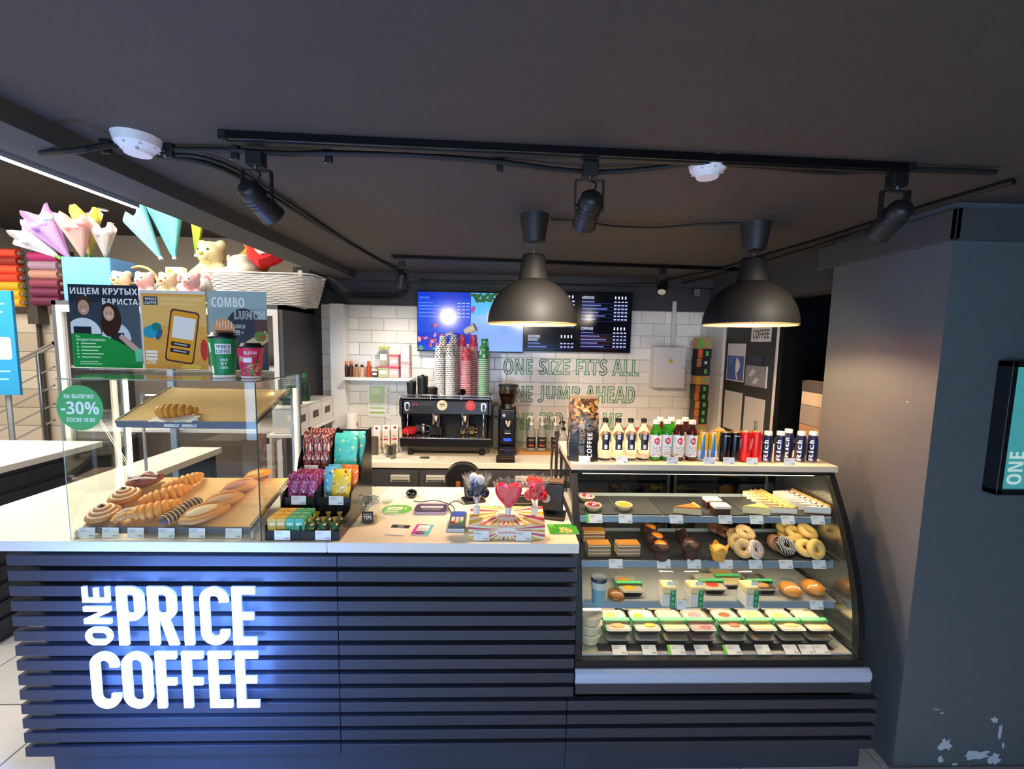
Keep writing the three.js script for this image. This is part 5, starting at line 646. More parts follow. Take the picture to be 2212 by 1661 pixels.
{ // electric box, pipe, tea boxes, soap, paper bags
  const z = WALL + 0.01, a = pZ(1412, 838, WALL + 0.13), b = pZ(1484, 750, WALL + 0.13), o = thing('fuse_box', 'white metal fuse box with a yellow warning triangle', 'fuse box', [(a.x + b.x) / 2, a.y, WALL + 0.01]); const w = b.x - a.x, h = b.y - a.y;
  part('box', B(w, h, 0.115, 0, 0, 0.0575, 0.004), m('#e2dedb', 0.4), o); part('door', B(w - 0.012, h - 0.012, 0.006, 0, 0.006, 0.118, 0.002), m('#e5e1de', 0.35), o); part('warning_triangle', EX(shp([[-0.022, 0], [0.022, 0], [0, 0.038]]), 0.001).translate(0, h * 0.62, 0.1215), m('#d9b81c', 0.5), o); part('latch', C(0.006, 0.006, 0.006, 0, 0, 0, 10).rotateX(PI / 2).translate(w * 0.42, h * 0.5, 0.122), M.steel, o);
  solo('wall_conduit', mg([B(0.03, pZ(1453, 650, WALL + 0.02).y - b.y - 0.005, 0.025, 0, 0, 0, 0.003)]), m('#d6d2cd', 0.5), 'white cable conduit rising from the fuse box', 'conduit', [pZ(1453, 720, WALL + 0.02).x, b.y + 0.002, WALL + 0.024]);
  const sw = pZ(1406, 800, WALL + 0.02); const s = thing('light_switch', 'small white wall switch beside the fuse box', 'switch', [sw.x, sw.y - 0.04, WALL + 0.0085]); part('plate', B(0.03, 0.075, 0.012, 0, 0, 0.006, 0.003), M.white, s); part('rocker', B(0.018, 0.04, 0.006, 0, 0.018, 0.013, 0.002), M.white, s);
  // tea boxes in a tall stack against the side wall
  const zz = -3.34, xl = pZ(1492, 800, zz).x + 0.004; let y = BC + 0.0005; const cols = [['#b98a62', '#5fae62'], ['#b0805a', '#4f9a58'], ['#24352a', '#c86a4a'], ['#1e2a22', '#d07a4a'], ['#1c2a20', '#d88a3a'], ['#1d2b21', '#d0762e'], ['#1b2a1f', '#c8621e'], ['#c08c66', '#d6b62a'], ['#16181a', '#2a1620'], ['#18191b', '#b0724a'], ['#1a1c1c', '#d8582e'], ['#b8895c', '#62b04a']], hh = [0.11, 0.105, 0.062, 0.064, 0.064, 0.064, 0.064, 0.07, 0.068, 0.07, 0.075, 0.085];
  const names = ['kraft box with green side at the bottom of the tea stack', 'kraft tea box, second from the bottom of the stack', 'dark tea box with salmon side, third from the bottom', 'dark tea box with coral side, fourth from the bottom', 'dark tea box with amber side in the middle of the stack', 'dark tea box with orange side, sixth from the bottom', 'dark tea box directly under the yellow one', 'kraft and yellow tea box in the stack', 'nearly black tea box just above the yellow one', 'black tea box with tan side and white dot', 'black tea box with red side near the stack top', 'kraft box with a green leaf on top of the tea stack'];
  cols.forEach(([c1, c2], i) => { const o = thing('tea_box', names[i], 'tea box', [xl + 0.075 + rr(-0.003, 0.003), y, zz + rr(-0.004, 0.004)], rr(-0.03, 0.03)); const h = hh[i]; part('box', B(0.11, h - 0.001, 0.09, 0, 0, 0, 0.0015), m(c1, 0.5), o); part('side_panel', B(0.036, h - 0.004, 0.0012, -0.036, 0.001, 0.0455), m(c2, 0.5), o); part('mark', i == 9 ? C(0.012, 0.012, 0.001, 0, 0, 0, 16).rotateX(PI / 2).translate(0.018, h / 2, 0.0457) : B(0.022, h * 0.5, 0.001, 0.02, h * 0.25, 0.0457), m(i == 9 ? '#e4e4de' : '#62b84a', 0.5), o); y += h; });
  const soap = thing('soap_dispenser', 'clear soap dispenser with white pump on the tiled wall side', 'soap dispenser', [pZ(1452, 930, -3.38).x, BC + 0.0005, -3.38]); part('bottle', B(0.075, 0.17, 0.06, 0, 0, 0, 0.012), glass('#e8eee0', 0.1), soap); part('pump', mg([C(0.015, 0.015, 0.03, 0, 0.17, 0, 14), B(0.014, 0.012, 0.05, 0, 0.2, 0.015, 0.003)]), M.white, soap); part('soap', B(0.062, 0.1, 0.048, 0, 0.006, 0, 0.01), m('#d5dcc0', 0.4), soap);
  for (const [px, l, w, h, c] of [[1362, 'smaller kraft paper bag with a red edge behind the water bottles', 0.1, 0.24, '#b98e66'], [1392, 'larger kraft paper bag with red sides behind the bottles', 0.15, 0.255, '#b58558']]) { const q = pZ(px, 900, -3.0), o = thing('paper_bag', l, 'paper bag', [q.x, BC + 0.0005, -3.0 + (w > 0.12 ? 0.06 : 0)]); const g = new THREE.BoxGeometry(w, h, 0.07, 8, 8, 3).translate(0, h / 2, 0), a = g.attributes.position; for (let i = 0; i < a.count; i++) { const t = a.getY(i) / h; a.setZ(i, a.getZ(i) * (1 - 0.8 * t * t)); a.setY(i, a.getY(i) + 0.012 * t * Math.cos(a.getX(i) / w * 5)); } g.computeVertexNormals(); part('bag', g, m(c, 0.75), o); for (const s of [-1, 1]) part('red_side', EX(shp([[0, 0], [0.03, 0], [0.022, h * 0.99], [-0.006, h * 1.0]]), 0.003).translate(s > 0 ? w / 2 - 0.024 : -w / 2 - 0.004, 0, 0.006), m('#c02a2a', 0.6), o); }
}

// ---------- glass pastry case on the counter ----------
{
  const T = 1.572, o = thing('pastry_case', 'frameless glass pastry case on the counter top', 'glass case', [0, 0, 0]);
  const y0 = CT + 0.0015, F0 = [-1.56, -1.54], F1 = [-0.874, -1.54], K0 = [-1.665, -1.918], K1 = [-0.9, -1.918];
  const wall = (a, b, h0, h1, t = 0.004) => { const l = Math.hypot(b[0] - a[0], b[1] - a[1]); return B(l, h1 - h0, t, 0, 0, 0).rotateY(-Math.atan2(b[1] - a[1], b[0] - a[0])).translate((a[0] + b[0]) / 2, h0, (a[1] + b[1]) / 2); };
  part('front_pane', wall(F0, F1, y0, T), M.pane, o); part('side_pane', wall([F0[0], F0[1] - 0.004], K0, y0, T), M.pane, o); part('side_pane', wall([F1[0], F1[1] - 0.004], K1, y0, T), M.pane, o);
  part('top_pane', EX(shp([[F0[0] - 0.004, 1.536], [F1[0] + 0.004, 1.536], [K1[0] + 0.004, 1.92], [K0[0] - 0.004, 1.92]].map(([a, b]) => [a, b])), 0.005).rotateX(-PI / 2).translate(0, T + 0.0005, 0), M.pane, o);
  const edge = m('#2c342f', 0.3); part('edge_seal', LN([F1[0], y0, F1[1]], [F1[0], T, F1[1]], 0.0022), edge, o); part('edge_seal', LN([F0[0], y0, F0[1]], [F0[0], T, F0[1]], 0.0012), m('#8fa99c', 0.3), o); part('edge_seal', LN([F0[0], T + 0.003, F0[1] + 0.006], [F1[0], T + 0.003, F1[1] + 0.006], 0.002), m('#5d6f66', 0.3), o); part('edge_seal', LN([F1[0] + 0.005, T + 0.003, F1[1]], [K1[0] + 0.005, T + 0.003, K1[1]], 0.002), m('#3d4a44', 0.3), o);
  part('post', B(0.014, T - y0, 0.014, K1[0], y0, K1[1], 0.002), m('#8a8c8e', 0.35, { metalness: 0.7 }), o); part('post', B(0.012, T - y0, 0.012, K0[0], y0, K0[1], 0.002), m('#9a9c9e', 0.35, { metalness: 0.7 }), o);
  part('lamp_tube', mg([C(0.008, 0.008, 0.54, -1.638, y0 + 0.03, -1.9, 14)]), glow('#ffe7bf', 9), o); part('lamp_holder', B(0.02, 0.03, 0.02, -1.638, T - 0.03, -1.9, 0.003), M.alu, o);
  part('lamp_tube', mg([C(0.006, 0.006, 0.5, -0.911, y0 + 0.03, -1.905, 14)]), glow('#ffe0a8', 6), o);  // extra tube, added to light the trays from the rack side
  const st = cv(256, 256, (g, w) => { g.fillStyle = '#58b46a'; g.fillRect(0, 0, w, w); fit(g, 'НА ВЫПЕЧКУ', 44, 50, 166, 24, '#eef7ea'); fit(g, '-30%', 22, 92, 212, 72, '#f6faf2'); fit(g, 'ПОСЛЕ 18:00', 50, 184, 156, 24, '#eef7ea'); });
  const sp = pZ(172, 881, -1.536), g = new THREE.CircleGeometry(0.081, 48).translate(sp.x, sp.y, -1.5365); part('discount_sticker', g, m('#ffffff', 0.5, { map: st, side: THREE.DoubleSide }), o);
}
area('pastry_lamp_light', [1, 0.78, 0.48], 60, 0.02, 0.5, [-1.625, 1.27, -1.892], [-1.2, 1.1, -1.75]);
area('pastry_lamp_light_2', [1, 0.76, 0.44], 40, 0.02, 0.48, [-0.935, 1.27, -1.892], [-1.2, 1.2, -1.75]);  // added fill that goes with the extra tube
// trays
const paperT = m('#e8bd7c', 0.8, { map: grain, bumpMap: bumpy, bumpScale: 0.003 });
function slope(name, label, x0, x1, zf, yf, zb, yb, skew = 0) {
  const o = thing(name, label, 'tray', [0, 0, 0]), a = Math.atan2(yb - yf, zf - zb), l = Math.hypot(yb - yf, zf - zb);
  const lay = (w, h, d, x, y, z, r = 0.002) => B(w, h, d, x, y, z, r).translate(0, 0, -d / 2 - 0);
  const put = (n, g, mm) => { const q = part(n, g, mm, o); q.position.set((x0 + x1) / 2, yf, zf); q.rotation.x = a; return q; };
  put('tray', mg([B(x1 - x0, 0.006, l, 0, -0.006, -l / 2), B(0.006, 0.018, l, -(x1 - x0) / 2, -0.006, -l / 2), B(0.006, 0.018, l, (x1 - x0) / 2, -0.006, -l / 2)]), M.graphite);
  put('front_rail', B(x1 - x0 + 0.01, 0.03, 0.008, 0, -0.02, 0.006, 0.002), m('#5d636d', 0.4)); put('parchment', (() => { const g2 = new THREE.BoxGeometry(x1 - x0 + 0.01, 0.0015, l + 0.01, 24, 1, 12).translate(0, 0.002, -l / 2), p = g2.attributes.position; for (let i = 0; i < p.count; i++) { const x = p.getX(i), z = p.getZ(i), e = Math.max(0, Math.abs(x) - (x1 - x0) / 2 + 0.03); p.setY(i, p.getY(i) + 0.0009 * (1 + Math.sin(x * 40 + z * 23) * Math.sin(z * 50)) + e * 0.25); } g2.computeVertexNormals(); return g2; })(), paperT);
  if (skew) for (const q of [x0 - 0.122, x1 + 0.016]) part('support', mg([B(0.008, yb - 0.02 - CT - 0.001, 0.008, q, CT + 0.001, zb + 0.012), B(Math.abs(q - x0) < 0.2 ? 0.13 : 0.03, 0.006, 0.006, Math.abs(q - x0) < 0.2 ? q + 0.063 : q - 0.01, yb - 0.028, zb + 0.012)]), M.alu, o);
  else for (const q of [x0 + 0.03, x1 - 0.03]) part('support', mg([B(0.008, yb - 0.02 - CT - 0.001, 0.008, q, CT + 0.001, zb + 0.02), B(0.008, 0.004, 0.008, q, CT + 0.001, zf - 0.02)]), M.alu, o);
  return (px, py) => { // point on the tray seen at a pixel
    const d = ray(px, py), n = new THREE.Vector3(0, Math.cos(a), Math.sin(a)), p0 = new THREE.Vector3(0, yf + 0.0105, zf), t = n.dot(p0.clone().sub(camera.position)) / n.dot(d); return d.multiplyScalar(t).add(camera.position); };
}
const low = slope('pastry_tray', 'lower sloping tray lined with brown baking paper full of pastries', -1.538, -0.932, -1.578, 1.012, -1.885, 1.1);
const high = slope('pastry_tray', 'upper sloping tray lined with baking paper, nearly empty', -1.44, -0.93, -1.63, 1.405, -1.9, 1.5, 1);
{
  const tilt = 0.27;
  const put = (name, label, cat, p, ry, s = 1) => { const t = thing(name, label, cat, [p.x, p.y, p.z], ry); t.rotation.set(tilt, ry, 0, 'XYZ'); t.scale.setScalar(s); return t; };
  const spiral = (R, turns, r, h) => { const pts = []; for (let i = 0; i <= turns * 16; i++) { const a = i / 16 * 2 * PI, q = R * (1 - i / (turns * 16 + 6)); pts.push([Math.cos(a) * q, h * (0.3 + 0.7 * i / (turns * 16)), Math.sin(a) * q]); } return TB(pts, r, Math.round(turns * 36), 8); };
  for (const [px, py, l, ry] of [[226, 1117, 'sugar dusted cinnamon roll at the front of the lower tray', 0.3], [272, 1079, 'cinnamon roll behind the front one, near the lamp tube', 1.2]]) { const t = put('cinnamon_roll', l, 'pastry', low(px, py), ry); part('dough', mg([SP(0.055, 0, 0.0165, 0, 1, 0.28, 1, 24), spiral(0.048, 3, 0.0085, 0.042).translate(0, 0.006, 0)]), F.bake, t); part('filling', spiral(0.0415, 2.6, 0.0065, 0.036).translate(0, 0.0085, 0), m('#6d4426', 0.6), t); part('glaze', spiral(0.047, 2.9, 0.0045, 0.042).translate(0, 0.0125, 0), m('#e8d2b4', 0.5), t); }
  { const t = put('glazed_twist', 'plum filled pastry with white icing at the back of the lower tray', 'pastry', low(318, 1047), 0.5); part('dough', mg([SP(0.06, 0, 0.026, 0, 1.1, 0.4, 0.7, 24), TB([[-0.05, 0.035, -0.02], [0, 0.045, 0], [0.05, 0.035, 0.02]], 0.012, 16, 8)]), m('#8a4a3c', 0.5, { map: grain }), t); part('icing', mg([TB([[-0.05, 0.052, -0.01], [-0.02, 0.055, 0.012], [0.02, 0.055, -0.012], [0.05, 0.046, 0.02]], 0.005, 24, 6), TB([[-0.045, 0.045, 0.012], [0.0, 0.052, 0.03], [0.045, 0.04, 0.036]], 0.004, 20, 6)]), m('#efe4dc', 0.4), t); }
  const croissant = () => { const gs = []; for (let i = -4; i <= 4; i++) { const a = i * 0.27, r = 0.026 * (1 - (Math.abs(i) / 5.2) ** 2) + 0.004; gs.push(SP(1, Math.sin(a) * 0.075, r * 1.03, -0.075 + Math.cos(a) * 0.075, 0.015, r, r * 1.08, 16).rotateY(0)); } return mg(gs); };
  const cg = croissant();
  for (const [px, py, l, ry, s] of [[332, 1119, 'golden croissant at the front of the lower tray', 0.5, 1.08], [362, 1085, 'golden croissant behind the front one on the lower tray', 0.7, 1.08], [402, 1053, 'croissant at the back of the lower tray, half hidden', 0.8, 0.95]]) { const t = put('croissant', l, 'pastry', low(px, py), ry, s); part('dough', cg, F.gold, t); }
  { const p = high(372, 903), t = put('croissant', 'single croissant left on the upper tray', 'pastry', p, 0.1, 0.95); part('dough', cg, F.gold, t); const s = put('paper_tissue', 'crumpled white tissue under the single croissant', 'tissue', high(372, 905), 0); const g = new THREE.PlaneGeometry(0.16, 0.06, 12, 6).rotateX(-PI / 2), q = g.attributes.position; for (let i = 0; i < q.count; i++) q.setY(i, 0.001 + 0.003 * Math.abs(Math.sin(i * 2.3))); g.computeVertexNormals(); part('tissue', g, m('#eee9df', 0.8, { side: THREE.DoubleSide }), s); s.position.x += 0.02; s.position.z += 0.012; s.position.y += 0.002; }
  { const t = put('braided_bun', 'sugar dusted braided bun between cinnamon roll and croissant', 'pastry', low(290, 1122), 0.4, 1); part('dough', mg([-1, 0, 1].flatMap(k => [TB([[-0.055, 0.012, k * 0.016], [-0.025, 0.03, -k * 0.014], [0.005, 0.03, k * 0.016], [0.035, 0.024, -k * 0.012], [0.055, 0.01, 0]], 0.014, 30, 8)])), m('#d79a56', 0.6, { map: grain }), t); part('sugar', mg([TB([[-0.04, 0.04, 0.004], [-0.01, 0.046, -0.006], [0.03, 0.04, 0.006]], 0.006, 16, 6)]), m('#ecd8b8', 0.8), t); }
  for (const [px, py, l, ry] of [[380, 1124, 'dark chocolate pastry with pale stripes at the front', 1.1], [410, 1104, 'dark chocolate pastry with pale stripes, farther back', 1.0]]) { const t = put('striped_pastry', l, 'pastry', low(px, py), ry); part('dough', new THREE.CapsuleGeometry(0.02, 0.06, 6, 18).rotateZ(PI / 2).scale(1, 0.85, 1).translate(0, 0.0245, 0), m('#4c3a3c', 0.5), t); for (let i = 0; i < 6; i++) part('stripe', TO(0.0205, 0.0022, 0, 0, 0, 20, 6).rotateZ(PI / 2).rotateY(0.2).translate(-0.032 + i * 0.013, 0.0245, 0), m('#dca860', 0.5), t); }
  [[446, 1117, 'large flaky cheese pastry dusted with sugar, front of its row'], [484, 1090, 'flaky cheese pastry, second in its row'], [520, 1059, 'flaky cheese pastry, third in its row'], [558, 1031, 'small orange cheese pastry at the back end of its row']].forEach(([px, py, l], i) => { const t = put('cheese_pastry', l, 'pastry', low(px, py), 0.62, [1.15, 1.02, 0.95, 0.75][i]); part('dough', mg([SP(0.062, 0, 0.012, 0, 1, 0.28, 0.56, 26), TB([[-0.066, 0.008, 0], [-0.03, 0.016, 0.036], [0.03, 0.016, 0.036], [0.066, 0.008, 0]], 0.011, 24, 8), TB([[-0.066, 0.008, 0], [-0.03, 0.016, -0.034], [0.03, 0.016, -0.034], [0.066, 0.008, 0]], 0.011, 24, 8)]).translate(0, 0.0065, 0), m(i == 3 ? '#e0912e' : '#d08c42', 0.6, { map: grain, bumpMap: bumpy, bumpScale: 0.003 }), t); part('topping', SP(0.045, -0.008, 0.0305, 0, 1, 0.26, 0.5, 20), m(['#e6cfa2', '#c9a078', '#b88468', '#efb24c'][i], 0.7, { map: grain }), t); });
  const names = ['the front cinnamon roll', 'the gap after the cinnamon roll', 'the braided bun', 'the front croissant', 'the striped dark pastries', 'the empty tray corner'];
  [187, 238, 292.6, 359, 425, 504].forEach((px, i) => { const p = pZ(px, 1158, -1.556); p.y = CT + 0.003; price(p, -0.12, `white price card leaning on the lower pastry tray before ${names[i]}`, undefined, 1.02); });
  [[369, 'closest to its tip'], [408, 'beside the first one']].forEach(([px, w]) => { const p = pZ(px, 917, -1.616); p.y = 1.391; price(p, -0.5, `white price card on the upper tray below the croissant, ${w}`, undefined, 0.95); });
  for (const px of [166, 546]) { const p = pZ(px, 1155, -1.556), o = thing('ornament', px < 300 ? 'tiny beige figurine at the lamp end of the pastry tray' : 'tiny beige figurine at the rack end of the pastry tray', 'figurine', [p.x, CT + 0.001, -1.556]); part('body', L([[0, 0], [0.007, 0], [0.005, 0.012], [0.007, 0.02], [0.003, 0.03], [0, 0.031]], 0, 0, 0, 12), m('#c8bfa8', 0.6), o); part('base', C(0.009, 0.009, 0.003, 0, 0, 0, 12), m('#a89f88', 0.6), o); }
}
// posters and cups on the glass top
{
  const Z = -1.86, TY = 1.579;
  const face = (g, x, y, r, skin, hair) => { g.fillStyle = hair; g.beginPath(); g.ellipse(x, y - r * 0.25, r * 1.05, r * 1.1, 0, 0, 7); g.fill(); g.fillStyle = skin; g.beginPath(); g.ellipse(x, y + r * 0.15, r * 0.8, r, 0, 0, 7); g.fill(); g.fillStyle = '#5a3a2c'; g.fillRect(x - r * 0.4, y, r * 0.2, r * 0.12); g.fillRect(x + r * 0.2, y, r * 0.2, r * 0.12); g.fillStyle = '#f4ece6'; g.fillRect(x - r * 0.25, y + r * 0.55, r * 0.5, r * 0.14); };
  const p1 = cv(512, 576, (g, w, h) => { g.fillStyle = '#3a444e'; g.fillRect(0, 0, w, h); g.fillStyle = '#4e5a62'; g.fillRect(360, 120, 152, 330); g.fillStyle = '#2b333c'; g.fillRect(0, 0, w, 120); fit(g, 'ИЩЕМ КРУТЫХ', 8, 22, 498, 44, '#f2f2ee'); fit(g, 'БАРИСТА', 238, 92, 268, 42, '#f2f2ee');
    g.fillStyle = '#dfe3e4'; g.beginPath(); g.ellipse(92, 340, 130, 110, 0, PI, 0); g.fill(); g.fillStyle = '#cfd6d8'; g.beginPath(); g.ellipse(330, 380, 110, 120, 0, PI, 0); g.fill(); g.fillStyle = '#232c33'; g.fillRect(20, 290, 130, 120); g.fillRect(290, 330, 100, 120); face(g, 104, 150, 52, '#c99a7e', '#4a3428'); g.fillStyle = '#3a241c'; g.beginPath(); g.ellipse(300, 250, 74, 110, 0.2, 0, 7); g.fill(); face(g, 286, 190, 50, '#d8a88c', '#3a241c'); g.fillStyle = '#c9a08a'; g.save(); g.translate(420, 400); g.rotate(0.7); g.fillRect(-80, -20, 170, 40); g.restore();
    g.fillStyle = '#1f9440'; g.beginPath(); g.moveTo(0, 340); g.quadraticCurveTo(300, 320, 460, 470); g.quadraticCurveTo(512, 520, 512, 576); g.lineTo(0, 576); g.fill(); g.fillStyle = '#6fc79a'; g.fillRect(462, 440, 50, 90); fit(g, 'Мы', 30, 352, 30, 14, '#d8f0d8'); fit(g, 'ПРЕДОСТАВЛЯЕМ:', 30, 374, 220, 16, '#e4f6e0'); for (let i = 0; i < 5; i++) { g.fillStyle = '#cdebc8'; g.fillRect(34, 404 + i * 24, 14, 10); g.fillRect(66, 404 + i * 24, 110 + (i * 37) % 60, 8); } lines(g, 50, 532, 190, 2, 16, '#b9dfb6', 6); });
  const p2 = cv(448, 576, (g, w, h) => { g.fillStyle = '#e3a54a'; g.fillRect(0, 0, w, h); g.fillStyle = '#e9b868'; g.fillRect(0, 40, w, 220); g.fillStyle = '#ddd8d0'; g.fillRect(0, 0, w, 22); g.fillRect(0, 0, 12, h); g.fillStyle = '#2b3440'; g.fillRect(26, 44, 96, 62); fit(g, '1PRICE', 32, 52, 84, 20, '#e8e8e4'); fit(g, 'COFFEE', 32, 80, 84, 20, '#e8e8e4'); fit(g, 'СКАЧАЙ ПРИЛОЖЕНИЕ', 140, 52, 290, 22, '#f2d090'); fit(g, 'ПОЛУЧАЙ БАЛЛЫ', 140, 84, 220, 22, '#f2d090');
    g.save(); g.translate(276, 340); g.rotate(0.16); g.fillStyle = '#4a2c3c'; g.beginPath(); g.roundRect(-100, -200, 200, 390, 26); g.fill(); g.fillStyle = '#e6a02c'; g.beginPath(); g.roundRect(-90, -188, 180, 366, 20); g.fill(); g.fillStyle = '#ece8e2'; g.fillRect(-72, -150, 150, 160); g.fillStyle = '#2c2a30'; g.fillRect(-70, 40, 132, 30); g.fillRect(-70, 90, 132, 30); g.fillStyle = '#d9d4cc'; g.fillRect(-50, 50, 90, 8); g.fillRect(-50, 100, 90, 8); g.restore();
    g.fillStyle = '#2f9ab8'; g.beginPath(); g.ellipse(70, 300, 60, 46, -0.4, 0, 7); g.fill(); g.fillStyle = '#1f7f76'; g.beginPath(); g.ellipse(104, 264, 34, 30, 0, 0, 7); g.fill(); g.fillStyle = '#3a5f86'; g.beginPath(); g.ellipse(120, 320, 18, 44, 0.4, 0, 7); g.fill(); g.fillStyle = '#c83a2c'; g.beginPath(); g.ellipse(424, 430, 26, 80, 0, 0, 7); g.fill(); g.fillStyle = '#f4efe6'; for (let i = 0; i < 3; i++) g.fillRect(20, 440 + i * 26, 80, 18); fit(g, 'ONE', 22, 500, 70, 40, '#f4efe6'); g.fillStyle = '#f0cf58'; g.beginPath(); g.ellipse(330, 560, 70, 20, 0, 0, 7); g.fill(); });
  const p3 = cv(416, 512, (g, w, h) => { g.fillStyle = '#8ea3a4'; g.fillRect(0, 0, w, h); g.fillStyle = '#9fb2b2'; g.fillRect(0, 0, w, 110); fit(g, 'COMBO', 28, 40, 236, 62, '#f0efe8'); g.fillStyle = '#343a48'; g.beginPath(); g.ellipse(250, 260, 130, 150, 0, 0, 7); g.fill(); g.fillStyle = '#5a3c34'; g.fillRect(320, 180, 96, 220); g.save(); g.font = 'bold 100px sans-serif'; g.translate(180, 178); g.scale(0.66, 0.68); g.strokeStyle = '#e6e4dc'; g.lineWidth = 5; g.strokeText('LUNCH', 0, 0); g.restore(); g.fillStyle = '#d89a6a'; g.beginPath(); g.ellipse(110, 240, 76, 62, 0.1, 0, 7); g.fill(); g.fillStyle = '#7a4a34'; g.fillRect(48, 254, 126, 20); for (let i = 0; i < 6; i++) { g.fillStyle = '#efd9b8'; g.fillRect(60 + i * 20, 190 + (i % 2) * 8, 6, 44); } fit(g, 'LUNCH', 176, 214, 84, 26, '#dcdcd4'); fit(g, '299 + ', 176, 250, 80, 34, '#dcdcd4'); g.fillStyle = '#e2cfa8'; g.save(); g.translate(330, 330); g.rotate(-0.5); g.fillRect(-90, -36, 190, 72); g.restore(); g.fillStyle = '#6b9a3c'; g.beginPath(); g.ellipse(366, 290, 44, 34, 0, 0, 7); g.fill(); g.fillStyle = '#c8572e'; g.beginPath(); g.ellipse(376, 296, 18, 14, 0, 0, 7); g.fill(); g.fillStyle = '#262a33'; g.fillRect(180, 400, 236, 112); });
  const poster = (a, b, c, tex, label, dz, tilt) => { const p = pZ(...a, Z + dz), q = pZ(...b, Z + dz), w = pZ(...c, Z + dz).x - p.x, h = q.y - TY, o = thing('poster_stand', label, 'poster', [p.x + w / 2, TY + 0.001, Z + dz], 0); const [g, mm] = card(w, h, tex, 0.0015, '#e8e6e0', 0.25); const k = part('poster', g, mm, o); k.position.y = 0.012; k.scale.y = (h - 0.012) / h; part('foot', B(w * 0.9, 0.012, 0.06, 0, 0, -0.02, 0.002), glass('#eef4f4'), o); };
  poster([160, 791], [149, 614], [309, 790], p1, 'green and grey recruiting poster of two smiling baristas', -0.02); poster([311, 794], [306, 627], [451, 793], p2, 'orange poster with a phone and parrots', 0.0); poster([454, 790], [447, 628], [581, 790], p3, 'grey blue combo lunch poster with sandwich and wrap', -0.015);
  const gt = cv(512, 256, (g, w, h) => { g.fillStyle = '#158a48'; g.fillRect(0, 0, w, h); for (const x of [50, 306]) { g.fillStyle = '#eef0ea'; g.fillRect(x + 16, 36, 96, 66); fit(g, '1PRICE', x + 22, 44, 84, 22, '#1d2a24'); fit(g, 'COFFEE', x + 22, 74, 84, 22, '#1d2a24'); fit(g, 'ONE', x + 42, 130, 50, 20, '#e6efe4'); fit(g, 'BY', x + 46, 156, 40, 18, '#e6efe4'); fit(g, 'ONE', x + 42, 180, 50, 20, '#e6efe4'); g.fillRect(x - 40, 30, 20, 60); g.fillRect(x - 44, 180, 30, 50); } g.fillStyle = '#f1f0ea'; g.fillRect(0, 240, w, 16); });
  const rt = cv(512, 256, (g, w, h) => { g.fillStyle = '#d41f4c'; g.fillRect(0, 0, w, h); const s0 = seed; seed = 8; for (let i = 0; i < 130; i++) { g.fillStyle = ['#58a03a', '#e04a6a', '#a81038', '#f08aa0', '#88c040', '#3a6a2c'][rnd() * 6 | 0]; g.beginPath(); g.ellipse(rnd() * w, 60 + rnd() * 180, 6 + rnd() * 16, 4 + rnd() * 10, rnd() * 3, 0, 7); g.fill(); } seed = s0; for (const x of [60, 316]) { g.fillStyle = '#f0e2e4'; g.fillRect(x, 84, 60, 40); fit(g, 'BLOOM', x + 6, 30, 90, 26, '#f6dde2'); } g.fillStyle = '#f1f0ea'; g.fillRect(0, 242, w, 14); });
  const cup = (px, py, dz, r, h, tex, label) => { const p = pZ(px, py, Z + dz), o = thing('takeaway_cup', label, 'paper cup', [p.x, TY, Z + dz], -0.86); part('cup', C(r * 0.72, r * 0.97, h * 0.86, 0, 0.001, 0, 36), m('#ffffff', 0.45, { map: tex }), o); part('lid', L([[0, h], [r * 0.7, h], [r * 0.78, h * 0.985], [r * 0.84, h * 0.93], [r, h * 0.915], [r * 1.03, h * 0.89], [r * 1.02, h * 0.86], [r * 0.97, h * 0.86]], 0, 0, 0, 36), m('#17161a', 0.35), o); };
  cup(485, 812, 0.2, 0.05, 0.172, gt, 'large green takeaway cup with black lid before the combo poster'); cup(543, 812, 0.2, 0.046, 0.133, rt, 'smaller crimson floral takeaway cup with black lid');
}
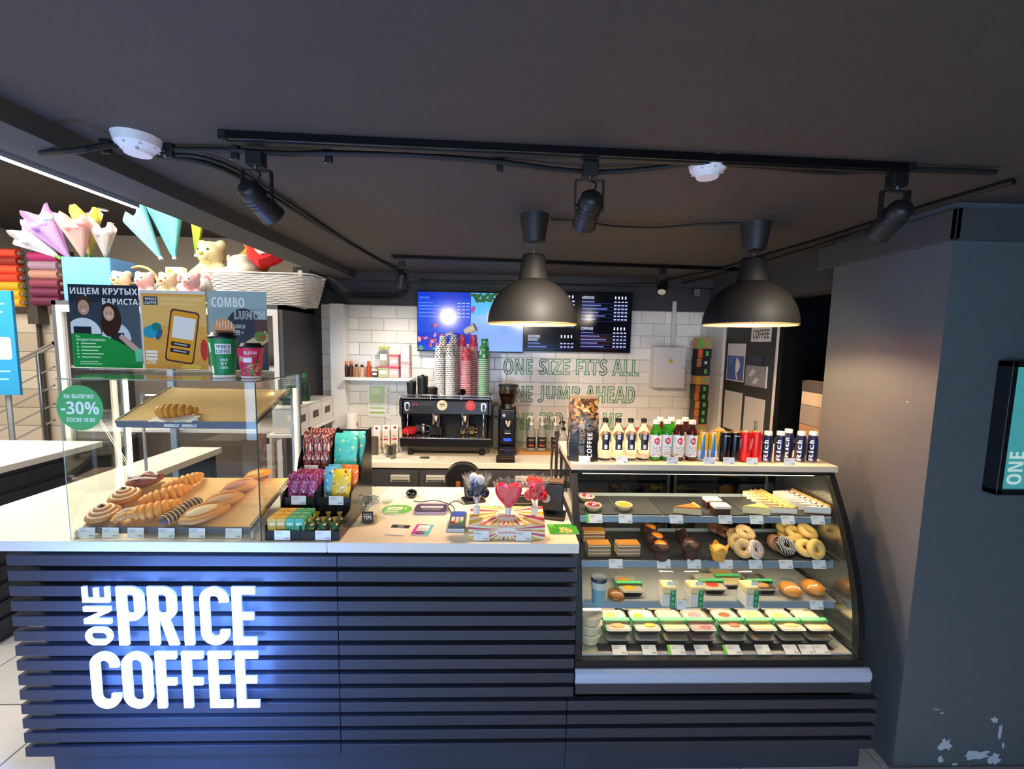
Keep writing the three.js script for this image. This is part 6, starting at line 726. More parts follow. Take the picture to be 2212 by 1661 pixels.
// ---------- stepped snack rack ----------
{
  const X0 = -0.862, X1 = -0.59, XM = -0.735, tz = [-1.546, -1.682, -1.818, -1.955], ty = [CT + 0.006, 1.066, 1.152], o = thing('snack_rack', 'black stepped acrylic snack rack with six bins', 'rack', [0, 0, 0]), acr = m('#141518', 0.2);
  const prof = [[-tz[0], CT + 0.001], [-tz[0], CT + 0.055], [-tz[1] - 0.02, ty[1] - 0.01], [-tz[1], ty[1] + 0.05], [-tz[2] - 0.02, ty[2] - 0.01], [-tz[2], ty[2] + 0.055], [-tz[3] - 0.03, 1.33], [-tz[3], 1.33], [-tz[3], CT + 0.001]];
  for (const x of [X0, XM, X1]) part('side_panel', EX(shp(prof), 0.003).rotateY(PI / 2).translate(x - 0.0015, 0, 0), acr, o);
  for (let i = 0; i < 3; i++) { part('bin_floor', Bx(X0, X1, ty[i] - 0.005, ty[i] - 0.001, tz[i + 1], tz[i]), acr, o); part('bin_back', Bx(X0, X1, ty[i] - 0.005, i < 2 ? ty[i + 1] : 1.32, tz[i + 1] - 0.002, tz[i + 1] + 0.001), acr, o); for (const [a, b] of [[X0, XM], [XM, X1]]) part('bin_front', Bx(a + 0.002, b - 0.002, ty[i] - 0.001, ty[i] + 0.03, tz[i] - 0.002, tz[i]), i == 2 ? glass('#cfe6f4') : acr, o); }
  const foil = (w, h, d, mat, crimp) => { const g = new THREE.BoxGeometry(w, h, d, 8, 10, 4).translate(0, h / 2, 0), p = g.attributes.position; for (let i = 0; i < p.count; i++) { const y = p.getY(i) / h, e = 1 - Math.pow(Math.abs(2 * y - 1), 4), x = p.getX(i); p.setZ(i, p.getZ(i) * (0.12 + 0.88 * e) * (1 - 0.5 * (2 * x / w) ** 4) + 0.0016 * Math.sin(y * 17 + x * 130)); } g.computeVertexNormals(); return g; };
  const sp = (seed0, cols, base, dots = 90) => cv(128, 192, (g, w, h) => { g.fillStyle = base; g.fillRect(0, 0, w, h); const s0 = seed; seed = seed0; for (let i = 0; i < dots; i++) { g.fillStyle = cols[rnd() * cols.length | 0]; g.beginPath(); g.ellipse(rnd() * w, rnd() * h, 3 + rnd() * 14, 2 + rnd() * 8, rnd() * 3, 0, 7); g.fill(); } seed = s0; });
  const F2 = t => m('#ffffff', 0.3, { map: t });
  const pack = (name, label, pos, geo, mat, lean, group, ry = 0) => { const t = solo(name, geo, mat, label, 'snack pack', pos, ry, group); t.rotation.x = lean; return t; };
  { // yellow and green boxes
    const yt = cv(64, 128, (g, w, h) => { g.fillStyle = '#e0b64a'; g.fillRect(0, 0, w, h); g.fillStyle = '#b8983a'; for (let i = 0; i < 26; i++) g.fillRect((i * 37) % 60, (i * 53) % 124, 9, 5); g.fillStyle = '#f0dca0'; g.fillRect(8, 30, 46, 16); }), gt = cv(64, 128, (g, w, h) => { g.fillStyle = '#56b48a'; g.fillRect(0, 0, w, h); g.fillStyle = '#2f8a5c'; for (let i = 0; i < 26; i++) g.fillRect((i * 37) % 60, (i * 53) % 124, 9, 5); g.fillStyle = '#c8e8c0'; g.fillRect(8, 30, 46, 16); });
    const bg = B(0.0325, 0.075, 0.033, 0, 0, 0, 0.001), ym = m('#ffffff', 0.5, { map: yt }), gm = m('#ffffff', 0.5, { map: gt });
    for (let c = 0; c < 4; c++) for (let r = 0; r < 3; r++) { const bx = solo('candy_box', bg, c < 2 ? ym : gm, c < 2 ? 'small yellow candy box in the lower bin of the snack rack' : 'small green candy box in the lower bin of the snack rack', 'candy box', [X0 + 0.0195 + c * 0.0338, ty[0], tz[0] - 0.022 - r * 0.036 - (0.004)], 0, c < 2 ? 'yellow candy boxes' : 'green candy boxes'); }
  }
  const wrapped = sp(21, ['#1f6a48', '#2a8a5c', '#c8b088', '#8a3a34', '#e0d0a8'], '#3a5a44');
  for (let i = 0; i < 6; i++) { const x = XM + 0.026 + (i % 3) * 0.044, z = tz[0] - 0.03 - (i / 3 | 0) * 0.05; const t = thing('sweet_bag', 'green and beige bag of sweets with a gold twist top', 'snack pack', [x, ty[0] + 0.001, z], 0.2 * (i % 3 - 1), 'twist top sweet bags'); t.rotation.x = -0.2; part('bag', SP(0.021, 0, 0.026, 0, 1, 1.25, 0.95, 14), F2(wrapped), t); part('twist', mg([C(0.004, 0.011, 0.018, 0, 0.05, 0, 10)]), m('#c89a3a', 0.35, { metalness: 0.4 }), t); }
  const pur = F2(sp(22, ['#c03a7a', '#7a2a5c', '#f0d8e4', '#e8a8c0', '#4a1f3a'], '#a8376c', 60)), bar = foil(0.04, 0.112, 0.016);
  for (let i = 0; i < 9; i++) pack('snack_bar', 'pink and purple wrapped bar in the middle bin of the rack', [X0 + 0.0255 + (i % 3) * 0.0385, ty[1] + 0.003, tz[1] - 0.026 - (i / 3 | 0) * 0.034], bar, pur, -0.16, 'purple bars', 0.06 * (i % 3 - 1));
  const yel = F2(sp(23, ['#f0d040', '#e8a020', '#f4ecd8', '#3a7ab0', '#c04020'], '#e8c830', 40)), blu = F2(sp(24, ['#4aa0c8', '#f0dcc0', '#e0b880', '#2a6a98'], '#62b0cc', 40)), bag = foil(0.072, 0.13, 0.026);
  pack('chip_bag', 'yellow snack bag at the front of the middle bin', [XM + 0.09, ty[1] + 0.003, tz[1] - 0.035], bag, yel, -0.2); pack('chip_bag', 'blue snack bag beside the yellow one in the middle bin', [XM + 0.042, ty[1] + 0.003, tz[1] - 0.07], bag, blu, -0.2); pack('chip_bag', 'orange snack bag at the back of the middle bin', [XM + 0.1, ty[1] + 0.003, tz[1] - 0.105], bag, F2(sp(25, ['#e06a20', '#f0a040', '#f4e0c0'], '#e87a28', 40)), -0.1); pack('chip_bag', 'second blue snack bag leaning at the bin side', [XM + 0.045, ty[1] + 0.003, tz[1] - 0.108], bag, blu, -0.1);
  const red = F2(sp(26, ['#7a1f1c', '#b03a2c', '#2a1414', '#d89a80', '#e8d0c0'], '#6a2a28', 120)), stick = foil(0.036, 0.175, 0.02);
  for (let i = 0; i < 9; i++) pack('jerky_stick', 'dark red speckled snack stick standing in the top bin', [X0 + 0.025 + (i % 3) * 0.0385, ty[2] + 0.003, tz[2] - 0.03 - (i / 3 | 0) * 0.034], stick, red, -0.1, 'dark red snack sticks', 0.08 * (i % 3 - 1));
  const teal = F2(sp(27, ['#3aa8a0', '#5cc0b0', '#e8c890', '#2a8880'], '#46b4a8', 26)), tb = foil(0.1, 0.165, 0.03);
  pack('teal_snack_bag', 'teal snack bag at the front of the top bin', [XM + 0.06, ty[2] + 0.003, tz[2] - 0.04], tb, teal, -0.16, undefined, -0.05); pack('teal_snack_bag', 'teal snack bag with orange corner behind the front one', [XM + 0.082, ty[2] + 0.003, tz[2] - 0.085], tb, teal, -0.1, undefined, 0.08);
  [[610, 1169, 0, 'the yellow and green candy boxes'], [698, 1167, 0, 'the twist top sweet bags'], [645, 1083, 1, 'the purple bars'], [726, 1082, 1, 'the yellow and blue bags'], [672, 1012, 2, 'the dark red sticks'], [744, 1008, 2, 'the teal bags']].forEach(([px, py, i, w]) => { const p = pZ(px, py, tz[i] + 0.004); p.y = ty[i] + 0.001 - (i == 0 ? 0.003 : 0); price(p, -0.06, `white price card on the snack rack before ${w}`, undefined, 1); });
}

// ---------- small things on the counter ----------
{
  const on = (px, py) => { const p = pY(px, py, CT); return [p.x, CT + 0.001, p.z]; };
  { // tip jar
    const t = thing('tip_jar', 'square clip-top glass tip jar with a black TIPS label', 'jar', on(800, 1128), -0.05); part('jar', B(0.072, 0.082, 0.06, 0, 0, 0, 0.012, 2), glass('#eef4f2'), t); part('lid', mg([C(0.033, 0.033, 0.014, 0, 0.088, 0, 24), SP(0.03, 0, 0.102, 0, 1, 0.35, 1, 18)]), glass('#e8f0ee', 0.02), t);
    part('wire', mg([TO(0.034, 0.0016, 0, 0.086, 0, 28, 6), TB([[-0.034, 0.086, 0], [-0.04, 0.115, 0.01], [-0.01, 0.126, 0.028], [0.02, 0.124, 0.028], [0.042, 0.11, 0.01], [0.034, 0.086, 0]], 0.0016, 36, 6), TB([[-0.014, 0.124, 0.03], [-0.012, 0.09, 0.04], [0.0, 0.06, 0.038], [0.012, 0.09, 0.04], [0.014, 0.124, 0.03]], 0.0014, 30, 6)]), M.chrome, t);
    const lt = cv(128, 128, (g, w) => { g.fillStyle = '#17171a'; g.fillRect(0, 0, w, w); fit(g, 'BARISTA', 18, 26, 92, 20, '#c8c8c8'); fit(g, 'TIPS', 16, 54, 96, 40, '#f0f0ee'); lines(g, 22, 104, 80, 1, 1, '#777', 4); }); const [g, mm] = card(0.046, 0.046, lt, 0.001, '#111'); part('label', g, mm, t).position.set(0, 0.012, 0.031); part('coins', B(0.055, 0.02, 0.045, 0, 0.006, 0, 0.008), m('#b9a98a', 0.4, { metalness: 0.4 }), t);
    const sx = thing('coin_dish', 'small clear lid lying behind the tip jar', 'lid', on(835, 1086)); part('dish', L([[0, 0.002], [0.025, 0.002], [0.028, 0.012], [0.026, 0.012], [0.024, 0.004], [0, 0.004]], 0, 0, 0, 24), glass('#eef4f2'), sx);
  }
  { const t = thing('computer_mouse', 'black computer mouse at the counter back edge', 'mouse', on(889, 1074), 0.4); part('body', SP(0.028, 0, 0.012, 0, 0.95, 0.7, 1.15, 20).translate(0, 0.006, 0), M.blackGloss, t); part('wheel', C(0.004, 0.004, 0.006, 0, 0, 0, 12).rotateZ(PI / 2).translate(0.003, 0.034, -0.012), M.grey, t); solo('mouse_cable', TB([on(893, 1083), on(910, 1085), on(940, 1082), on(975, 1092), on(984, 1108)].map(p => [p[0], p[1] + 0.0015, p[2]]), 0.0018, 30, 6), M.cable, 'thin black cable from the mouse towards the terminal', 'cable'); }
  const flat = (name, label, cat, c, w, d, shape, tex, th = 0.003, ry = 0) => { const t = thing(name, label, cat, c, ry); const g = EX(shape, th, 0.0005, 16).rotateX(-PI / 2).translate(0, 0.0006, 0); part('base', g, m('#e8e6e0', 0.4), t); if (tex) { const s = new THREE.ShapeGeometry(shape, 20), p = s.attributes.position, u = s.attributes.uv; for (let i = 0; i < p.count; i++) u.setXY(i, p.getX(i) / w + 0.5, p.getY(i) / d + 0.5); part('print', s.rotateX(-PI / 2).translate(0, th + 0.0016, 0), m('#ffffff', 0.4, { map: tex }), t); } return t; };
  const gt = cv(256, 192, (g, w, h) => { g.fillStyle = '#5cb454'; g.fillRect(0, 0, w, h); g.fillStyle = '#dfe8d4'; g.fillRect(40, 44, 130, 66); fit(g, 'Чаевые', 50, 56, 108, 34, '#7a8a70', 'italic'); g.fillStyle = '#e8cf50'; g.beginPath(); g.arc(196, 60, 12, 0, 7); g.arc(200, 92, 11, 0, 7); g.fill(); g.fillStyle = '#e6f0de'; g.fillRect(30, 128, 120, 12); g.fillRect(26, 150, 130, 14); });
  flat('tip_plate', 'oval green printed plate beside the tip jar', 'plate', on(858, 1103), 0.13, 0.1, rrect(0.13, 0.1, 0.05), gt, 0.004);
  const pt = cv(256, 160, (g, w, h) => { g.fillStyle = '#3d3852'; g.fillRect(0, 0, w, h); g.fillStyle = '#e4e2e6'; g.beginPath(); g.roundRect(38, 38, 180, 40, 10); g.fill(); fit(g, '1PRICE COFFEE', 48, 46, 160, 24, '#3d3852'); fit(g, 'ОПЛАТА КАРТОЙ', 60, 100, 140, 18, '#a8a4b8'); });
  { const t = flat('money_dish', 'dark purple money dish with a clear rim', 'dish', on(932, 1104), 0.14, 0.09, rrect(0.14, 0.09, 0.02), pt, 0.012); const s = rrect(0.146, 0.096, 0.022); s.holes.push(rrect(0.138, 0.088, 0.018, 0, 0, THREE.Path)); part('rim', EX(s, 0.018, 0, 10).rotateX(-PI / 2).translate(0, 0.0006, 0), glass('#d8d4e8'), t); }
  const q1 = cv(160, 200, (g, w, h) => { g.fillStyle = '#e9e6e0'; g.fillRect(0, 0, w, h); g.fillStyle = '#1c1b1e'; g.fillRect(0, 0, w, 66); fit(g, '1PRICE', 54, 12, 56, 20, '#d8d6d2'); fit(g, 'COFFEE', 54, 38, 56, 20, '#d8d6d2'); });
  flat('counter_card', 'black and white card lying on the counter before the tip plate', 'card', on(860, 1146), 0.075, 0.09, rrect(0.075, 0.09, 0.004), q1, 0.0012, -0.1);
  const q2 = cv(160, 224, (g, w, h) => { g.fillStyle = '#c03aa8'; g.fillRect(0, 0, 70, h); g.fillStyle = '#8a4ab8'; g.fillRect(60, 0, 40, h); g.fillStyle = '#58b8d8'; g.fillRect(96, 0, 64, h); g.fillStyle = '#efece8'; g.fillRect(26, 22, 108, 70); g.fillRect(26, 100, 108, 48); fit(g, 'ЧАЕВЫЕ', 34, 112, 90, 20, '#6a5a70'); g.fillStyle = '#2a2430'; g.fillRect(44, 164, 70, 46); fit(g, 'ONLINE', 50, 176, 58, 16, '#e8d8e8'); });
  flat('counter_card', 'magenta and cyan card lying beside the card terminal', 'card', on(913, 1146), 0.07, 0.095, rrect(0.07, 0.095, 0.006), q2, 0.003, -0.08);
  { // card terminal
    const t = thing('card_terminal', 'grey card payment terminal with blue screen and coloured keys', 'card terminal', on(989, 1136)); t.rotation.x = 0.12; part('body', B(0.068, 0.032, 0.115, 0, 0.004, 0, 0.01, 2), m('#4e545e', 0.35), t); part('screen', B(0.052, 0.002, 0.04, 0, 0.0355, -0.03), m('#3a52b4', 0.2), t); [['#c8302c', -0.017], ['#d8b42c', 0], ['#3a9a4a', 0.017]].forEach(([c, x]) => { part('key', B(0.014, 0.003, 0.012, x, 0.0355, 0.034, 0.001), m(c, 0.4), t); }); part('keypad', mg([0, 1, 2].flatMap(i => [0, 1, 2].map(j => B(0.014, 0.003, 0.009, -0.017 + i * 0.017, 0.0355, 0.0 + j * 0.011, 0.001)))), m('#cfd3d6', 0.4), t); part('front_lip', B(0.066, 0.016, 0.01, 0, 0.006, 0.058, 0.004), m('#b8c8d8', 0.3), t);
    solo('terminal_cable', TB([on(975, 1112), on(968, 1096), on(985, 1086), on(1003, 1094)].map(p => [p[0], p[1] + 0.008, p[2]]), 0.0025, 24, 6), M.cable, 'black cable looping behind the card terminal', 'cable');
  }
  { // candy box and lollipop bunches
    const bt = cv(512, 192, (g, w, h) => { g.fillStyle = '#f3ead6'; g.fillRect(0, 0, w, h); const c = [256, 60]; for (let i = 0; i < 26; i++) { const a = i / 26 * 2 * PI, b = a + 0.12; g.fillStyle = ['#e8a428', '#d84a5c', '#f0c648'][i % 3]; g.beginPath(); g.moveTo(...c); g.lineTo(c[0] + 600 * Math.cos(a), c[1] + 600 * Math.sin(a)); g.lineTo(c[0] + 600 * Math.cos(b), c[1] + 600 * Math.sin(b)); g.fill(); } g.fillStyle = '#f6efe0'; g.beginPath(); g.ellipse(256, 96, 80, 60, 0, 0, 7); g.fill(); fit(g, 'CandyShop', 196, 82, 120, 32, '#d0345a', 'italic bold'); });
    const a = pZ(1012, 1162, -1.562), b = pZ(1177, 1162, -1.562), w = b.x - a.x, x = (a.x + b.x) / 2, o = thing('candy_box_stand', 'yellow and red sunburst candy display box holding lollipops', 'display box', [x, CT + 0.001, -1.562]), bm = m('#ffffff', 0.4, { map: bt }), e = m('#efe4cc', 0.5);
    const side = shp([[0, 0], [0.12, 0], [0.12, 0.085], [0, 0.058]]); part('box', EX(side, w - 0.002).rotateY(PI / 2).translate(-w / 2 + 0.001, 0, 0), e, o); const front = part('front_print', new THREE.PlaneGeometry(w, 0.057).translate(0, 0.0292, 0.0008), bm, o); const top = part('top_print', new THREE.PlaneGeometry(w, 0.122).rotateX(-PI / 2 + 0.22).translate(0, 0.0722, -0.06), bm, o);
    [[1040, 'under the dark lollipops'], [1131, 'under the red lollipops']].forEach(([px, wd]) => { const p = pZ(px, 1162, -1.55); p.y = CT + 0.002; price(p, -0.1, `white price card on the candy display box ${wd}`, undefined, 1.02); });
    const bunch = (px, py, s, label, cols, kind) => { const p = pY(px, py, 0.985), zz = -1.625, q = pZ(px, py, zz), y0 = CT + 0.001 + 0.058 + (Math.abs(zz + 1.562)) * 0.225, t = thing('lollipop', label, 'lollipop', [q.x, y0, zz], 0); const H = q.y - y0; part('stick', mg([C(0.004, 0.004, H, 0, 0.004, 0, 10), C(0.012, 0.014, 0.03, 0, 0.004, 0, 16)]), m('#f2efe8', 0.3), t);
      if (kind == 'heart') { const h = new THREE.Shape(); h.moveTo(0, -0.04); h.bezierCurveTo(-0.05, 0, -0.055, 0.035, -0.028, 0.038); h.bezierCurveTo(-0.01, 0.04, 0, 0.025, 0, 0.02); h.bezierCurveTo(0, 0.025, 0.01, 0.04, 0.028, 0.038); h.bezierCurveTo(0.055, 0.035, 0.05, 0, 0, -0.04); part('candy', EX(h, 0.014, 0.006, 10).scale(1.05, 1.1, 1).translate(0, H + 0.035, -0.007), m(cols[0], 0.12), t); }
      else for (let i = 0; i < 9; i++) part('candy', SP(0.0185, Math.cos(i * 2.4) * 0.012 * Math.sqrt(i), H + 0.016 + (i % 4) * 0.018, Math.sin(i * 2.4) * 0.007 * Math.sqrt(i), 1, 1.1, 1, 12), m(cols[i % cols.length], 0.15), t);
      const g = new THREE.ConeGeometry(0.055 * s, 0.125 * s, 30, 6, true).rotateX(PI).translate(0, H + 0.026, 0), a2 = g.attributes.position; for (let i = 0; i < a2.count; i++) { const an = Math.atan2(a2.getZ(i), a2.getX(i)), k = 1 + 0.14 * Math.sin(an * 8 + a2.getY(i) * 60); a2.setX(i, a2.getX(i) * k); a2.setZ(i, a2.getZ(i) * k * 0.8); a2.setY(i, a2.getY(i) + 0.006 * Math.sin(an * 11)); } g.computeVertexNormals(); part('cellophane', g, m('#ffffff', 0.06, { transmission: 0.93, thickness: 0, side: THREE.DoubleSide }), t); };
    bunch(1030, 1072, 1, 'bunch of dark blue lollipops wrapped in clear foil', ['#1a2030', '#12161f', '#2a3a58', '#c8ccd4']); bunch(1098, 1088, 1.05, 'big red heart lollipop in clear foil', ['#d8202c'], 'heart'); bunch(1155, 1078, 1.0, 'bunch of red lollipops in clear foil beside the register', ['#d8262c', '#e04438', '#c81a24']);
    const hook = thing('wire_hook', 'thin white wire curl rising above the dark lollipops', 'hook', [pZ(1028, 1040, -1.66).x, CT + 0.001, -1.7]); const hy = pZ(1028, 1024, -1.7).y - CT; part('wire', TB([[0, 0, 0], [0, hy - 0.04, 0], [0.006, hy - 0.025, 0], [0.012, hy - 0.01, 0], [0.002, hy, 0], [-0.006, hy - 0.008, 0]], 0.0016, 30, 6), M.steel, hook); part('foot', C(0.014, 0.014, 0.003, 0, 0, 0, 16), M.black, hook);
  }
  { // register screen, its base and other black hardware
    const a = pY(1195, 1114, CT), t = thing('register_screen', 'black register terminal seen from behind beside the lollipops', 'register', [a.x - 0.012, CT + 0.001, a.z + 0.0], -0.25); part('base', B(0.13, 0.012, 0.1, 0, 0, 0, 0.004), M.black, t); part('neck', B(0.05, 0.08, 0.02, 0, 0.01, -0.02, 0.004), M.black, t); const s = part('back_shell', B(0.11, 0.115, 0.02, 0, 0.03, 0.012, 0.005), m('#15161a', 0.35), t); part('badge', C(0.02, 0.02, 0.002, 0, 0, 0, 24).rotateX(PI / 2).translate(-0.02, 0.085, 0.0235), m('#8d949c', 0.3), s); part('top_lip', B(0.13, 0.012, 0.05, -0.01, 0.15, -0.005, 0.003), m('#5c4a3a', 0.5), t);
    const pos = thing('cash_screen', 'low black touch screen behind the dark lollipops', 'screen', [pY(1012, 1090, CT).x + 0.02, CT + 0.001, -1.96], 0.35); part('stand', mg([B(0.1, 0.012, 0.08, 0, 0, 0, 0.004), B(0.04, 0.08, 0.03, 0, 0.01, 0, 0.004)]), M.black, pos); const sc = part('panel', B(0.1, 0.012, 0.1, 0, 0, 0, 0.004), M.black, pos); sc.position.set(0, 0.075, 0); sc.rotation.x = 1.1;
    const pr = thing('receipt_printer', 'black receipt printer between lollipops and register', 'printer', [pZ(1122, 1090, -1.85).x, CT + 0.001, -1.85]); part('case', B(0.11, 0.055, 0.12, 0, 0, 0, 0.008), M.black, pr); part('slot', B(0.08, 0.003, 0.006, 0, 0.055, -0.02), M.grey, pr);
    const fl = cv(256, 128, (g, w, h) => { g.fillStyle = '#2f8f2c'; g.fillRect(0, 0, w, h); fit(g, '1PRICE', 14, 10, 40, 14, '#c8d860'); lines(g, 14, 34, 60, 2, 12, '#6ab850', 4); const s0 = seed; seed = 6; for (let i = 0; i < 40; i++) { g.fillStyle = ['#e0b070', '#d88a4a', '#b8402c', '#f0d8a8', '#7aa83a'][rnd() * 5 | 0]; g.beginPath(); g.ellipse(150 + (rnd() - 0.5) * 100, 80 + (rnd() - 0.5) * 60, 5 + rnd() * 14, 4 + rnd() * 9, rnd() * 3, 0, 7); g.fill(); } seed = s0; });
    const f = flat('flyer', 'green menu flyer lying at the counter end by the case', 'flyer', on(1216, 1144), 0.118, 0.09, rrect(0.118, 0.09, 0.002), fl, 0.001, 0.02);
    solo('register_cable', TB([[0.28, CT + 0.008, -1.9], [0.285, CT + 0.02, -2.0], [0.275, CT + 0.1, -2.12], [0.28, CT + 0.24, -2.13]], 0.006, 24, 7), M.cable, 'black cable standing up beside the display case', 'cable');
    const strap = thing('door_damper', 'upright black arm at the back corner of the display case', 'arm', [0.296, CT + 0.001, -2.1]); part('arm', B(0.014, 0.3, 0.02, 0, 0, 0, 0.004), M.black, strap); part('pivot', C(0.012, 0.012, 0.02, 0, 0.29, 0, 14), M.black, strap);
  }
  { // bar chair behind the counter
    const q = pZ(1001, 1010, -2.63), t = thing('bar_chair', 'black round-backed chair between the counters', 'chair', [q.x, 0.002, -2.63]); const y1 = pZ(1001, 998, -2.63).y; const back = new THREE.CylinderGeometry(0.2, 0.19, 0.24, 28, 4, true, PI * 0.25 - PI / 2 - 0.25, PI * 1.0), p = back.attributes.position; part('backrest', mg([EX((() => { const s = rrect(0.2, 0.2, 0.09); return s; })(), 0.03, 0.008).translate(0, y1 - 0.11, -0.015)]), M.black, t); part('seat', C(0.2, 0.21, 0.06, 0, 0.62, 0.18, 32), M.black, t); part('column', C(0.025, 0.025, 0.58, 0, 0.04, 0.18, 16), M.chrome, t); part('base', C(0.22, 0.2, 0.03, 0, 0.0, 0.18, 32), M.chrome, t); part('back_support', B(0.05, y1 - 0.75, 0.02, 0, 0.66, 0.0, 0.004), M.black, t); part('wood_trim', B(0.03, 0.12, 0.02, -0.03, y1 - 0.24, 0.02, 0.004), m('#8a4a26', 0.5), t);
  }
}

// ---------- gallery to the left ----------
function sdf(bones, cell = 0.012, k = 0.02, fur = 0) {   // smooth union of tapered capsules [ax,ay,az,ra, bx,by,bz,rb]
  const lo = [1e9, 1e9, 1e9], hi = [-1e9, -1e9, -1e9]; for (const b of bones) for (let i = 0; i < 3; i++) { lo[i] = Math.min(lo[i], b[i] - b[3], b[4 + i] - b[7]); hi[i] = Math.max(hi[i], b[i] + b[3], b[4 + i] + b[7]); }
  const c = lo.map((v, i) => (v + hi[i]) / 2), half = Math.max(...lo.map((v, i) => (hi[i] - v) / 2)) + cell * 3, n = Math.min(56, Math.max(16, Math.ceil(half * 2 / cell)));
  const mc = new MarchingCubes(n, new THREE.MeshStandardMaterial(), false, false, 60000); mc.isolation = 0;
  for (let z = 0; z < n; z++) for (let y = 0; y < n; y++) for (let x = 0; x < n; x++) {
    const p = [x, y, z].map((v, i) => c[i] + (v - n / 2) / (n / 2) * half); let d = 1e9;
    for (const b of bones) { const bx = b[4] - b[0], by = b[5] - b[1], bz = b[6] - b[2], l = bx * bx + by * by + bz * bz, px = p[0] - b[0], py = p[1] - b[1], pz = p[2] - b[2], t = l > 1e-9 ? Math.max(0, Math.min(1, (px * bx + py * by + pz * bz) / l)) : 0, e = Math.hypot(px - bx * t, py - by * t, pz - bz * t) - (b[3] + (b[7] - b[3]) * t), h = Math.max(k - Math.abs(d - e), 0) / k; d = Math.min(d, e) - h * h * k * 0.25; }
    mc.field[x + y * n + z * n * n] = -d;
  }
  mc.update(); const g = new THREE.BufferGeometry(), cnt = mc.count ?? mc.geometry.drawRange.count, pos = new Float32Array(mc.positionArray.slice(0, cnt * 3)), nor = new Float32Array(mc.normalArray.slice(0, cnt * 3));
  for (let i = 0; i < cnt * 3; i++) pos[i] = pos[i] * half + c[i % 3];
  g.setAttribute('position', new THREE.BufferAttribute(pos, 3)); g.setAttribute('normal', new THREE.BufferAttribute(nor, 3)); g.setAttribute('uv', new THREE.BufferAttribute(new Float32Array(cnt * 2), 2)); return planeUV(g, 6);
}
const CAB = 1.96;   // top of the glass-fronted cabinet
{
  // showcase cabinet that carries the toys
  const o = thing('showcase_cabinet', 'tall grey framed showcase cabinet with beige interior behind the posters', 'cabinet', [0, 0, 0]), x0 = -3.04, x1 = -1.5, zf = -3.0, zb = -3.59, gm = m('#55565a', 0.5), wm = m('#ece9e4', 0.4);
  part('side_panel', Bx(x1 - 0.03, x1, 0.004, CAB, zb, zf), gm, o); part('side_panel', Bx(x0, x0 + 0.03, 0.004, CAB, zb, zf), gm, o); part('top_panel', Bx(x0, x1, CAB - 0.03, CAB, zb, zf), gm, o); part('back_panel', Bx(x0 + 0.03, x1 - 0.03, 0.004, CAB - 0.03, zb, zb + 0.012), m('#c8a98c', 0.6, { map: grain }), o); part('base', Bx(x0 + 0.03, x1 - 0.03, 0.004, 0.1, zb, zf), gm, o);
  part('white_trim', mg([Bx(x0 + 0.03, x0 + 0.065, 0.1, CAB - 0.03, zf - 0.03, zf + 0.004)]), wm, o); part('white_trim', Bx(x1 - 0.065, x1 - 0.03, 0.1, CAB - 0.03, zf - 0.03, zf + 0.004), wm, o); part('white_trim', Bx(x0 + 0.065, x1 - 0.065, CAB - 0.075, CAB - 0.03, zf - 0.03, zf + 0.004), wm, o); part('mullion', Bx(-2.3, -2.26, 0.1, CAB - 0.075, zf - 0.03, zf + 0.002), m('#8b9bb0', 0.4), o);
  for (const y of [0.55, 1.05, 1.5]) part('shelf', Bx(x0 + 0.03, x1 - 0.03, y, y + 0.018, zb + 0.012, zf - 0.05), wm, o);
  for (const [a, b] of [[x0 + 0.065, -2.3], [-2.26, x1 - 0.065]]) part('pane', Bx(a, b, 0.1, CAB - 0.075, zf - 0.018, zf - 0.014), M.glass, o);
}
const top = (px, py) => { const p = pY(px, py, CAB); return p; };
const at3 = (px, z) => { const p = pZ(px, 640, z); return p.x; };
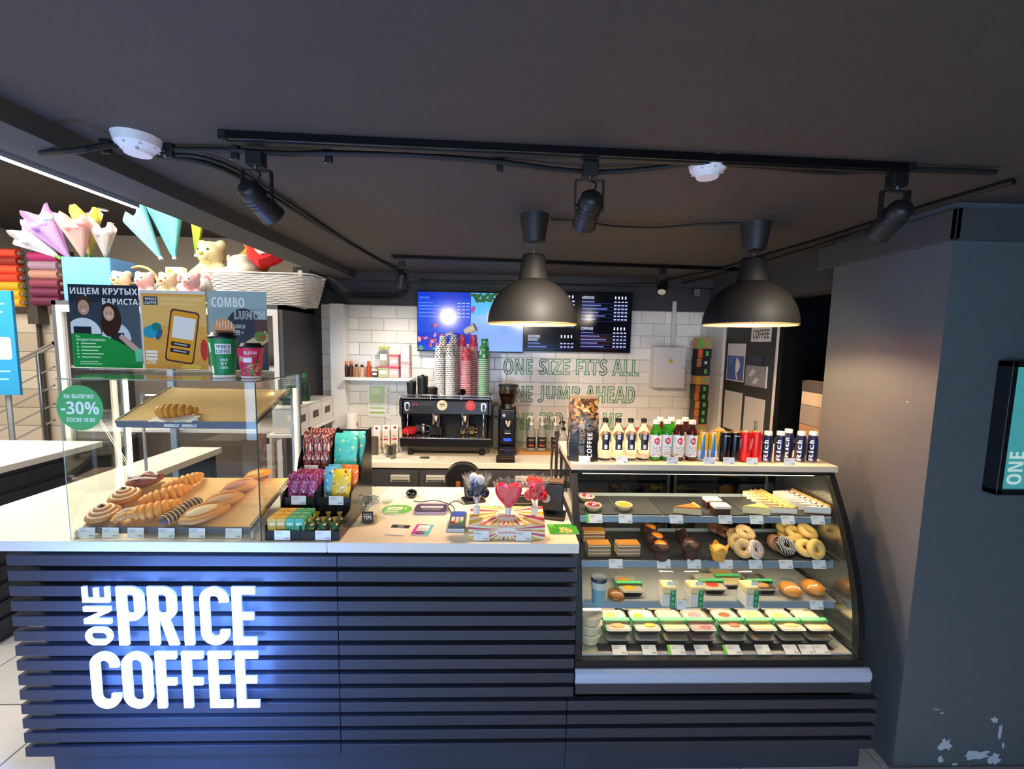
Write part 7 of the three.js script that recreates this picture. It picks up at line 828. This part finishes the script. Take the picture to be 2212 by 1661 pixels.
{
  const fur = (c) => m(c, 0.95, { map: grain, bumpMap: bumpy, bumpScale: 0.006, });
  const bearG = sdf([[0, 0.055, 0, 0.055, 0, 0.1, 0, 0.042], [0, 0.165, 0.012, 0.058, 0, 0.168, 0.015, 0.058], [-0.045, 0.212, 0.005, 0.021, -0.047, 0.214, 0.005, 0.021], [0.045, 0.212, 0.005, 0.021, 0.047, 0.214, 0.005, 0.021], [0, 0.15, 0.055, 0.028, 0, 0.148, 0.062, 0.024], [-0.045, 0.1, 0.015, 0.024, -0.07, 0.055, 0.055, 0.022], [0.045, 0.1, 0.015, 0.024, 0.07, 0.055, 0.055, 0.022], [-0.035, 0.035, 0.03, 0.034, -0.055, 0.03, 0.1, 0.03], [0.035, 0.035, 0.03, 0.034, 0.055, 0.03, 0.1, 0.03]], 0.008, 0.02);
  const eyeG = SP(0.006, 0, 0, 0, 1, 1, 0.7, 10), padG = SP(0.018, 0, 0, 0, 1, 1, 0.25, 14);
  const bear = (px, z, c, nose, label, s = 1, ry = 0, group) => { const t = thing('plush_bear', label, 'plush toy', [at3(px, z), CAB + 0.001, z], ry, group); t.scale.setScalar(s); part('body', bearG, fur(c), t); for (const k of [-1, 1]) { const e = part('eye', eyeG, M.blackGloss, t); e.position.set(k * 0.022, 0.18, 0.067); const f = part('foot_pad', padG, m('#d86a78', 0.8), t); f.position.set(k * 0.056, 0.032, 0.128); } part('nose', SP(0.012, 0, 0.158, 0.084, 1.1, 0.8, 0.7, 12), m(nose, 0.5), t); return t; };
  bear(267, -3.08, '#ecdcae', '#b8702c', 'small cream plush bear with brown nose beside the blue box', 0.92, 0.04); bear(317, -3.085, '#f0bdbb', '#e8a6a6', 'small pink plush pig-like bear, between the two cream bears', 0.92, 0.0); bear(367, -3.08, '#eadcae', '#b06a2a', 'small cream plush bear with brown nose, between the pink bears', 0.92, 0); bear(417, -3.08, '#efb9b8', '#e4a0a2', 'small pink plush bear beside the white basket', 0.92, 0);
  { const bb = bear(465, -3.55, '#efe3ac', '#d8a84a', 'big pale yellow plush bear sitting behind the small bears', 1.65, -0.05), y = 0.15; bb.position.y = CAB + y + 0.003; const gbx = thing('gift_box', 'white gift box hidden under the big yellow bear', 'box', [bb.position.x, CAB + 0.001, -3.52]); part('box', B(0.2, y - 0.014, 0.16, 0, 0, 0, 0.004), M.paper, gbx); part('lid', B(0.23, 0.014, 0.17, 0, y - 0.014, 0, 0.002), m('#e6d8c8', 0.6), gbx); } 
  { const t = thing('plush_dog', 'grey and white fluffy plush lying behind the small bears', 'plush toy', [at3(399, -3.26), CAB + 0.012, -3.26], 0.0); t.scale.setScalar(0.8); part('body', sdf([[-0.16, 0.1, 0, 0.09, 0.12, 0.1, 0, 0.095], [0.16, 0.17, 0.02, 0.075, 0.19, 0.17, 0.02, 0.07], [-0.1, 0.05, 0.06, 0.05, -0.1, 0.03, 0.1, 0.03]], 0.014, 0.04), fur('#e9e6e2'), t); part('back_patch', sdf([[-0.16, 0.13, 0.01, 0.085, -0.06, 0.155, 0.01, 0.06]], 0.014, 0.03), fur('#8d8a88'), t); const sc = part('scarf', TB([[0.1, 0.21, 0.1], [0.13, 0.15, 0.11], [0.18, 0.1, 0.1], [0.14, 0.04, 0.12]], 0.018, 20, 8), m('#ea8a2e', 0.9), t); }
  { // orange bear behind with heart
    const t = bear(560, -3.48, '#ea9038', '#7a4a2a', 'orange plush bear above the heart cushion', 1.5, -0.1), y = 0.27; t.position.y = CAB + y + 0.003; const gbx = thing('gift_box', 'white gift box hidden under the orange bear', 'box', [t.position.x, CAB + 0.001, -3.48]); part('box', B(0.22, y - 0.014, 0.18, 0, 0, 0, 0.004), M.paper, gbx); part('lid', B(0.23, 0.014, 0.19, 0, y - 0.014, 0, 0.002), m('#e6d8c8', 0.6), gbx); }
  { // white wicker basket
    const xa = at3(447, -3.06), xb = at3(676, -3.06), w = xb - xa, o = thing('wicker_basket', 'white painted wicker basket of toys on the cabinet', 'basket', [(xa + xb) / 2, CAB + 0.001, -3.19]), d = 0.3, h = 0.22, gs = [], st = [];
    const ring = (y, j) => { const f = 0.84 + 0.16 * y / h, a = w / 2 * f, b = d / 2 * f, pts = [], N = 96; for (let i = 0; i < N; i++) { const t = i / N * 2 * PI, c = Math.cos(t), s = Math.sin(t), q = 1 / Math.pow(Math.pow(Math.abs(c), 6) + Math.pow(Math.abs(s), 6), 1 / 6), wv = 1 + 0.012 * Math.sin(i * PI / 2 + j * PI); pts.push([a * c * q * wv, y, b * s * q * wv]); } return TB(pts, 0.0062, 192, 5, true); };
    for (let j = 0; j < 17; j++) gs.push(ring(0.008 + j * 0.0122, j)); const wv = part('weave', mg(gs), m('#e6e2dc', 0.7), o); wv.userData.kind = 'stuff';
    part('rim', ring(h, 0).scale(1.01, 1, 1.02), m('#ece8e2', 0.7), o); part('floor', B(w * 0.8, 0.006, d * 0.78, 0, 0.003, 0, 0.002), m('#d8d4cc', 0.8), o);
    const heart = new THREE.Shape(); heart.moveTo(0, -0.08); heart.bezierCurveTo(-0.13, 0, -0.12, 0.09, -0.055, 0.09); heart.bezierCurveTo(-0.02, 0.09, 0, 0.06, 0, 0.05); heart.bezierCurveTo(0, 0.06, 0.02, 0.09, 0.055, 0.09); heart.bezierCurveTo(0.12, 0.09, 0.13, 0, 0, -0.08);
    const c = thing('heart_cushion', 'red fluffy heart cushion with a pink heart, lying on the basket', 'cushion', [at3(578, -3.12), CAB + 0.335, -3.12]); c.rotation.set(-0.55, 0, -0.12); part('cushion', EX(heart, 0.03, 0.03, 14).scale(1.05, 0.85, 1), fur('#d8221e'), c); part('inner_heart', EX(heart, 0.004, 0.004, 14).scale(0.6, 0.46, 1).translate(0, 0.012, 0.062), fur('#f0c0bc'), c);
    const p2 = thing('plush_cub', 'orange and cream plush peeking over the basket rim', 'plush toy', [at3(628, -3.2), CAB + 0.14, -3.2]); part('body', sdf([[0, 0, 0, 0.07, 0.06, 0.06, 0, 0.06], [0.1, 0.02, 0, 0.04, 0.13, 0.0, 0, 0.04]], 0.012, 0.03), fur('#e59a4a'), p2); part('ribbon', B(0.03, 0.1, 0.006, 0.1, 0.02, 0.06, 0.002), M.paper, p2);
    const p3 = thing('plush_lamb', 'cream fluffy plush in the basket beside the heart cushion', 'plush toy', [at3(512, -3.18), CAB + 0.165, -3.19]); p3.scale.setScalar(0.84); part('body', sdf([[-0.08, 0.04, 0, 0.09, 0.09, 0.08, 0, 0.1], [0.02, 0.16, 0, 0.08, 0.06, 0.17, 0, 0.075]], 0.014, 0.03), fur('#f0e9cc'), p3); part('ear', SP(0.03, -0.05, 0.2, 0.02, 0.6, 1.2, 0.4, 12), fur('#e8d8a8'), p3);
  }
  { // blue box with wrapped bouquets
    const xa = at3(140, -3.1), xb = at3(243, -3.1), w = xb - xa, h = pZ(190, 556, -3.1).y - CAB, o = thing('gift_bin', 'tall light blue box holding wrapped bouquets', 'box', [(xa + xb) / 2, CAB + 0.001, -3.2]), bm = m('#5f9be0', 0.6, { map: grain });
    for (const [a, b, c, d] of [[w, 0.006, 0, 0.1], [w, 0.006, 0, -0.1], [0.006, 0.2, -w / 2, 0], [0.006, 0.2, w / 2, 0]]) part('wall', B(a, h, b, c, 0, d), bm, o); part('floor', B(w, 0.006, 0.2, 0, 0, 0), bm, o);
    const bq = (px, py, rot, len, R, paper, inner, label, z = -3.2) => { const p = pZ(px, py, z), t = thing('wrapped_bouquet', label, 'bouquet', [p.x, p.y, z]); t.rotation.set(0.15, 0, rot); const g = new THREE.ConeGeometry(R, len, 30, 6, true).rotateX(PI), a = g.attributes.position; for (let i = 0; i < a.count; i++) { const an = Math.atan2(a.getZ(i), a.getX(i)), f = (a.getY(i) + len / 2) / len, k = 1 + 0.18 * f * Math.sin(an * 5) + 0.06 * Math.sin(an * 13); a.setX(i, a.getX(i) * k); a.setZ(i, a.getZ(i) * k * 0.7); a.setY(i, a.getY(i) + 0.03 * f * Math.sin(an * 4 + 1)); } g.computeVertexNormals(); part('wrapping', g.translate(0, len / 2, 0), paper, t); if (inner) { for (let i = 0; i < 9; i++) part('flower', SP(R * 0.34, Math.cos(i * 2.4) * R * 0.22 * Math.sqrt(i), len * 0.78 + (i % 3) * R * 0.12, Math.sin(i * 2.4) * R * 0.16 * Math.sqrt(i), 1, 0.9, 1, 12), m(inner[i % inner.length], 0.9), t); part('stem', C(0.012, 0.008, len * 0.7, 0, 0.01, 0, 8), m('#4f8a3c', 0.8), t); } };
    const foil = c => m(c, 0.25, { transmission: 0.45, thickness: 0, side: THREE.DoubleSide });
    const yb = 566; bq(136, yb - 4, 0.95, 0.3, 0.085, foil('#eee8ee'), ['#e8d8e0', '#cfd8e4'], 'bouquet in clear foil leaning far over the blue box edge'); bq(156, yb, 0.5, 0.35, 0.11, foil('#d8aee8'), ['#b98ae0', '#d0a8ea', '#a8c8d8'], 'lilac wrapped bouquet rising from the blue box'); bq(182, yb, 0.02, 0.3, 0.1, foil('#f2c8c0'), ['#f0b0a8', '#f4cfc4', '#ee9a94'], 'peach pink bouquet in the middle of the blue box', -3.15); bq(196, yb, -0.12, 0.36, 0.09, foil('#f2dc6a'), ['#f0d04a', '#f4e090'], 'yellow wrapped bouquet at the back of the blue box', -3.26); bq(230, yb, -0.1, 0.25, 0.075, foil('#f2e6e0'), ['#f0dcd0', '#f4ece4'], 'cream bouquet in crinkled foil at the blue box edge');
  }
  { // wire basket, turquoise papers, green paper, greenery
    const o = thing('twig_basket', 'round straw hoop basket with dark greenery', 'basket', [at3(301, -3.25), CAB + 0.001, -3.27]), st = m('#c8ab78', 0.8); part('bowl', mg([TO(0.13, 0.008, 0, 0.14, 0, 40, 6), TO(0.1, 0.008, 0, 0.01, 0, 40, 6), ...Array.from({ length: 14 }, (_, i) => LN([Math.cos(i * 0.449) * 0.1, 0.01, Math.sin(i * 0.449) * 0.1], [Math.cos(i * 0.449) * 0.13, 0.14, Math.sin(i * 0.449) * 0.13], 0.005))]), st, o); for (const [q, r] of [[0.2, 0.13], [-0.5, 0.125]]) part('handle', new THREE.TorusGeometry(r, 0.0075, 8, 32, PI).rotateZ(q).translate(0, 0.15, 0), st, o); const lf = []; const s0 = seed; seed = 12; for (let i = 0; i < 60; i++) lf.push(SP(0.02, 0, 0, 0, 1, 0.25, 0.4, 6).rotateY(rnd() * 6).rotateZ(rnd() * 2).translate(rr(-0.1, 0.1), rr(0.05, 0.2), rr(-0.08, 0.08))); seed = s0; const f = part('greenery', mg(lf), m('#2c4230', 0.8), o); f.userData.kind = 'stuff';
    const sheet = (px, py, rot, w, h, c, label, z) => { const p = pZ(px, py, z), t = thing('wrapping_paper', label, 'wrapping paper', [p.x, p.y, z]); t.rotation.set(0, 0, rot); const g = new THREE.ConeGeometry(w / 2, h, 20, 6, true).rotateX(PI).scale(1, 1, 0.35), a = g.attributes.position; for (let i = 0; i < a.count; i++) { const an = Math.atan2(a.getZ(i), a.getX(i)); a.setY(i, a.getY(i) + 0.035 * Math.sin(an * 3 + 1) * (a.getY(i) / h + 0.5)); a.setZ(i, a.getZ(i) + 0.01 * Math.sin(an * 7)); } g.computeVertexNormals(); part('paper', g.translate(0, h / 2, 0), m(c, 0.7, { side: THREE.DoubleSide }), t); part('tie', C(0.016, 0.014, 0.02, 0, 0.02, 0, 12), m('#d8e0d8', 0.6), t); };
    sheet(352, 566, 0.5, 0.2, 0.4, '#7cc0cc', 'pale turquoise paper cone leaning over the plush toys', -3.45); sheet(378, 566, 0.1, 0.3, 0.46, '#6fc4cc', 'tall turquoise paper cone behind the plush toys', -3.53); sheet(424, 560, -0.1, 0.12, 0.36, '#a8c030', 'lime green paper cone behind the yellow bear', -3.56);
    const gb = thing('gift_bag', 'white gift bag with lime label behind the toys', 'bag', [at3(384, -3.42), CAB + 0.001, -3.42]); part('bag', B(0.13, 0.3, 0.05, 0, 0, 0, 0.004), M.paper, gb); part('label', B(0.03, 0.04, 0.002, -0.03, 0.24, 0.026), m('#b8d020', 0.5), gb);
  }
}
{ // light strip along the beam
  const o = thing('light_strip', 'long white light strip along the edge of the ceiling beam', 'light strip', [0, 0, 0]); part('profile', Bx(-1.352, -1.336, 2.2, 2.216, -1.66, 0.4), M.alu, o); part('lamp_strip', Bx(-1.35, -1.338, 2.196, 2.2, -1.655, 0.39), glow('#f4f2ff', 9), o);
  area('light_strip_light', [0.97, 0.96, 1], 22, 0.012, 2.0, [-1.345, 2.19, -0.65], [-1.345, 0, -0.65]);
  const p = pY(222, 452, 3.2), dl = thing('ceiling_spot', 'round recessed ceiling lamp in the dark gallery ceiling', 'ceiling lamp', [p.x, 3.2, p.z]); part('ring', TO(0.05, 0.008, 0, -0.006, 0, 24, 8), M.white, dl); part('lamp_face', C(0.045, 0.045, 0.006, 0, -0.008, 0, 24), glow('#fff2d8', 1.2), dl);
}
{ // rolls of wrapping paper on the gallery wall
  const z = -5.0, cols1 = ['#d8452c', '#96261f', '#e0512c', '#d23c26', '#c9a220', '#ecae24', '#e8a41e'], cols2 = ['#b02868', '#a8889a', '#c08a78', '#8a3a50', '#6a2444', '#641d3c'];
  const rack = thing('roll_rack', 'dark rack with hooks holding the coloured paper rolls', 'rack', [0, 0, 0]), px = a => pZ(a, 600, z).x, yy = b => pZ(70, b, z).y; part('upright', Bx(px(58), px(81), yy(700), yy(528), z - 0.08, z + 0.0295), m('#3a322c', 0.6), rack); part('upright', Bx(px(-30), px(-24), yy(700), yy(528), z - 0.08, z + 0.0295), m('#3a322c', 0.6), rack); part('upright', Bx(px(143), px(149), yy(700), yy(540), z - 0.08, z + 0.0295), m('#3a322c', 0.6), rack); part('leg', Bx(px(60), px(66), 0.001, yy(700), z - 0.075, z - 0.04), m('#3a322c', 0.6), rack);
  const names1 = ['bright red', 'dark red', 'orange red', 'scarlet', 'mustard', 'amber', 'golden yellow'], names2 = ['magenta', 'mauve grey', 'tan pink', 'wine red', 'plum', 'deep purple'];
  cols1.forEach((c, i) => { const y = yy(550 + i * 17.5), o = thing('paper_roll', `${names1[i]} wrapping paper roll on the gallery wall rack`, 'paper roll', [px(18), y, z + 0.05]); part('roll', C(0.047, 0.047, px(56) - px(-22), 0, 0, 0, 24).translate(0, -(px(56) - px(-22)) / 2, 0).rotateZ(PI / 2), m(c, 0.55), o); part('core', C(0.02, 0.02, px(60) - px(-26), 0, 0, 0, 12).translate(0, -(px(60) - px(-26)) / 2, 0).rotateZ(PI / 2), m('#8a7a68', 0.8), o); });
  cols2.forEach((c, i) => { const y = yy(556 + i * 19), o = thing('paper_roll', `${names2[i]} wrapping paper roll on the gallery wall rack`, 'paper roll', [px(112), y, z + 0.05]); part('roll', C(0.051, 0.051, px(142) - px(83), 0, 0, 0, 24).translate(0, -(px(142) - px(83)) / 2, 0).rotateZ(PI / 2), m(c, 0.55), o); part('core', C(0.02, 0.02, px(148) - px(76), 0, 0, 0, 12).translate(0, -(px(148) - px(76)) / 2, 0).rotateZ(PI / 2), m('#8a7a68', 0.8), o); });
  // beige boarded screen below and stairs with a steel handrail
  const w = thing('boarded_partition', 'beige boarded partition below the paper rolls', 'partition', [0, 0, 0]); for (let i = 0; i < 9; i++) part('board', Bx(-7, px(150), 0.002 + i * 0.218, 0.215 + i * 0.218, z - 0.14, z - 0.1, 0.003), m(['#b3a48f', '#a99a86', '#bcae9a'][i % 3], 0.7, { map: grain }), w);
  const hr = thing('handrail', 'brushed steel stair handrail with thin bars', 'handrail', [0, 0, 0]), zz = -4.2, P = (a, b) => pZ(a, b, zz); const A = P(-20, 812), Bq = P(118, 742); part('top_rail', LN(A, Bq, 0.024, 14), M.brushed, hr); part('post', LN([P(82, 760).x, 0.002, zz], P(82, 760), 0.02, 12), M.brushed, hr); part('post', LN([P(12, 796).x, 0.002, zz], P(12, 796), 0.02, 12), M.brushed, hr); for (const dy of [50, 90, 130, 165]) part('bar', LN(P(-20, 812 + dy), P(118, 742 + dy), 0.008, 8), M.brushed, hr);
  const sg = cv(128, 512, (g, w2, h) => { g.fillStyle = '#2a8fc0'; g.fillRect(0, 0, w2, h); lines(g, 20, 60, 80, 3, 40, '#8cc8e4', 8); g.fillStyle = '#e8eef0'; g.beginPath(); g.roundRect(10, 226, 100, 110, 12); g.fill(); lines(g, 20, 390, 80, 2, 40, '#8cc8e4', 8); });
  const s0 = pZ(-22, 852, -3.4), s1 = pZ(26, 628, -3.4), [cg, cm] = card(s1.x - s0.x, s1.y - s0.y, sg, 0.02, '#2a7ba8'); const bs = thing('roll_up_banner', 'blue upright banner at the gallery passage', 'banner', [(s0.x + s1.x) / 2, 0.002, -3.4], 0); part('print', cg, cm, bs).position.y = s0.y - 0.002; part('pole', B(0.03, s1.y - 0.05, 0.012, 0, 0.02, -0.02), M.alu, bs); part('foot', B(0.4, 0.02, 0.2, 0, 0, -0.02, 0.004), M.alu, bs);
  // the flower shop's counter and a bench behind the glass
  const nc = thing('flower_counter', 'dark slatted counter with cream top in the gallery', 'counter', [0, 0, 0]); part('body', Bx(-4.2, -2.78, 0.002, 0.96, -2.94, -2.28), m('#3a3a40', 0.5), nc); part('top', Bx(-4.25, -2.74, 0.96, 1.0, -2.97, -2.24, 0.004), M.cream, nc); for (let i = 0; i < 9; i++) part('slat', Bx(-2.78, -2.76, 0.06 + i * 0.1, 0.13 + i * 0.1, -2.94, -2.28, 0.002), m('#33343a', 0.5), nc);
  const bn = thing('bench', 'dark brown cross-legged bench seen through the pastry case', 'bench', [-2.42, 0, -2.72], 0.3); part('seat', B(0.36, 0.07, 0.24, 0, 0.8, 0, 0.005), m('#4a342a', 0.5, { map: grain }), bn); for (const s of [-1, 1]) { part('cross_leg', mg([LN([-0.15, 0.002, s * 0.09], [0.15, 0.8, s * 0.09], 0.016), LN([0.15, 0.002, s * 0.09], [-0.15, 0.8, s * 0.09], 0.016)]), m('#3a2a24', 0.5), bn); }
}
{ // left side shelf with white containers, near the tiled wall
  const x = -1.3, y = pX(645, 937, x), a = pX(640, 940, x), b = pX(722, 914, x), yy = a.y, o = thing('side_shelf', 'white side shelf carrying labelled containers by the cabinet', 'shelf', [0, 0, 0]); const z0 = Math.max(a.z, -2.75), zb = -3.38; part('board', Bx(x - 0.19, x + 0.0, yy - 0.02, yy, zb, z0, 0.002), M.white, o); part('bracket', Bx(x - 0.19, x - 0.17, yy - 0.06, yy - 0.02, zb, z0), M.white, o); part('leg', Bx(x - 0.19, x - 0.16, 0.002, yy - 0.02, zb, zb + 0.03), M.white, o); part('leg', Bx(x - 0.19, x - 0.16, 0.002, yy - 0.02, z0 - 0.03, z0), M.white, o);
  const n = 3, st = (z0 - zb - 0.03) / n; for (let i = 0; i < n; i++) { const t = thing('storage_box', ['white labelled storage box at the open end of the side shelf', 'white labelled storage box in the middle of the side shelf', 'white labelled storage box next to the tiled wall'][i], 'storage box', [x - 0.09, yy + 0.001, z0 - 0.02 - st * (i + 0.5)]); part('box', B(0.15, 0.16, st - 0.02, 0, 0, 0, 0.006), m('#e2dfd9', 0.4), t); part('lid', B(0.156, 0.016, st - 0.014, 0, 0.16, 0, 0.004), m('#d8d5cf', 0.4), t); part('label', B(0.0012, 0.05, st * 0.45, 0.0757, 0.06, 0), m('#4a4640', 0.5), t); }
  const bt = thing('detergent_bottle', 'dark green detergent bottle on the side shelf boxes', 'bottle', [x - 0.09, yy + 0.178, z0 - 0.02 - st * 1.5]); part('bottle', L([[0, 0], [0.035, 0], [0.037, 0.01], [0.036, 0.11], [0.016, 0.15], [0.014, 0.165]], 0, 0, 0, 24), m('#1c3a2c', 0.3), bt); part('cap', C(0.016, 0.012, 0.035, 0, 0.163, 0, 16), m('#2a8a4a', 0.4), bt);
  const ph = thing('notice_board', 'dark green menu board standing on the side shelf boxes', 'board', [x - 0.09, yy + 0.178, z0 - 0.02 - st * 0.5], 0.3); part('board', B(0.14, 0.17, 0.012, 0, 0, 0, 0.003), m('#233a30', 0.5), ph); part('print', B(0.1, 0.1, 0.001, 0, 0.05, 0.0068), m('#3f6a52', 0.6), ph);
}

// ---------- right side: papers on the door, boxes, wall screen, chipped paint ----------
{
  const X = 1.7215, put = (px0, px1, py0, py1, tex, name, label, cat, th = 0.002, edge) => { const a = pX(px0, py0, X), b = pX(px1, py0, X), c = pX((px0 + px1) / 2, py1, X), w = Math.abs(b.z - a.z), h = a.y - c.y, [g, mm] = card(w, h, tex, th, edge); return solo(name, g, mm, label, cat, [X - th / 2 - 0.0005, c.y, (a.z + b.z) / 2], -PI / 2); };
  const cf = cv(256, 128, (g, w, h) => { g.fillStyle = '#d8d4cd'; g.fillRect(0, 0, w, h); fit(g, 'COFFEE', 22, 26, 212, 76, '#232326'); }); put(1625, 1668, 706, 738, cf, 'coffee_plate', 'pale plate reading COFFEE at the top of the black door', 'sign');
  const s1 = cv(160, 256, (g, w, h) => { g.fillStyle = '#d4d2ce'; g.fillRect(0, 0, w, h); g.fillStyle = '#4a64a0'; g.fillRect(6, 84, w - 12, h - 92); g.fillStyle = '#e2e2de'; g.beginPath(); g.moveTo(90, 90); g.quadraticCurveTo(150, 150, 96, 200); g.lineTo(110, 240); g.lineTo(96, 244); g.quadraticCurveTo(70, 160, 90, 90); g.fill(); lines(g, 20, 100, 40, 3, 16, '#8aa0c8', 5); }); put(1574, 1612, 742, 824, s1, 'leaflet_holder', 'blue and white leaflet sheet on the black door', 'leaflet');
  const s2 = cv(160, 192, (g, w, h) => { g.fillStyle = '#6f7274'; g.fillRect(0, 0, w, h); g.fillStyle = '#8a8d8e'; g.fillRect(6, 6, w - 12, h - 12); g.fillStyle = '#c8cacc'; g.save(); g.translate(56, 70); g.rotate(0.5); g.fillRect(-16, -36, 30, 70); g.restore(); g.save(); g.translate(86, 140); g.rotate(0.5); g.fillRect(-16, -30, 30, 60); g.restore(); }); const lh = put(1615, 1660, 788, 836, s2, 'leaflet_holder', 'clear leaflet holder with grey pictures on the black door', 'leaflet', 0.012, '#c8ccd0'); 
  put(1621, 1648, 770, 787, m('#222c4a', 0.4), 'leaflet', 'dark blue leaflet sticking out above the clear holder', 'leaflet', 0.003, '#222c4a');
  const s3 = cv(128, 256, (g, w, h) => { g.fillStyle = '#cfcbc6'; g.fillRect(0, 0, w, h); g.fillStyle = '#a88a8a'; g.fillRect(44, 168, 6, 6); g.fillRect(44, 224, 6, 6); }); put(1567, 1605, 842, 930, s3, 'paper_sheet', 'blank white sheet on the black door, hinge side', 'paper'); const s4 = cv(128, 256, (g, w, h) => { g.fillStyle = '#cdc9c4'; g.fillRect(0, 0, w, h); g.save(); g.translate(72, 236); g.rotate(-PI / 2); fit(g, 'PRICE', 0, 0, 90, 24, '#4a7a5c'); g.restore(); g.fillStyle = '#2f7a50'; g.fillRect(78, 150, 4, 70); }); put(1610, 1654, 855, 945, s4, 'paper_sheet', 'white sheet with small upright green lettering on the door', 'paper');
  // boxes stacked in the recess beside the column
  let y = 0.9; const bx = thing('recess_shelf', 'dark shelf stand in the recess beside the column', 'shelf', [0, 0, 0]); part('board', Bx(1.73, 1.99, 1.18, 1.2, -2.45, -2.13), M.graphite, bx); for (const [a, b] of [[1.74, -2.44], [1.92, -2.44], [1.74, -2.16], [1.92, -2.16]]) part('leg', Bx(a, a + 0.025, 0.003, 1.18, b, b + 0.025), M.graphite, bx);
  const st = [['#b08a66', 0.1, 'brown carton at the bottom of the recess stack', 0.105], ['#8d8a84', 0.11, 'grey box in the middle of the recess stack', 0.1], ['#c4b49c', 0.075, 'beige box near the top of the recess stack', 0.11], ['#4a4a4c', 0.06, 'dark box on top of the recess stack', 0.09]]; let yy = 1.2005; for (const [c, h, l, w] of st) { const t = thing('carton', l, 'carton', [pZ(1742, 850, -2.28).x + w / 2 + 0.03, yy, -2.28]); part('box', B(w * 0.7, h, 0.2, 0, 0, 0, 0.003), m(c, 0.7), t); part('tape', B(0.03, 0.001, 0.2, 0, h, 0), m('#cbb890', 0.4), t); yy += h + 0.0015; }
  // wall screen on the column face
  { const t = cv(256, 448, (g, w, h) => { g.fillStyle = '#49a6ae'; g.fillRect(0, 0, w, h); g.save(); g.translate(12, 436); g.rotate(-PI / 2); fit(g, 'ONE', 0, 0, 130, 26, '#c8ecec'); g.restore(); g.save(); g.translate(60, 436); g.rotate(-PI / 2); fit(g, 'PRICE COFFEE', 0, 0, 400, 90, '#a8dcdc'); g.restore(); });
    const a = pZ(2168, 1070, -1.5), b = pZ(2190, 780, -1.5), o = thing('wall_screen', 'black framed screen glowing turquoise on the grey column', 'screen', [a.x - 0.03, a.y, -1.549]), h = b.y - a.y, w = 0.62; part('frame', mg([B(w, 0.022, 0.05, w / 2, 0, 0.025, 0.003), B(w, 0.022, 0.05, w / 2, h - 0.022, 0.025, 0.003), B(0.022, h, 0.05, 0.011, 0, 0.025, 0.003), B(0.022, h, 0.05, w - 0.011, 0, 0.025, 0.003), B(w - 0.02, h - 0.02, 0.03, w / 2, 0.01, 0.016)]), m('#15171b', 0.35), o); part('screen_panel', new THREE.PlaneGeometry(w - 0.044, h - 0.044).translate(w / 2, h / 2, 0.036), m('#0a0a0a', 0.2, { emissive: new THREE.Color('#ffffff'), emissiveIntensity: 0.75, emissiveMap: t }), o); area('wall_screen_light', [0.35, 0.8, 0.85], 0.5, w - 0.05, h - 0.05, [a.x - 0.03 + w / 2, a.y + h / 2, -1.5], [a.x - 0.03 + w / 2, a.y + h / 2, 0]); }
  // chipped paint
  const wall = scene.getObjectByName('wall_column'), s0 = seed; seed = 31; const chip = (px, py, rx, ry, n = 14) => { const c = pZ(px, py, -1.55), pts = []; for (let i = 0; i < n; i++) { const a = i / n * 2 * PI, k = 0.55 + rnd() * 0.75; pts.push([c.x + Math.cos(a) * rx * k, c.y + Math.sin(a) * ry * k]); } part('paint_chip', EX(shp(pts), 0.0012).translate(0, 0, -1.5502), m('#c3cdd6', 0.8, { map: grain }), wall); };
  chip(2042, 1608, 0.03, 0.025, 18); chip(2110, 1632, 0.055, 0.022, 20); chip(2145, 1640, 0.03, 0.025, 16); chip(2030, 1640, 0.014, 0.014); chip(2062, 1652, 0.012, 0.008); chip(2148, 1555, 0.016, 0.012); chip(2160, 1580, 0.008, 0.03); chip(2166, 1610, 0.006, 0.016); chip(2022, 1532, 0.014, 0.003); chip(2035, 1540, 0.01, 0.003); chip(2090, 1655, 0.02, 0.006); seed = s0;
  const p = pX(1960, 868, 1.653); part('paint_speck', SP(0.004, 1.6525, p.y, p.z, 0.3, 0.6, 1, 8), m('#d8d4cc', 0.8), wall);
  // ceiling junction box by the column and grey box on the back wall
  const jb = pX(1525, 612, 1.7), o = thing('wall_vent', 'small pale vent on the dark wall above the tiles', 'vent', [pZ(1505, 632, WALL + 0.05).x, pZ(1505, 641, WALL + 0.05).y, WALL + 0.051]); part('frame', B(0.06, 0.065, 0.01, 0, 0, 0, 0.002), m('#4a4c50', 0.5), o); for (let i = 0; i < 3; i++) part('slat', B(0.006, 0.055, 0.004, -0.012 + i * 0.014, 0.005, 0.007), m('#9a9ca0', 0.4), o);
}

renderer.render(scene, camera);
